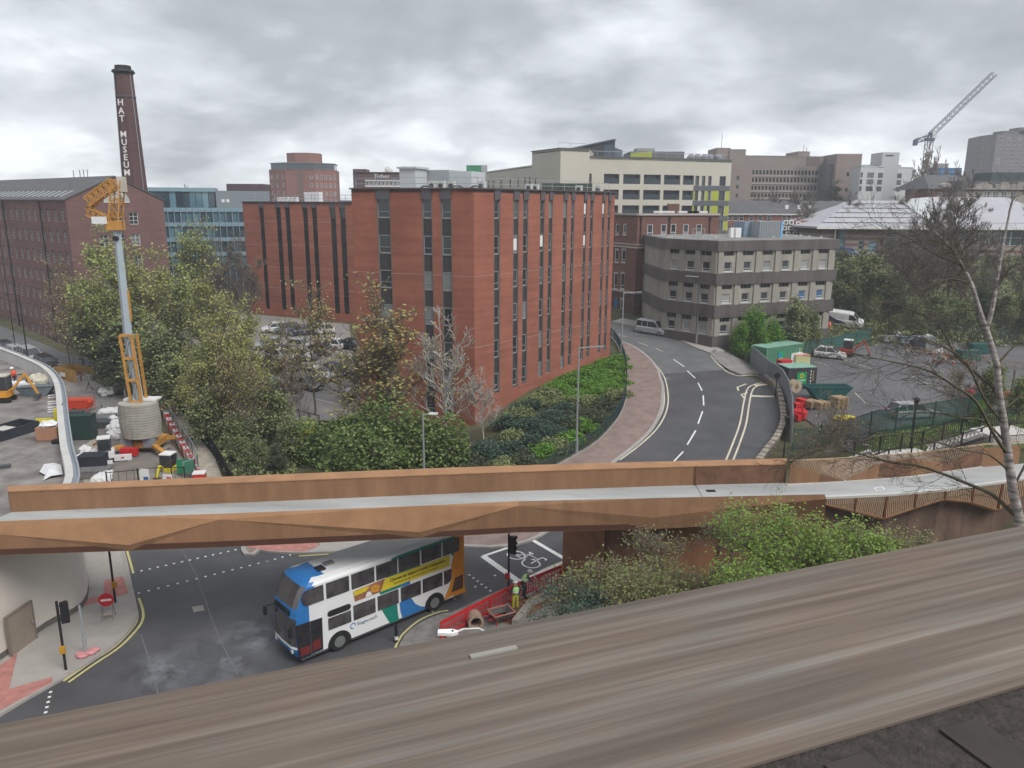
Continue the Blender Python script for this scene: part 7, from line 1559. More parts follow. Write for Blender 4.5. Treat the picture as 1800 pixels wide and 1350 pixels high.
 for xw in(0.0,5.88):
  for side in(0,1):
   y=.14 if side==0 else 2.36;w=MB();w.cyl((0,-.16,0),.50,.32,20,ax='y');o=w.build('wheel',M_tyre,root,loc=(xw,y,.5));r_=MB();s=-1 if side==0 else 1;r_.cyl((0,-.17 if s<0 else.15,0),.30,.02,16,ax='y');r_.cyl((0,-.20 if s<0 else.17,0),.13,.03,10,ax='y');r_.build('rim',M_rim,o)
  P=[(xw+.66*math.cos(a),.42+.66*math.sin(a))for a in[math.pi*i/12 for i in range(13)]];plate('wheel_arch',[(xw+.66,.30)]+P+[(xw-.66,.30)],M_black,-.01)
 for k,(x,y,a,b,m,nm)in enumerate(((-.35,1.0,.4,.5,M_black,'roof_hatch'),(.25,1.25,.5,.35,M_frame_g,'roof_pod'),(6.2,1.4,.6,.6,M_dgrey,'roof_vent'))):bb=MB();bb.box(-a/2,a/2,-b/2,b/2,0,.09);bb.build(nm,m,root,loc=(x,y,4.2))
 for y in(.4,2.1):hl=MB();hl.cyl((0,0,0),.12,-.05,12,ax='x');hl.build('headlight',M_lampw,root,loc=(-2.34,y,.72))
 bl=MB();bl.box(-.02,.05,-.75,.75,-.14,.14);bl.build('destination_blind',mat('blind_black',(.015,.015,.012),.4),root,loc=(-2.37,1.25,2.72))
 for s_,y in((1,.1),(-1,2.4)):m=MB();m.beam((-2.2,y,2.4),(-2.62,y-s_*.25,2.3),.04);m.box(-2.7,-2.56,y-s_*.25-.1,y-s_*.25+.1,1.85,2.3);m.build('mirror',M_black,root)
 for y in(.55,1.9):w=MB();w.beam((-2.45,y,1.1),(-2.43,y+.5,1.9),.03);w.build('wiper',M_black,root)
 # seated driver and passengers behind the glass
 bmp=MB();bmp.box(7.95,8.12,.1,2.4,.3,.62);bmp.build('rear_bumper',PO,root)
 for z in(1.1,):t=MB();t.box(8.05,8.11,.15,.3,z,z+.5);t.build('tail_light',M_lampr,root)
bus()
# ------------------------------------------------------------------ people
def person(name,label,x,y,z,rz,joints,vest=None,trous=M_cloth,top=M_cloth,helmet=None,height=1.75,kneel=False):
 """one continuous skinned body; joints overrides the standing pose (metres, facing +y, z up)"""
 J={'pelvis':(0,0,.95,.15),'belly':(0,0,1.12,.14),'chest':(0,0,1.36,.165),'neck':(0,.01,1.52,.06),'head':(0,.03,1.63,.095),'crown':(0,.02,1.72,.085),
'shl':(-.19,0,1.42,.07),'ell':(-.27,.02,1.14,.05),'wrl':(-.27,.14,.90,.036),'hal':(-.27,.19,.82,.042),'shr':(.19,0,1.42,.07),'elr':(.27,.02,1.14,.05),'wrr':(.27,.14,.90,.036),'har':(.27,.19,.82,.042),
'hil':(-.10,0,.88,.10),'knl':(-.12,.03,.50,.072),'anl':(-.13,0,.10,.05),'fol':(-.14,.16,.05,.045),'hir':(.10,0,.88,.10),'knr':(.12,.03,.50,.072),'anr':(.13,0,.10,.05),'for':(.14,.16,.05,.045)}
 for k,v in(joints or{}).items():J[k]=tuple(v)+(J[k][3],)
 ks=list(J);E=[('pelvis','belly'),('belly','chest'),('chest','neck'),('neck','head'),('head','crown'),('chest','shl'),('shl','ell'),('ell','wrl'),('wrl','hal'),('chest','shr'),('shr','elr'),('elr','wrr'),('wrr','har'),('pelvis','hil'),('hil','knl'),('knl','anl'),('anl','fol'),('pelvis','hir'),('hir','knr'),('knr','anr'),('anr','for')]
 s=height/1.75;me=bpy.data.meshes.new('body');me.from_pydata([tuple(c*s for c in J[k][:3])for k in ks],[(ks.index(a),ks.index(b))for a,b in E],[]);o=bpy.data.objects.new('tmp',me);S.collection.objects.link(o)
 m=o.modifiers.new('s','SKIN');o.modifiers.new('u','SUBSURF').levels=1
 sv=me.skin_vertices[0].data
 for i,k in enumerate(ks):sv[i].radius=(J[k][3]*s,J[k][3]*s*(.72 if k in('chest','belly','pelvis')else 1));sv[i].use_root=(k=='pelvis')
 dg=bpy.context.evaluated_depsgraph_get();bm_=bpy.data.meshes.new_from_object(o.evaluated_get(dg));bpy.data.objects.remove(o);bm_.materials.clear()
 for mm in(top,trous,M_skin,mat('black_boot',(.02,.018,.015),.8,var=0)):bm_.materials.append(mm)
 neck=Vector(J['neck'][:3])*s;hands=[Vector(J[k][:3])*s for k in('hal','har')];feet=[Vector(J[k][:3])*s for k in('fol','for','anl','anr')];pel=Vector(J['pelvis'][:3])*s
 legs=[(Vector(J[a][:3])*s,Vector(J[b][:3])*s)for a,b in(('hil','knl'),('knl','anl'),('hir','knr'),('knr','anr'))]
 def segd(p,a,b):t=max(0,min(1,(p-a).dot(b-a)/max(1e-6,(b-a).length_squared)));return(p-a.lerp(b,t)).length
 for p in bm_.polygons:
  c=p.center;i=0
  if(c-Vector(J['head'][:3])*s).length<.16*s or(c-Vector(J['crown'][:3])*s).length<.13*s:i=2
  elif min((c-q).length for q in hands)<.085*s:i=2
  elif min((c-q).length for q in feet)<.10*s:i=3
  elif(min(segd(c,a,b)for a,b in legs)<.13*s or(c-pel).length<.12*s)and min((c-q).length for q in hands)>.12*s:i=1
  p.material_index=i;p.use_smooth=True
 bm_.name='body';t=thing(name,label,'person',(x,y,z),rz);inst('body',bm_,t)
 ch,be=Vector(J['chest'][:3])*s,Vector(J['belly'][:3])*s
 if vest:
  v=MB();ax=(ch-be).normalized();a0=be-ax*.06*s;a1=ch+ax*.10*s;v.tube([a0,be.lerp(ch,.5),ch,a1],[.175*s,.19*s,.20*s,.12*s],12);g=v.build('vest',vest,t,smooth=True);st=MB();st.tube([be+ax*.02,be+ax*.08],[.192*s,.196*s],12);st.build('reflective_band',M_whitep,t)
 if helmet:
  cr=Vector(J['crown'][:3])*s;hm=MB();hm.blob((cr.x,cr.y,cr.z+.01),.135*s,(1,1.1,.75),1,0,6);hm.tube([cr+Vector((0,.03,-.03)),cr+Vector((0,.03,-.015))],[.16*s,.15*s],12);hm.build('helmet',helmet,t,smooth=True)
 hd=Vector(J['head'][:3])*s;f=MB();f.blob((hd.x,hd.y+.10*s,hd.z),.018*s,(1,1.2,1.4),1,0,4);f.build('nose',M_skin,t)
 return t
q=G(906,1076,0);person('person','road worker in yellow trousers and green vest seen from behind at the dug trench',q.x,q.y,.1,.35,None,vest=M_hiv2,trous=mat('hi_vis_trousers',(.52,.52,.03),.75,var=.12),top=M_cloth,helmet=M_helm)
q=G(921,1054,0);person('person','road worker in a pale green vest bending over behind the red barriers',q.x,q.y,.1,-1.2,{'chest':(0,.16,1.32),'neck':(0,.26,1.45),'head':(0,.32,1.53),'crown':(0,.34,1.62),'shl':(-.19,.16,1.38),'shr':(.19,.16,1.38),'ell':(-.25,.3,1.12),'elr':(.25,.3,1.12),'wrl':(-.2,.48,.98),'wrr':(.2,.48,.98),'hal':(-.17,.55,.95),'har':(.17,.55,.95)},vest=M_hiv2,helmet=M_helm)
q=G(1018,1000,0);person('person','road worker in bright yellow half hidden behind the shrubs at the barrier end',q.x,q.y,.1,2.0,{'chest':(0,.2,1.22),'neck':(0,.32,1.32),'head':(0,.4,1.38),'crown':(0,.45,1.45),'shl':(-.19,.2,1.28),'shr':(.19,.2,1.28),'ell':(-.25,.38,1.0),'elr':(.25,.38,1.0),'wrl':(-.2,.5,.85),'wrr':(.2,.5,.85),'hal':(-.17,.55,.8),'har':(.17,.55,.8)},vest=M_hiv,trous=mat('hi_vis_trousers',(.52,.52,.03)),top=M_hiv)
q=G(28,671,5.9);person('person','kneeling worker in an orange jacket and white helmet on the raised deck',q.x,q.y,5.9,2.6,{'pelvis':(0,0,.42),'belly':(0,.03,.60),'chest':(0,.1,.84),'neck':(0,.14,1.0),'head':(0,.17,1.1),'crown':(0,.17,1.2),'shl':(-.19,.1,.9),'shr':(.19,.1,.9),'ell':(-.27,.22,.66),'elr':(.27,.22,.66),'wrl':(-.2,.42,.5),'wrr':(.2,.42,.5),'hal':(-.17,.5,.45),'har':(.17,.5,.45),'hil':(-.1,0,.38),'hir':(.1,0,.38),'knl':(-.13,.32,.1),'knr':(.13,.34,.45),'anl':(-.13,-.08,.06),'anr':(.13,.3,.08),'fol':(-.13,-.2,.05),'for':(.13,.45,.05)},vest=M_orange,top=M_orange,helmet=M_helm,height=1.9)
q=G(1457-0,585);person('person','small figure in an orange coat standing by the white van',q.x,q.y,h(q.x,q.y),.5,None,vest=M_orange,top=M_orange,trous=M_orange)
# ------------------------------------------------------------------ street furniture
def lamp(px,py,ytop,label,dx=1,arm=1.6,m=M_steel,group=None,r=.09,q=None,head=M_steel,hgt=None):
 q=G(px,py)if q is None else q;z0=h(q.x,q.y);H=(hgt or ZAT(q.x,q.y,ytop))-z0;t=thing('street_lamp',label,'street lamp',(q.x,q.y,z0),0,group)
 b=MB();b.tube([(0,0,0),(0,0,1.3),(0,0,1.35),(0,0,H)],[r*1.6,r*1.6,r,r*.7],8);b.build('pole',m,t);a=MB();a.tube([(0,0,H-.1),(dx*arm*.6,0,H+.02),(dx*arm,0,H+.05)],[.04,.035,.03],6);a.build('arm',m,t)
 l=MB();l.box(dx*arm-.35,dx*arm+.35,-.13,.13,H,H+.1);l.build('lamp_head',head,t);return t
lamp(1013,799,610,'tall grey lamp post standing on the wide brown footpath',1,1.7)
lamp(1092,624,514,'grey lamp post at the far end of the curved fence',1,1.9)
lamp(1224,606,486,'grey lamp post in front of the concrete office',-1,1.6)
q=AT(745,57,800);lamp(0,0,728,'lamp post rising out of the laurel bushes',1,.8,q=Vector((q.x,57,0)),head=M_whitep)
q=AT(47,99,617);lamp(0,0,518,'black lamp post by the parked cars along the mill',-1,1.5,m=M_black,q=Vector((q.x,99,0)),head=M_black)
q=AT(27,103,610);lamp(0,0,415,'thin black pole against the far part of the mill wall',-1,.2,m=M_black,q=Vector((q.x,103,0)),head=M_black,r=.06)
q=AT(277,80,690);lamp(0,0,604,'black pole standing beside the sandy path fence',1,.2,m=M_black,q=Vector((q.x,80,0)),head=M_black,r=.07)
def near_lamp():
 q=AT(856,26,1103);t=thing('street_lamp','white street lamp head poking up just beyond the viaduct edge','street lamp',(q.x,26,0));z=q.z;L=AT(790,25.2,1112)-Vector((q.x,26,0))
 b=MB();b.tube([(0,0,0),(0,0,z-.5),(0,0,z-.15)],[.12,.08,.07],8);b.build('pole',M_steel,t);a=MB();a.tube([(0,0,z-.2),(-.3,-.1,z+.02),(L.x+.5,L.y+.2,L.z+.03),(L.x+.25,L.y,L.z+.02)],.03,6);a.build('arm',M_whitep,t)
 l=MB();l.prism([(L.x-.42,L.y-.12),(L.x+.1,L.y-.16),(L.x+.32,L.y-.05),(L.x+.32,L.y+.05),(L.x+.1,L.y+.16),(L.x-.42,L.y+.12)],L.z-.05,L.z+.06);l.build('lamp_head',mat('bright_white_lamp',(.85,.86,.86),.4,var=0),t);c=MB();c.cyl((L.x+.12,L.y,L.z+.06),.04,.04,8);c.build('sensor',M_dgrey,t)
near_lamp()
def signal(px,py,ytop,label,side=1,face=0.0,heads=1,box=None,z=.12,head_at=None):
 q=G(px,py,z);H=ZAT(q.x,q.y,ytop)-z;t=thing('traffic_light',label,'traffic light',(q.x,q.y,z));b=MB();b.cyl((0,0,0),.06,H,10);b.build('pole',M_black,t)
 hz=H-1.15 if head_at is None else head_at;s=side*.28
 g=MB();g.box(s-.17,s+.17,-.09,.09,hz,hz+1.05);hd=g.build('signal_head',M_black,t);
 for k,(cm,nm)in enumerate(((M_lampr,'red_lens'),(mat('amber_lens',(.25,.12,.02),.3,var=0),'amber_lens'),(mat('green_lens',(.02,.12,.06),.3,var=0),'green_lens'))):
  zc=hz+.87-k*.33;l=MB();l.cyl((0,0,0),.1,.02,12,ax='y');l.build(nm,cm,hd,loc=(s,.09,zc));v=MB();P=[(s+.13*math.cos(a),.09,zc+.13*math.sin(a))for a in[math.pi*i/6 for i in range(7)]];Q=[(x,.3,zz+.0)for x,_,zz in P];v.add(P+Q,[(i,i+1,i+8,i+7)for i in range(6)]);v.build('hood',M_black,hd)
 for zz in(hz+.15,hz+.9):a=MB();a.beam((0,0,zz),(s,0,zz),.035);a.build('bracket',M_black,t)
 if box:g=MB();g.box(-.12,.12,-.2,-.05,.95,1.3);g.build('push_button_box',box,t)
 t.rotation_euler=(0,0,face);return t
signal(116,1177,1057,'black traffic light with a yellow button box at the pavement corner',1,.35,box=mat('button_yellow',(.5,.27,.02),.6))
signal(203,1059,930,'black signal pole with a yellow button box rising behind the bridge',1,.9,box=mat('button_yellow',(.5,.27,.02)))
signal(894,1043,938,'black traffic light beside the painted bicycle box',1,-.6,box=mat('button_red',(.5,.03,.03),.5),z=.0)
def no_entry():
 q=G(191,1087,.12);t=thing('no_entry_sign','round red no entry sign on a grey folding frame on the pavement','road sign',(q.x,q.y,.12),.25);m=M_frame_g
 for x in(-.27,.27):
  b=MB();b.beam((x,-.25,0),(x,0,1.05),.035);b.build('front_leg',m,t);b=MB();b.beam((x,.35,0),(x,0,.85),.03);b.build('rear_leg',m,t)
 b=MB();b.beam((-.27,-.2,.2),(.27,-.2,.2),.03);b.beam((-.27,-.1,.6),(.27,-.1,.6),.03);b.build('cross_bar',m,t,kind='stuff');z=1.02;d=MB();d.cyl((0,-.06,z+.1),.38,.03,24,ax='y');dd=d.build('disc',mat('sign_red',(.5,.015,.03),.5,var=0),t);d=MB();d.box(-.26,.26,-.072,-.06,z+.04,z+.16);d.build('white_bar',M_whitep,dd)
 b=MB();b.blob((0,-.1,.32),.18,(1.3,.8,.4),3);b.build('sandbag',mat('pale_sandbag',(.4,.33,.3),.9),t)
no_entry()
q=G(151,1150,.12);t=thing('sign_post','bare grey sign post with pink sandbags heaped at its foot','post',(q.x,q.y,.12));b=MB();H_=ZAT(q.x,q.y,1068);b.tube([(0,0,0),(0,0,.9),(0,0,.92),(0,0,H_)],[.09,.09,.055,.05],10);b.build('pole',mat('sign_post_grey',(.30,.33,.34),.5),t)
for i,(dx,dy)in enumerate(((-.15,-.12),(.22,.02),(-.02,-.28),(.3,.25))):s_=MB();s_.blob((0,0,.1),.22,(1.3,.9,.5),i+5);tag(s_.build('sandbag',mat('pink_sandbag',(.60,.27,.28),.9,var=.15),loc=(q.x+dx,q.y+dy,.12)),('western','eastern','nearest','farthest')[i]+' pink sandbag at the foot of the bare grey post','sandbag','pink sandbags at the post')
q=G(170,1172,.12)
q=G(697,1130,.0);t=thing('bollard','short black bollard with a white band at the kerb behind the bus','bollard',(q.x,q.y,.1));b=MB();b.tube([(0,0,0),(0,0,.8),(0,0,.95)],[.09,.085,.06],12);b.build('post',M_black,t);b=MB();b.cyl((0,0,.1),.095,.2,12);b.build('white_band',M_whitep,t)
# right pavement and roadworks
rp=smooth_line(PX([(700,1142),(707,1127),(716,1115),(740,1097),(769,1084),(795,1078),(850,1052),(895,1034),(925,1024),(960,1006),(1026,979)],0),3)
drape('works_pavement',[tuple(p)for p in rp]+[(8,36.5),(6,30),(0,28),(-3.8,29)],.1,mat('works_paving',(.22,.21,.20),.9,var=.3,scale=1.5),flat=0,skirt=.12)
drape('trench_soil',PX([(862,1085),(900,1060),(1000,1020),(1030,1010),(1040,1030),(940,1075),(900,1100)],.1),.115,mat('reddish_soil',(.2,.09,.05),.95,var=.5,scale=2.5),flat=0)
def barrier_mesh():
 b=MB();b.beam((-.98,0,.97),(.98,0,.97),.05,.06);b.beam((-.98,0,.55),(.98,0,.55),.04,.05);b.beam((-.98,0,.12),(.98,0,.12),.05,.08)
 for x in(-.97,.97):b.beam((x,0,.02),(x,0,1.0),.06)
 for i in range(13):x=-.84+i*.14;b.beam((x,0,.12),(x,0,.97),.035)
 b.box(-.98,.98,-.012,.012,.80,.96);return b.mesh('panel',M_redp)
BM=barrier_mesh();fb=MB();fb.box(-.06,.06,-.3,.3,0,.05);FM=fb.mesh('foot',mat('dark_red_plastic',(.2,.02,.02),.6,var=0))
def barrier(a,b,z,label,group):c=(a+b)/2;d=b-a;t=thing('road_barrier',label,'barrier',(c.x,c.y,z),math.atan2(d.y,d.x),group);t.scale=(d.length/2.0,1,1);inst('panel',BM,t);inst('foot',FM,t,(-.7,0,0));inst('foot',FM,t,(.7,0,0));bb=MB();return t
bp_=[(774,1124),(820,1099),(862,1077),(903,1055),(948,1036),(985,1020),(1016,1004)];od=('first red barrier nearest the lamp head','red barrier with reflective panels before the pipe','red barrier behind the wheelbarrow','red barrier beside the standing worker','red barrier next to the bicycle box','last red barrier running into the shrubs')
for i in range(6):barrier(G(*bp_[i],.1).xy,G(*bp_[i+1],.1).xy,.1,od[i]if i else 'red plastic barrier furthest down the kerb by the bus','red barriers round the roadworks')
q=G(835,1100,.1);t=thing('clay_pipe','short wide clay coloured pipe end lying inside the red barriers','pipe',(q.x,q.y,.42),.25);n=18;b=MB();P=[(.42*math.cos(2*math.pi*i/n),.42*math.sin(2*math.pi*i/n))for i in range(n)]
V=[(x,-.3,z)for x,z in P]+[(x,.4,z)for x,z in P]+[(x*.72,-.3,z*.72)for x,z in P]+[(x*.72,.4,z*.72)for x,z in P];b.add(V,[(i,(i+1)%n,n+(i+1)%n,n+i)for i in range(n)]+[(2*n+i,i,(i+1)%n,2*n+(i+1)%n)[::-1]for i in range(n)]+[(3*n+i,3*n+(i+1)%n,2*n+(i+1)%n,2*n+i)for i in range(n)]);b.build('pipe_shell',mat('clay_pipe',(.34,.25,.19),.8,var=.15),t);b=MB();b.cyl((0,.3,0),.3,.02,14,ax='y');b.build('bore_shade_disc',M_black,t)  # black disc stands in for the shade inside the pipe
q=G(881,1094,.1);t=thing('wheelbarrow','wheelbarrow with a square tray standing by the trench','wheelbarrow',(q.x,q.y,.1),.5);b=MB();b.add([(-.4,-.3,.35),(.4,-.3,.35),(.4,.3,.35),(-.4,.3,.35),(-.6,-.45,.68),(.6,-.45,.68),(.6,.45,.68),(-.6,.45,.68)],[(0,3,2,1),(0,1,5,4),(1,2,6,5),(2,3,7,6),(3,0,4,7),(0,1,2,3),(4,5,1,0),(5,6,2,1),(6,7,3,2),(7,4,0,3)]);b.build('tray',mat('galvanised_tray',(.2,.19,.18),.6,var=.3,scale=4),t);b=MB()
for p,r_ in zip([(-.6,-.45,.68),(.6,-.45,.68),(.6,.45,.68),(-.6,.45,.68)],[(.6,-.45,.68),(.6,.45,.68),(-.6,.45,.68),(-.6,-.45,.68)]):b.beam(p,r_,.06)
b.build('tray_rim',mat('pink_rim',(.4,.2,.17),.7),t);b=MB();b.cyl((.75,-.05,.2),.2,.1,12,ax='y');b.build('wheel',M_tyre,t);b=MB();b.beam((-.9,-.25,.5),(.7,-.1,.25),.04);b.beam((-.9,.25,.5),(.7,.1,.25),.04);b.beam((-.4,-.25,.0),(-.3,-.2,.4),.04);b.beam((-.4,.25,.0),(-.3,.2,.4),.04);b.build('handles',M_redp,t,kind='stuff')
for i,(a_,b_,m_)in enumerate((((905,1100),(935,1062),M_conc_d),((935,1062),(975,1045),M_conc_d),((975,1045),(1018,1026),M_conc_d))):p,r_=G(*a_,.1),G(*b_,.1);s_=MB();s_.obox(((p+r_)/2).xy,(r_-p).xy.normalized(),(r_-p).length-.05,.38,.1,.42);tag(s_.build('concrete_block',m_),('grey concrete kerb block nearest the viaduct edge at the trench','grey concrete kerb block beside the standing worker','grey concrete kerb block running into the shrubs')[i],'concrete block')
# fences
def barfence(L,label,m,hgt=1.2,step=2.2,gap=.11,name='fence',rail=(.12,.97),screen=None,bar=.025,off=0.0,zf=None):
 r=thing(name,label,'fence',(0,0,0));zf=zf or h;D=[Vector((p[0],p[1]))for p in L];post=MB();post.box(-.04,.04,-.04,.04,0,hgt+.06);pm=post.mesh('post',m);T=[];acc=0;last=None
 for a,b in zip(D,D[1:]):
  n=max(1,round((b-a).length/.5));T+=[a.lerp(b,k/n)for k in range(n)]
 T.append(D[-1]);tot=0;B=MB();R_=MB();nxt=0;S_=MB();seg=[T[0]]
 for a,b in zip(T,T[1:]):
  l=(b-a).length;za,zb=zf(a.x,a.y)+off,zf(b.x,b.y)+off
  if tot>=nxt:inst('post',pm,r,(a.x,a.y,za));nxt+=step
  for f in rail:R_.beam((a.x,a.y,za+hgt*f),(b.x,b.y,zb+hgt*f),.05,.05)
  k=max(1,int(l/gap))
  for i in range(k):q=a.lerp(b,(i+.5)/k);z=za+(zb-za)*(i+.5)/k;B.beam((q.x,q.y,z+.05),(q.x,q.y,z+hgt),bar)
  if screen:S_.add([(a.x,a.y+.03,za+.05),(b.x,b.y+.03,zb+.05),(b.x,b.y+.03,zb+hgt*.97),(a.x,a.y+.03,za+hgt*.97)],[(0,1,2,3),(3,2,1,0)])
  tot+=l
 inst('post',pm,r,(T[-1].x,T[-1].y,zf(T[-1].x,T[-1].y)+off));R_.build('rails',m,r,kind='stuff');B.build('bars',m,r,kind='stuff')
 if screen:S_.f=S_.f[::2];S_.m=S_.m[::2];S_.build('screen',screen,r)
 return r
mf=mat('dark_teal_fence_paint',(.03,.055,.06),.5,var=.1)
barfence([tuple(p)for p in fence_line2],'dark blue green railings curving along the brown footpath below the bank',mf,1.35,2.4,.12)
ribbon('fence_kerb',[tuple(p)for p in fence_line2],.25,.18,M_conc_d,thick=.2)
pal=PX([(1319,643),(1333,655),(1349,671),(1357,676)])+[G(1372,688).xy,G(1384,712).xy,G(1389,740).xy,G(1390,778).xy]
barfence([tuple(p)for p in pal],'tall grey palisade fence between the road end and the open car park',mat('palisade_grey',(.22,.24,.26),.5,metal=.3,var=.08),2.4,2.7,.15,bar=.125,rail=(.2,.85),off=.05)
barfence([tuple(p)for p in PX([(1413,628),(1440,622),(1470,616),(1500,608),(1530,600)])],'dark green screened fence behind the white hatchback',M_gscreen,2.0,2.6,.5,screen=M_gscreen)
gsr=PX([(1393,792),(1440,785),(1490,776),(1560,762),(1640,750),(1700,742),(1790,730)]);barfence([tuple(p)for p in gsr],'green mesh screened fence along the near side of the open car park',mat('fence_dark_green',(.03,.09,.08),.6,var=.1),2.0,2.5,.14,screen=mat('see_through_green_mesh',(.05,.14,.115),.85,var=.25,scale=1.2,alpha=.62),bar=.02)
barfence([tuple(p)for p in PX([(1600,620),(1680,628),(1800,650)])],'weathered timber rail fence below the scrub trees',M_wood,.9,1.8,2.0,rail=(.3,.9),bar=.04)
barfence([tuple(p)for p in PX([(1560,585),(1650,590),(1730,600),(1830,610)])],'dark green palisade fence at the foot of the wooded slope',mf,2.0,2.5,.18,bar=.06)
sw=smooth_line(PX([(1350,671),(1364,682),(1374,700),(1379,725),(1381,745),(1378,762),(1368,782),(1352,803),(1338,822)]),3)
t=thing('stone_wall','low curved wall of pale coping stones at the edge of the lay-by','stone wall',(0,0,0));mw2=mat('wall_stone_face',(.18,.15,.13),.95,var=.3,scale=2)
for i,(a,b)in enumerate(zip(sw,sw[1:])):
 d=(b-a).normalized();c=(a+b)/2;c=Vector((c[0]+d[1]*.25,c[1]-d[0]*.25));z=h(c.x,c.y);k=MB();k.obox(c,d,(b-a).length*1.02,.38,z-.3,z+.62);k.build('wall_stone',mw2,t);k=MB();k.obox(c,d,(b-a).length*.95,.52,z+.625,z+.76);k.build('coping_stone',M_stone,t)
lw=PX([(1283,609),(1298,622),(1312,636)]);t=thing('stone_wall','short old brown stone wall at the gate beside the grey palisade','stone wall',(0,0,0))
for a,b in zip(lw,lw[1:]):d=(b-a).normalized();z=h(a.x,a.y);k=MB();k.obox((a+b)/2,d,(b-a).length,.5,z-.5,z+1.2);k.build('wall_section',mw2,t);k=MB();k.obox((a+b)/2,d,(b-a).length,.56,z+1.2,z+1.32);k.build('coping_stone',M_stone,t)
# posts and signs on the right
def post(px,py,ytop,label,name='sign_post',disc=None,m=M_black,cat='post',lantern=False,sq=.05,q=None):
 q=q or G(px,py);H=ZAT(q.x,q.y,ytop)-q.z;t=thing(name,label,cat,tuple(q));b=MB();b.tube([(0,0,0),(0,0,.9),(0,0,.95),(0,0,H)],[sq*1.6,sq*1.5,sq,sq*.8],8);b.build('pole',m,t)
 if disc:d=MB();d.cyl((0,-.05,H-.3),.32,.04,20,ax='y');d.build('disc',disc,t)
 if lantern:l=MB();l.tube([(0,0,H),(0,0,H+.1),(0,0,H+.45)],[.08,.14,.22],8);l.cyl((0,0,H+.45),.26,.12,8,r2=.08);l.build('lantern',M_black,t)
 return t
post(1363,698,655,'black post with a round sign seen from behind on the stone wall',disc=M_black);post(1377,805,742,'slim black bollard post near the end of the stone wall',lantern=True);
post(0,0,712,'black heritage lamp column beside the steps','street_lamp',lantern=True,cat='street lamp',sq=.09,q=G(1599,800,4.6))
post(1257,603,571,'short post with a small round red no entry sign by the concrete office',disc=mat('sign_red',(.5,.015,.03)))
post(1272,606,580,'black post holding the wall corner by the concrete office')
post(1772,730,650,'dark leaning timber post behind the forked birch',m=M_trunk,sq=.14)
# containers, skips and stores in the open car park
def container(corners,zt,label,m,roofm,sign,hgt=2.6):
 P=[G(a,b,zt)for a,b in corners];o=P[0];A=(P[1]-P[0]).xy;B=(P[3]-P[0]).xy;L=A.length;W_=min(2.44,B.length)if B.length<2.6 else 2.44;a=math.atan2(A.y,A.x);t=thing('shipping_container',label,'container',(o.x,o.y,zt-hgt),a);n=int(L/.28)
 b=MB();b.box(.02,L-.02,.04,2.4,.1,hgt-.06);b.build('core',m,t)
 for i in range(n):s=MB();s.box(.1+i*(L-.2)/n,.1+i*(L-.2)/n+.15,0,.05,.12,hgt-.12);s.build('side_rib',m,t)
 for x in(0,L-.12):
  for y in(-.01,2.34):s=MB();s.box(x,x+.12,y,y+.12,0,hgt);s.build('corner_post',m,t)
 r_=MB();r_.box(0,L,0,2.44,hgt-.05,hgt+.01);r_.build('roof',roofm,t)
 sg=MB();x0=L*.30;sg.box(x0,x0+1.15,-.05,-.02,hgt*.22,hgt*.22+1.35);s_=sg.build('sign_board',mat('sign_green',(.01,.30,.10),.5,var=0),t)
 yl=mat('sign_yellow',(.6,.55,.05),.5,var=0);lg=MB();
 if sign=='sun':
  for k in range(8):an=k*math.pi/4;lg.box(x0+.57+.2*math.cos(an)-.06,x0+.57+.2*math.cos(an)+.06,-.07,-.05,hgt*.22+.95+.2*math.sin(an)-.06,hgt*.22+.95+.2*math.sin(an)+.06)
 else:lg.box(x0+.15,x0+.6,-.07,-.05,hgt*.22+.85,hgt*.22+1.2);lg.box(x0+.25,x0+.7,-.075,-.052,hgt*.22+.6,hgt*.22+.8)
 lg.build('sign_emblem',yl if sign=='sun' else mat('sign_blue',(.02,.2,.5),.5,var=0),s_,kind='stuff')
 inst('sign_lettering',text_mesh('KITE' if sign!='sun' else 'SUNBELT',.24,M_whitep,.005,bold=.006),s_,(x0+.57,-.06,hgt*.22+.45),(math.pi/2,0,0));inst('sign_lettering',text_mesh('rentals',.13,M_whitep,.005),s_,(x0+.57,-.06,hgt*.22+.2),(math.pi/2,0,0))
 for k in range(5):s=MB();s.box(L-.75,L-.66,-.03,0,.4+k*.36,.62+k*.36);s.build('white_marking',M_whitep,t);
 for k in range(4):s=MB();s.box(L-.45,L-.37,-.03,0,.9+k*.3,1.05+k*.3);s.build('yellow_marking',yl,t)
 return t
container([(1348,612),(1413,603),(1393,598),(1327,606)],5.1,'long green shipping container behind the palisade fence',M_green,mat('pale_green_roof',(.22,.38,.30),.6,var=.12),'block')
container([(1387,647),(1437,645),(1429,639),(1381,640)],4.9,'short dark grey container with a bright green sign in front of the skip',mat('container_charcoal',(.06,.055,.065),.6,var=.1),mat('pale_green_roof',(.22,.38,.30)),'sun',2.4)
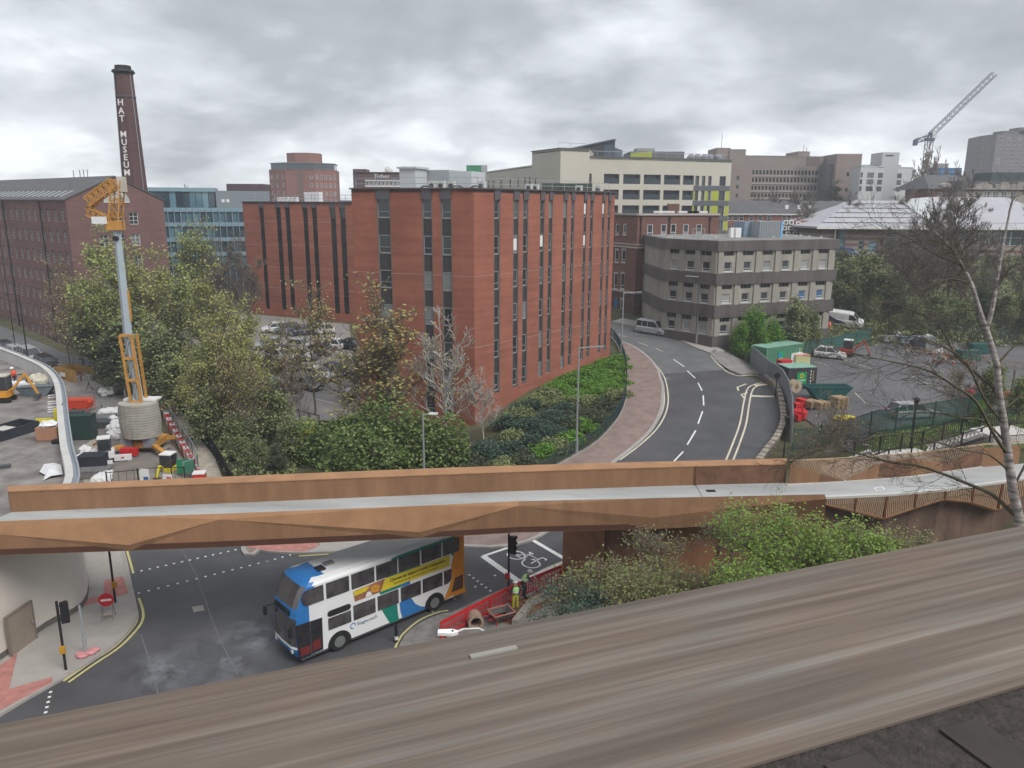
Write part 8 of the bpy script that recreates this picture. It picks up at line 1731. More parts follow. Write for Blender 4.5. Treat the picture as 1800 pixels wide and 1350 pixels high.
def skip_box(px,py,rz,L,label,m,inner=M_rust_d,hgt=1.3,name='skip'):
 q=G(px,py);t=thing(name,label,'skip',(q.x,q.y,h(q.x,q.y)),rz);w=.9;b=MB();b0=[(-L*.28,-w*.9,.1),(L*.28,-w*.9,.1),(L*.28,w*.9,.1),(-L*.28,w*.9,.1)];b1=[(-L/2,-w,hgt),(L/2,-w,hgt),(L/2,w,hgt),(-L/2,w,hgt)]
 for i in range(4):j=(i+1)%4;s=MB();s.add([b0[i],b0[j],b1[j],b1[i]]+[tuple(c*.95 if k<2 else c for k,c in enumerate(p))for p in(b0[i],b0[j],b1[j],b1[i])],[(0,1,2,3),(7,6,5,4),(3,2,6,7)]);s.build('side_panel',m,t)
 s=MB();s.add([(x*1.1,y,.55)for x,y,z in b0],[(0,1,2,3)]);s.build('load',inner,t)
 for i in range(4):j=(i+1)%4;s=MB();s.beam(b1[i],b1[j],.09);s.build('rim',m,t)
 return t
skip_box(1452,700,.05,4.6,'dark green open skip with a rusty rim behind the pallets',M_blueg)
def pallets(px,py,n,rz,label):
 q=G(px,py);t=thing('pallet_stack',label,'pallets',(q.x,q.y,h(q.x,q.y)),rz)
 for k in range(n):
  z=k*.145;
  for i in range(6):s=MB();s.box(-.6,.6,-.6+i*.22,-.6+i*.22+.12,z+.11,z+.135);s.build('top_board',M_wood,t)
  for x in(-.55,0,.5):s=MB();s.box(x,x+.08,-.6,.6,z+.01,z+.11);s.build('bearer',M_wood,t)
pallets(1443,718,5,.35,'wooden pallet stack beside the red plastic barriers');pallets(1474,717,8,.3,'tallest wooden pallet stack standing on its own');pallets(1426,716,5,.4,'wooden pallet stack touching the red barriers')
q=G(1396,690);t=thing('cable_drum','empty wooden cable drum leaning by the palisade fence','cable drum',(q.x,q.y,q.z+.7),.4)
for y in(-.3,.3):b=MB();b.cyl((0,y,0),.7,.05,20,ax='y');b.build('flange',mat('drum_wood',(.42,.34,.24),.85,var=.2),t)
b=MB();b.cyl((0,-.3,0),.3,.6,14,ax='y');b.build('core',M_wood,t)
gq='stacked red plastic barriers'
for i,(px,py)in enumerate(((1398,735),(1404,738),(1410,735),(1402,722),(1408,716))):
 q=G(px,py);t=thing('barrier_stack',('red plastic barriers leaning at the front of the heap','red barrier block with three round holes','red barrier end at the pallet side of the heap','red barrier frame upright behind the heap','red barrier crate at the back of the heap')[i],'barrier',(q.x,q.y,q.z),i*.5,gq);inst('panel',BM,t,(0,0,0),(0.25*i-.4,0,0),(.55,1,.95));b=MB();b.box(-.5,.5,-.35,.35,0,.5+.1*i);b.build('barrier_block',M_redp,t)
def toybox(px,py,w,d,hh,rz,name,label,cat,m,cap=None,group=None):
 q=G(px,py);t=thing(name,label,cat,(q.x,q.y,q.z),rz,group);b=MB();b.box(-w/2,w/2,-d/2,d/2,.06,hh);b.build('box',m,t);b=MB();b.box(-w/2-.03,w/2+.03,-d/2-.03,d/2+.03,hh,hh+.08);b.build('lid',cap or m,t)
 for x in(-1,1):b=MB();b.box(x*w*.4-.05,x*w*.4+.05,-d/2,d/2,0,.06);b.build('runner',M_dgrey,t)
 return t
toybox(1377,655,1.5,1.0,1.5,.3,'store_box','red site box squeezed between the two containers','box',M_redp);toybox(1392,640,2.3,1.0,1.4,.2,'store_box','white site box behind the charcoal container','box',M_whitep);toybox(1406,640,2.0,1.2,1.2,.2,'store_box','yellow and pink topped site box behind the charcoal container','box',mat('pale_yellow_plastic',(.5,.5,.25),.6),mat('pink_lid',(.6,.25,.2),.6))
q=G(1484,740);b=MB();b.blob((0,0,.25),.8,(1.3,.6,.4),4);tag(b.build('yellow_cover',M_digy,loc=tuple(q)),'bright yellow plastic cover lying beyond the mesh fence','cover')
def digger(px,py,rz,label,m,cabm=M_dgrey,s=1.0,roof=M_whitep,z=None,boom=(1.6,1.2,2.2,.1),bucket=True,q=None):
 q=q or G(px,py);t=thing('mini_digger',label,'digger',(q.x,q.y,q.z if z is None else z),rz);t.scale=(s,)*3
 for y in(-.55,.55):b=MB();b.vprism([(-.8,.05),(.8,.05),(.95,.22),(.8,.42),(-.8,.42),(-.95,.22)],y-.14,y+.14);b.build('track',M_tyre,t)
 b=MB();b.prism([(-.95,-.5),(-.7,-.75),(.7,-.75),(.8,-.4),(.8,.5),(-.7,.75),(-.95,.5)],.48,1.0);b.build('body',m,t)
 b=MB();b.box(-.35,.65,-.45,.5,1.0,2.15);b.build('cab',M_carglass,t);b=MB();b.box(-.42,.72,-.52,.57,2.15,2.25);b.build('cab_roof',roof,t)
 for x in(-.37,.67):
  for y in(-.47,.52):b=MB();b.beam((x,y,1.0),(x,y,2.15),.08);b.build('cab_pillar',cabm,t)
 e=Vector((.9,-.1,1.0));k=Vector((boom[0]+.4,-.1,boom[1]+1.1));w=Vector((boom[2]+.6,-.1,boom[3]+.5));b=MB();b.beam(e,k,.2,.16);b.build('boom',m,t);b=MB();b.beam(k,w,.16,.13);b.build('dipper',m,t);b=MB();b.beam(e+Vector((.1,0,-.2)),e.lerp(k,.6),.07);b.build('ram',M_steel,t)
 if bucket:b=MB();b.vprism([(w.x-.25,w.z),(w.x+.2,w.z),(w.x+.05,w.z-.4),(w.x-.35,w.z-.35)],-.35,.15);b.build('bucket',M_dgrey,t)
 b=MB();b.box(-1.3,-1.22,-.6,.6,.05,.4);b.build('blade',m,t);return t
digger(1487,626,-.5,'red and black mini digger beside the white hatchback',M_digo)
# rubbish and stores along the far side of the open car park
for i,(px,py,w,d_,hh,m,lb)in enumerate(((1604,602,4.5,1.6,.8,mat('blue_grey_sheet',(.2,.25,.32),.6,var=.4,scale=2),'blue grey sheeted stack of materials at the back of the car park'),(1630,612,1.4,1.2,1.5,M_frame_g,'grey metal cage box at the back of the car park'),(1612,612,1.6,1.2,1.0,M_cloth,'dark bin next to the grey cage box'),(1700,632,2.6,1.6,1.2,M_gscreen,'green covered crate in front of the slope fence'),(1720,620,2.6,1.4,1.2,M_blueg,'dark green bin against the slope fence'),(1568,600,3.0,1.2,.7,M_steel,'silver low stack under the scrub trees'))):toybox(px,py,w,d_,hh,.1,'stored_box',lb,'box',m)
def cone(px,py,label,group):q=G(px,py);t=thing('traffic_cone',label,'cone',tuple(q),0,group);b=MB();b.tube([(0,0,.03),(0,0,.72)],[.17,.04],10);b.build('cone_body',M_redo,t);b=MB();b.tube([(0,0,.35),(0,0,.5)],[.115,.085],10);b.build('white_sleeve',M_whitep,t);b=MB();b.box(-.2,.2,-.2,.2,0,.04);b.build('base',M_black,t)
for px,py,lb in((1640,624,'orange cone beside the grey cage box'),(1666,630,'orange cone in the middle of the littered edge'),(1675,640,'orange cone nearest the viewer on the open car park')):cone(px,py,lb,'cones at the back of the open car park')
def sacks(pts,lbl,group,r=.45,m=M_bag,z=None,name='rubble_sack'):
 for i,(px,py)in enumerate(sorted(pts,key=lambda t:-t[1])):q=G(px,py,z);b=MB();b.blob((0,0,r*.7),r,(1.1,.95,.75),i*3+int(px),.5,6);tag(b.build(name,m,loc=tuple(q),rz=i),(ORD[i]+' ' if i else '')+'nearest '+lbl,'sack',group)
sacks([(1628,596),(1636,598),(1575,590),(1650,622)],'pale sack dumped at the back of the open car park','pale sacks at the back of the car park',.5)
cm_=mat('junk_mix',(.25,.24,.23),.8,island=1,var=0,rand_cols=[(.4,.4,.4),(.1,.1,.11),(.3,.12,.07),(.2,.25,.3),(.5,.45,.35),(.08,.12,.09)])
def junk(px0,py0,px1,py1,n,s,label,z=None,seed=1):
 A,B=G(px0,py0,z),G(px1,py1,z);rng=random.Random(seed);b=MB()
 for i in range(n):
  x,y=rng.uniform(A.x,B.x),rng.uniform(min(A.y,B.y),max(A.y,B.y));zz=h(x,y)if z is None else z;b.obox((x,y),(math.cos(i),math.sin(i)),rng.uniform(.2,1)*s,rng.uniform(.1,.5)*s,zz,zz+rng.uniform(.05,.45)*s)
 tag(b.build('site_debris',cm_),label,'debris',kind='stuff')
junk(1580,606,1760,640,70,1.0,'scattered building debris along the far car park edge');junk(1420,775,1560,790,26,.7,'scraps of timber and stone on the grass below the mesh fence',seed=3)
drape('grass_bank',[(20,50),(26,50),(48,51),(70,54),(70,66),(44,61),(30,60),(22,57)],.03,M_grass)
# ------------------------------------------------------------------ building site on the left
def rot_to(px0,py0,px1,py1,z=None):a,b=G(px0,py0,z),G(px1,py1,z);d=(b-a).xy;return a,b,d,math.atan2(d.y,d.x)
def crane():
 Y=67.0;q=AT(262,Y,790);root=thing('self_erecting_crane','yellow self erecting crane with folded lattice jib, grey mast and stacked concrete counterweights','crane',(q.x,Y,0));W_=lambda px,py,y=Y:AT(px,y,py)-Vector((q.x,Y,0))
 base=W_(262,790);
 # concrete ballast: curved slabs in a stack
 z0,z1=ZAT(q.x,Y,762),ZAT(q.x,Y,704);n=13;wl=W_(214,730).x;wr=W_(286,730).x;cx=(wl+wr)/2;R=(wr-wl)/2;cm=mat('ballast_concrete',(.36,.345,.30),.9,var=.15,scale=1.2)
 for k in range(n):
  a=z0+(z1-z0)*k/n;b=z0+(z1-z0)*(k+1)/n-.03;s=MB();bulge=R*(.92+.08*math.sin(k/n*3.1));P=[(cx+bulge*math.cos(t),-.35+1.55*math.sin(t)*(1 if math.sin(t)<0 else.25))for t in[2*math.pi*i/20 for i in range(20)]];s.prism(P,a,b);s.build('ballast_slab',cm,root)
 s=MB();s.box(cx-R*.8,cx+R*.8,-.2,1.0,z1,z1+.15);s.build('ballast_top_frame',M_whitep,root)
 # chassis and outriggers
 s=MB();s.box(cx-1.5,cx+1.5,-1.2,1.6,.45,1.0);s.build('chassis',M_crane,root)
 for sx,sy in((-1,-1),(1,-1),(-1,1),(1,1)):s=MB();s.beam((cx+sx*.9,sy*.8,.8),(cx+sx*2.9,sy*2.6,.45),.42,.3);s.build('outrigger',M_crane,root);s=MB();s.cyl((cx+sx*2.9,sy*2.6,0),.32,.45,10);s.build('outrigger_foot',M_dgrey,root)
 for x in(-1.05,.95):s=MB();s.box(cx+x-.5,cx+x+.5,-1.35,-.9,.6,z0+.1);s.build('grey_cabinet',mat('crane_cabinet',(.22,.24,.28),.6,var=.05),root)
 s=MB();s.box(cx-1.2,cx+.2,-2.3,-1.7,.1,.75);s.build('red_store_box',M_redp,root);s=MB();s.cyl((cx,.2,.9),.9,z0-.9,14);s.build('slew_ring',M_crane,root)
 # mast legs, inner telescoping mast
 zt=ZAT(q.x,Y,588);lean=W_(225,588).x
 pl=[(W_(236,700).x,W_(216,588).x),(W_(254,700).x,W_(236,588).x)]
 for x0,x1 in pl:
  for y in(-.55,.45):s=MB();s.beam((x0,y,z1-1.2),(x1,y,zt),.2);s.build('tower_leg',M_crane,root)
 for f in(.0,.33,.66,1.0):
  zz=z1+(zt-z1)*f;xa=pl[0][0]+(pl[0][1]-pl[0][0])*f;xb=pl[1][0]+(pl[1][1]-pl[1][0])*f;s=MB();s.beam((xa,-.55,zz),(xb,-.55,zz),.22);s.build('cross_member',M_crane,root)
  if f<1:z2=zz+(zt-z1)*.33;s=MB();s.beam((xa,-.55,zz),(xb-.2,-.55,z2),.09);s.build('brace',M_steel,root)
 top=W_(205,400);zb=z1-.5;xb=(pl[0][0]+pl[1][0])/2;s=MB();T=Vector((top.x,0,top.z));B_=Vector((xb,0,zb));k=Vector((lean,0,zt));
 s.tube([B_,k,k.lerp(T,.82),T],[.42,.42,.33,.36],4);s.build('grey_mast',M_craneg,root)
 s=MB();s.cyl((T.x,-.5,T.z-.9),.22,.3,12,ax='y');s.build('pivot_pin',M_black,root)
 # folded jib: head tower, long lattice arm down to the left, short lattice arm back
 def lat(a,b,w,n,t,name):
  a,b=Vector(a),Vector(b);d=(b-a).normalized();y=Vector((0,1,0));x=d.cross(y).normalized();g=MB()
  C=[x*w/2+y*w/2,x*w/2-y*w/2,-x*w/2+y*.0-y*w/2,-x*w/2+y*w/2]
  for c in C:g.beam(a+c,b+c,t)
  for i in range(n):
   p,r=a.lerp(b,i/n),a.lerp(b,(i+1)/n)
   for u,v in((0,3),(1,2),(0,1),(2,3)):g.beam(p+C[u],(r if i%2 else p)+C[v],t*.6);g.beam(p+C[v],r+C[u],t*.5)
  return g.build(name,M_crane,root,kind='stuff')
 P=lambda px,py:Vector((W_(px,py).x,0,W_(px,py).z))
 lat(P(203,396),P(207,316),.8,7,.09,'head_frame');lat(P(200,322),P(156,355),.8,10,.085,'jib_upper_section');lat(P(196,390),P(156,372),.65,8,.085,'jib_lower_section')
 for a,b in(((156,355),(153,372)),((160,350),(168,374)),((165,364),(178,352)),((150,366),(166,362))):s=MB();s.beam(P(*a),P(*b),.12);s.build('jib_link',M_crane,root)
 s=MB();c=P(181,388);s.box(c.x-.65,c.x+.6,-.6,-.5,c.z-.25,c.z+.35);s.build('white_name_plate',M_whitep,root);s=MB();c=P(211,318);s.box(c.x-.1,c.x+.35,-.4,.4,c.z-.9,c.z+.35);s.build('white_head_cover',mat('cream_cover',(.5,.46,.38),.7),root)
 s=MB();s.beam(P(210,330),P(243,700),.035);s.build('hoist_rope',M_dgrey,root);s=MB();s.box(P(203,396).x-.6,P(203,396).x+.6,-.5,.5,P(203,398).z-.3,P(203,388).z);s.build('pivot_block',M_crane,root)
 s=MB();s.beam(P(225,510),P(231,565),.14);s.build('yellow_guide_rail',M_crane,root)
crane()
# deck clutter
Zd=5.9
def slatpile():
 for i,py in enumerate((697,701,708,712,718,722,726)):
  a,b=G(84,py,Zd),G(101,py-1.5,Zd);s=MB();s.beam(a+Vector((0,0,.08)),b+Vector((0,0,.08)),.09);tag(s.build('white_batten',M_whitep),ORD[i]+' white batten beside the curved parapet, from the cream sacks towards the crate','batten','white battens on the raised deck')
slatpile()
def trough():
 q=G(65,695,Zd);t=thing('grey_tip_tray','grey blue boat shaped tray on the raised deck','tray',tuple(q),.1);b=MB();o=[(-1.5,-.5,.8),(1.7,-.5,.95),(1.7,.5,.95),(-1.5,.5,.8)];u=[(-.9,-.35,.05),(.9,-.35,.05),(.9,.35,.05),(-.9,.35,.05)]
 b.add(u+o+[tuple(c*.94 for c in p)for p in o]+[(x*.94,y*.94,z+.06)for x,y,z in u],[(0,3,2,1),(0,1,5,4),(1,2,6,5),(2,3,7,6),(3,0,4,7),(8,9,13,12),(9,10,14,13),(10,11,15,14),(11,8,12,15),(12,13,14,15),(4,5,9,8),(5,6,10,9),(6,7,11,10),(7,4,8,11)]);b.build('shell',mat('tray_blue_grey',(.16,.20,.23),.5,var=.2),t);b=MB();b.beam((-1.5,-.52,.82),(1.7,-.52,.97),.07);b.build('rim',M_steel,t)
trough()
def tray():
 q=G(0,770,Zd);t=thing('black_planter_tray','large black rectangular tray with pale sheets inside on the raised deck','tray',(q.x,q.y,Zd),1.25);b=MB()
 for x0,x1,y0,y1 in((-2.4,2.4,-.9,-.82),(-2.4,2.4,.82,.9),(-2.4,-2.32,-.82,.82),(2.32,2.4,-.82,.82)):b=MB();b.box(x0,x1,y0,y1,0,.7);b.build('side_board',mat('black_tray',(.03,.035,.045),.5,var=.1),t)
 b=MB();b.box(-2.32,2.32,-.82,.82,.02,.08);b.build('tray_floor',mat('grey_tray_floor',(.16,.16,.16),.8),t);
 for x in(-1.2,.6):b=MB();b.box(x-.5,x+.4,-.75,.75,.5,.56);b.build('pale_sheet',mat('pale_sheet',(.5,.48,.44),.8),t)
tray()
def box_bag():
 q=G(89,772,Zd);t=thing('brown_crate','brown open crate heaped with white sacks beside the curved parapet','crate',tuple(q),.1);b=MB();b.box(-.7,.7,-.5,.5,.05,.95);b.build('crate_box',mat('cardboard_brown',(.36,.19,.12),.85,var=.1),t);b=MB();b.blob((0,0,1.0),.6,(1.1,.8,.55),7,.5);b.build('white_liner',M_bag,t)
 q=G(92,741,Zd);t=thing('yellow_pallet_truck','yellow pallet truck parked against the curved parapet','pallet truck',tuple(q),.2);b=MB();b.box(.3,.7,-.35,.35,.1,1.0);b.build('mast',M_digy,t)
 for y in(-.25,.25):b=MB();b.box(-1.2,.3,y-.08,y+.08,.1,.2);b.build('fork',M_digy,t)
 b=MB();b.beam((.6,0,1.0),(.9,0,1.4),.05);b.build('handle',M_dgrey,t)
box_bag()
b=MB();P=[G(a,c,Zd)for a,c in((70,833),(78,820),(95,818),(108,822),(111,838),(90,842),(76,846),(80,838))];rng=random.Random(5);c0=sum(P,Vector())/len(P);V=[(p.x,p.y,Zd+.05+rng.random()*.15)for p in P]+[(c0.x,c0.y,Zd+.4)];b.add(V,[(i,(i+1)%8,8)for i in range(8)]);tag(b.build('dust_sheet',M_bag),'crumpled white dust sheet spread on the raised deck','sheet')
sacks([(22,680),(32,682),(40,681)],'flat white sack by the kneeling worker','white sacks near the kneeling worker',.4,z=Zd);sacks([(55,690),(66,672),(76,673),(84,676),(72,680)],'cream sack piled against the curved parapet','cream sacks piled by the parapet',.55,m=mat('cream_sack',(.5,.47,.38),.85,var=.2),z=Zd)
def deck_rail():
 t=thing('black_barrier_rail','black tubular rail behind the kneeling worker','railing',(0,0,0));A,B=G(-10,680,Zd),G(48,677,Zd)
 for p in(A,A.lerp(B,.5),B):b=MB();b.beam(p,p+Vector((0,0,1.0)),.07);b.build('post',M_black,t)
 b=MB();b.beam(A+Vector((0,0,1)),B+Vector((0,0,1)),.07);b.build('top_rail',M_black,t)
deck_rail()
q=G(4,706,Zd);digger(0,0,.2,'orange and black compact machine at the edge of the raised deck',mat('machine_orange',(.6,.27,.03),.5,var=.1),q=q,z=Zd,roof=mat('cream_cover',(.5,.46,.38)))
toybox_=lambda px,py,w,d_,hh,rz,nm,lb,cat,m,cap=None,z=Zd:None
q=G(103,779,Zd);b=MB();b.box(-.35,.35,-.25,.25,0,.25);tag(b.build('black_tub',M_black,loc=tuple(q)),'small black tub beside the brown crate','tub')
q=G(2,823,Zd);b=MB();b.box(-.5,.5,-.2,.2,0,.2);tag(b.build('metal_sheet_offcut',M_dgrey,loc=tuple(q),rz=.4),'small dark metal offcut on the raised deck','offcut')
junk(50,700,110,690,16,.45,'small scraps beside the grey tray on the raised deck',z=Zd,seed=9)
# site level
def big_skip():
 a,b_,d,rz=rot_to(113,671,150,680);q=G(132,664);t=thing('yellow_skip','large ochre roll on skip with open doors full of rubbish by the black car','skip',(q.x,q.y,0),-.55);m=mat('skip_ochre',(.36,.21,.06),.7,var=.2,scale=1.5);L,W_,H=4.6,2.4,1.9
 for nm,x0,x1,y0,y1 in(('side_wall',-L/2,L/2,-W_/2,-W_/2+.08),('side_wall',-L/2,L/2,W_/2-.08,W_/2),('end_wall',-L/2,-L/2+.08,-W_/2,W_/2)):s=MB();s.box(x0,x1,y0,y1,.1,H);s.build(nm,m,t)
 for i in range(9):s=MB();x=-L/2+.2+i*(L-.4)/8;s.box(x-.05,x+.05,-W_/2-.07,-W_/2,.1,H);s.build('rib',m,t)
 s=MB();s.box(-L/2,L/2,-W_/2,W_/2,.05,.15);s.build('floor',M_rust_d,t)
 s=MB();s.box(-.9,.2,-W_/2-.11,-W_/2-.07,.9,1.4);s.build('name_plate',M_whitep,t)
 s=MB();s.add([(L/2,W_/2,.1),(L/2+2.2,W_/2+.5,.1),(L/2+2.2,W_/2+.5,H),(L/2,W_/2,H)],[(0,1,2,3),(3,2,1,0)][:1]);s.build('open_door',mat('skip_door_grey',(.12,.13,.09),.7,var=.3),t)
 rng=random.Random(8);s=MB()
 for i in range(60):x,y=rng.uniform(-1.0,L/2),rng.uniform(-1,1);s.obox((x,y),(math.cos(i*1.3),math.sin(i*1.3)),rng.uniform(.2,.9),rng.uniform(.1,.5),.2,rng.uniform(.3,1.1))
 s.build('rubbish',cm_,t,kind='stuff')
big_skip()
def cage():
 q=G(138,724);t=thing('orange_bowser_cage','orange red caged water bowser beside the curved wall','bowser',(q.x,q.y,0),.1);b=MB();b.vprism([(-1.3,.5),(1.3,.5),(1.35,1.1),(1.1,1.35),(-1.1,1.35),(-1.35,1.1)],-.7,.7);b.build('tank',M_redo,t);b=MB()
 for x in(-1.4,1.4):
  for y in(-.8,.8):b.beam((x,y,.1),(x,y,1.5),.06)
 for y in(-.8,.8):b.beam((-1.4,y,1.5),(1.4,y,1.5),.06);b.beam((-1.4,y,.3),(1.4,y,.3),.06)
 b.build('cage_frame',M_redo,t,kind='stuff')
 for y in(-.75,.75):w=MB();w.cyl((-.1,y-.08,.3),.3,.16,12,ax='y');w.build('wheel',M_tyre,t)
cage()
toybox(147,771,2.2,1.2,2.3,.1,'generator','tall dark green generator cabinet below the curved wall','generator',mat('generator_green',(.02,.05,.045),.5,var=.1));toybox(135,736,1.6,1.0,.8,.1,'store_box','dark grey box behind the generator cabinet','box',M_dgrey)
toybox(175,740,3.0,2.0,.45,.25,'material_stack','low stack of grey boards behind the crane ballast','stack',mat('grey_boards',(.16,.16,.16),.8,var=.3,scale=2));toybox(180,750,2.4,1.6,.6,.1,'material_stack','dark stack of boards beside the white sacks','stack',M_dgrey)
toybox(165,820,2.0,1.4,1.0,.1,'material_stack','black covered stack at the foot of the sand heap','stack',M_cloth);toybox(168,838,2.4,1.2,.6,.2,'material_stack','slate grey stack of panels near the footbridge','stack',mat('grey_boards',(.16,.16,.16)))
q=G(187,810);digger(0,0,2.0,'white compact digger among the sacks below the crane',M_whitep,q=q,s=.95,boom=(1.2,.4,1.9,-.1));q=G(300,836);digger(0,0,-1.7,'yellow mini digger with a white roof beside the crowd barriers',M_digy,q=q,s=.9,boom=(1.0,.3,1.4,.0))
ws='white builders sacks about the crane'
sacks([(183,694),(196,692),(203,690),(190,697),(186,732),(196,730),(205,732),(212,728),(200,745),(206,752),(198,760),(208,760),(203,772),(210,770)],'white builders sack between the crane and the curved wall',ws,.62)
sacks([(152,800),(163,806),(150,812),(172,812),(160,818),(178,806)],'white builders sack beside the white digger',ws+' near the white digger',.6);sacks([(172,850),(180,846),(186,850),(192,842)],'white sack in the corner behind the footbridge','sacks behind the footbridge',.5)
# water filled barriers, alternately red and white, along the sandy path
wl=PX([(288,722),(296,745),(304,760),(313,776),(322,792),(331,808),(338,822),(345,838),(351,850)]);b=MB();b.vprism([(-.95,0),(.95,0),(.95,.25),(.75,.85),(-.75,.85),(-.95,.25)],-.22,.22);wr=b.mesh('shell',M_redp);ww_=b.mesh('shell',M_whitep)
L_=smooth_line(wl,3)
tot=0;nx=0;i=0
for a,c in zip(L_,L_[1:]):
 if tot>=nx:d=(c-a).normalized();t=thing('water_barrier',ORD[i//2]+(' red' if i%2 else ' white')+' water filled barrier along the sandy path from the crane end','barrier',(a[0],a[1],0),math.atan2(d[1],d[0]),('red' if i%2 else 'white')+' water filled barriers');inst('shell',wr if i%2 else ww_,t);nb=MB();nb.cyl((0,0,.85),.08,.06,8);inst('filler_cap',nb.mesh('filler_cap',M_black),t);i+=1;nx+=1.15
 tot+=(c-a).length
def heras(L,label,hgt=1.9,step=2.6,z=0,m=M_steel):
 r=thing('site_fence',label,'fence',(0,0,0));D=[Vector(p[:2])for p in L]
 for a,b in zip(D,D[1:]):
  n=max(1,round((b-a).length/step))
  for k in range(n):
   p,q=a.lerp(b,k/n),a.lerp(b,(k+1)/n);f=MB();za,zb=h(p.x,p.y)+z,h(q.x,q.y)+z
   for u,v in(((p,za+.15),(p,za+hgt)),((q,zb+.15),(q,zb+hgt)),((p,za+hgt),(q,zb+hgt)),((p,za+.2),(q,zb+.2))):f.beam((u[0].x,u[0].y,u[1]),(v[0].x,v[0].y,v[1]),.05)
   for i in range(9):s=p.lerp(q,(i+.5)/9);zz=za+(zb-za)*(i+.5)/9;f.beam((s.x,s.y,zz+.2),(s.x,s.y,zz+hgt),.012)
   f.build('mesh_panel',m,r,kind='stuff');ft=MB();ft.obox(p,(1,0),.25,.6,za,za+.12);ft.build('foot_block',M_dgrey,r)
heras(PX([(255,690),(282,712),(296,735),(306,757),(324,788),(340,812),(350,836)]),'white wire mesh panels along the sandy path');heras(PX([(113,648),(150,655),(190,668),(225,690),(222,720)]),'white wire mesh panels round the yellow skip')
heras(PX([(152,740),(180,728),(214,720)]),'low wire panels between the generator and the crane',hgt=1.1);heras(PX([(325,852),(345,846),(350,836)]),'white framed gate panel at the end of the barrier row',hgt=1.9,step=1.6)
# dark netted fence with a brown kick board beside the trees
fp=PX([(309,708),(330,740),(350,770),(375,800),(396,836),(412,868)]);barfence([tuple(p)for p in fp],'dark netted railings with a brown base board beside the sandy path',M_black,1.5,2.4,.14,screen=mat('black_netting',(.025,.03,.035),.8,alpha=.8))
ribbon('base_board',[tuple(p)for p in offset_line(smooth_line(fp,2),-.25)],.3,.3,mat('brown_base_board',(.16,.10,.06),.9,var=.2),thick=.35)
barfence([tuple(p)for p in PX([(404,835),(420,840),(450,850)])],'short black railings where the path meets the road',M_black,1.2,2.0,.14)
q0=PX([(190,862),(232,858),(270,853),(326,852)]);fr_=barfence([tuple(p)for p in q0],'black tubular fence with small notices in front of the sand heap',M_black,1.5,2.2,3.0,rail=(.08,.97))
for i,(px,w,hh,nm)in enumerate(((257,.75,.95,'notice_board'),(297,.75,.5,'notice_board'))):
 q=G(px,855);s=MB();s.box(-w/2,w/2,-.06,-.03,.55,.55+hh);o=s.build(nm,M_whitep,fr_,loc=(q.x,q.y-.05,0));s=MB();s.box(-w*.1,w*.4,-.08,-.06,.6,.85);s.build('printed_panel',mat('notice_blue',(.03,.12,.3),.6)if i==0 else mat('notice_red',(.5,.15,.15),.6),o)
s=MB();c=G(262,835);n=22;V=[(0,0,1.0)];rng=random.Random(11)
for r_,z in((.3,.97),(.6,.8),(.85,.45),(1,0)):
 for j in range(n):a=2*math.pi*j/n;k=r_*(1+rng.uniform(-.06,.06));V.append((k*math.cos(a),k*math.sin(a),z))
s.add(V,[(0,1+j,1+(j+1)%n)for j in range(n)]+[(1+i*n+j,1+(i+1)*n+j,1+(i+1)*n+(j+1)%n,1+i*n+(j+1)%n)for i in range(3)for j in range(n)]);o=s.build('earth_mound',mat('tarped_mound',(.20,.175,.155),.9,var=.3,scale=.8,bump=.4),loc=(c.x-.2,c.y+.4,0),smooth=True);o.scale=(4.0,2.6,.9);o['kind']='structure'
b=MB();q=G(197,812);b.box(-1.6,1.6,-.12,.12,.1,.6);o=b.build('white_site_barrier',M_whitep,loc=(q.x,q.y,0),rz=.25);tag(o,'long white plank barrier with red patches before the sand heap','barrier')
for x in(-.9,0,.9):s=MB();s.box(x-.12,x+.12,-.14,-.12,.3,.42);s.build('red_patch',M_redp,o)
q=G(329,842);b=MB();b.box(-.7,.7,-.03,.03,.5,1.7);tag(b.build('green_notice',mat('site_green',(.02,.2,.1),.6),loc=(q.x,q.y,0),rz=.2),'green panel hung on the gate at the barrier row end','panel')
q=G(352,852);toybox(352,850,.9,.8,.9,.2,'store_box','red and white box at the very end of the barrier row','box',M_redp,M_whitep)
q=G(157,684);t=thing('tripod_stand','small upturned stand in the middle of the empty site','stand',(q.x,q.y,0));
for a in(0,2.1,4.2):b=MB();b.beam((0,0,1.0),(.4*math.cos(a),.4*math.sin(a),0),.06);b.build('leg',M_dgrey,t)
junk(150,730,215,765,50,.6,'loose boards and scraps behind the crane ballast',seed=13);junk(150,780,215,850,40,.5,'loose scraps between the sacks and the footbridge',seed=14);junk(225,780,290,800,26,.6,'scraps under the crane outriggers',seed=15)
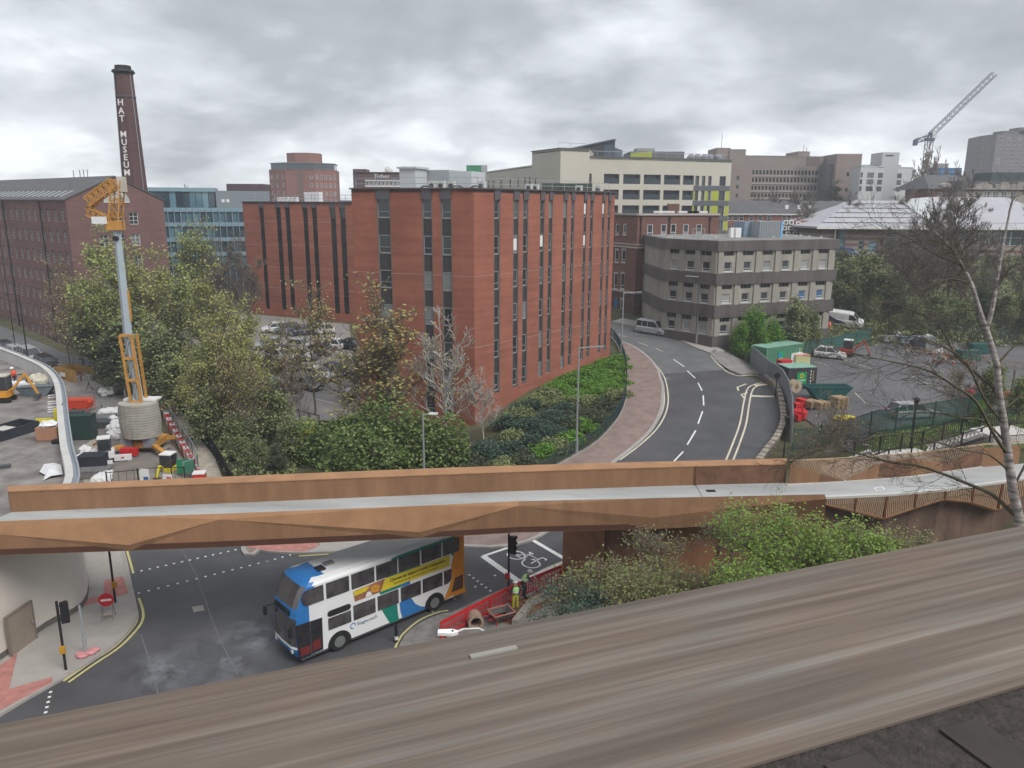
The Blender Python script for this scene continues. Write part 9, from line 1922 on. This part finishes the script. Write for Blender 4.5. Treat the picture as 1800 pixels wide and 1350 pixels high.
# yellow grit bin, blue green skip and gate near the laurels
def grit():
 q=AT(541,72,742);t=thing('grit_bin','yellow grit bin behind the laurel bushes','bin',(q.x,72,h(q.x,72)),.2);b=MB();b.add([(-.6,-.35,0),(.6,-.35,0),(.6,.35,0),(-.6,.35,0),(-.75,-.45,.9),(.75,-.45,.9),(.75,.45,.9),(-.75,.45,.9)],[(0,3,2,1),(0,1,5,4),(1,2,6,5),(2,3,7,6),(3,0,4,7),(4,5,6,7)]);b.build('bin',M_digy,t);b=MB();b.vprism([(-.8,.9),(.8,.9),(.6,1.15),(-.6,1.15)],-.5,.5);b.build('lid',mat('pale_yellow_lid',(.62,.55,.1),.5),t)
 q=AT(616,71,730);t=thing('waste_bin','blue grey wheeled skip bin behind the laurel bushes','bin',(q.x,71,h(q.x,71)),.1);b=MB();b.box(-1.0,1.0,-.5,.5,.1,1.25);b.build('tub',mat('bin_grey_green',(.22,.29,.30),.6,var=.15),t);b=MB();b.vprism([(-1.05,1.25),(1.05,1.25),(.8,1.45),(-.8,1.45)],-.55,.55);b.build('lid',mat('bin_grey_lid',(.3,.38,.36),.6),t)
 for i,(px,y0)in enumerate(((655,71),(668,71),(682,71),(700,71.5))):q=AT(px,y0,725);b=MB();b.box(-.6,.6,-.5,.5,0,1.2);o=b.build('white_bulk_bag',M_bag,loc=(q.x,y0,h(q.x,y0)),rz=i);tag(o,('first','second','third','last')[i]+' pale bulk bag along the red wall, counted from the blue grey bin','bag','pale bulk bags by the red wall')
grit()
barfence([(-19,73),(-21.5,75),(-25,76.5)],'black barred gate at the corner of the office car park',M_black,1.6,1.6,.3);barfence([(-12,72.2),(-15,72.4),(-19,73)],'brown boarded fence between the car park and the laurels',mat('brown_board_fence',(.14,.09,.06),.9,var=.2),1.1,2,.12,bar=.1)
# ------------------------------------------------------------------ haze towards the town, added also for the window-glass veil
hz_=MB();hz_.box(-420,420,-60,520,-2.5,96);ho=hz_.build('haze',[]or[bpy.data.materials.new('haze_air')]);ho['kind']='stuff'
_m=ho.data.materials[0];_m.use_nodes=True;_n=_m.node_tree;_n.nodes.clear();_o=_n.nodes.new('ShaderNodeOutputMaterial');_v=_n.nodes.new('ShaderNodeVolumePrincipled');_v.inputs['Color'].default_value=(.86,.9,.95,1);_v.inputs['Density'].default_value=.0007;_v.inputs['Anisotropy'].default_value=.2;_n.links.new(_v.outputs[0],_o.inputs['Volume'])
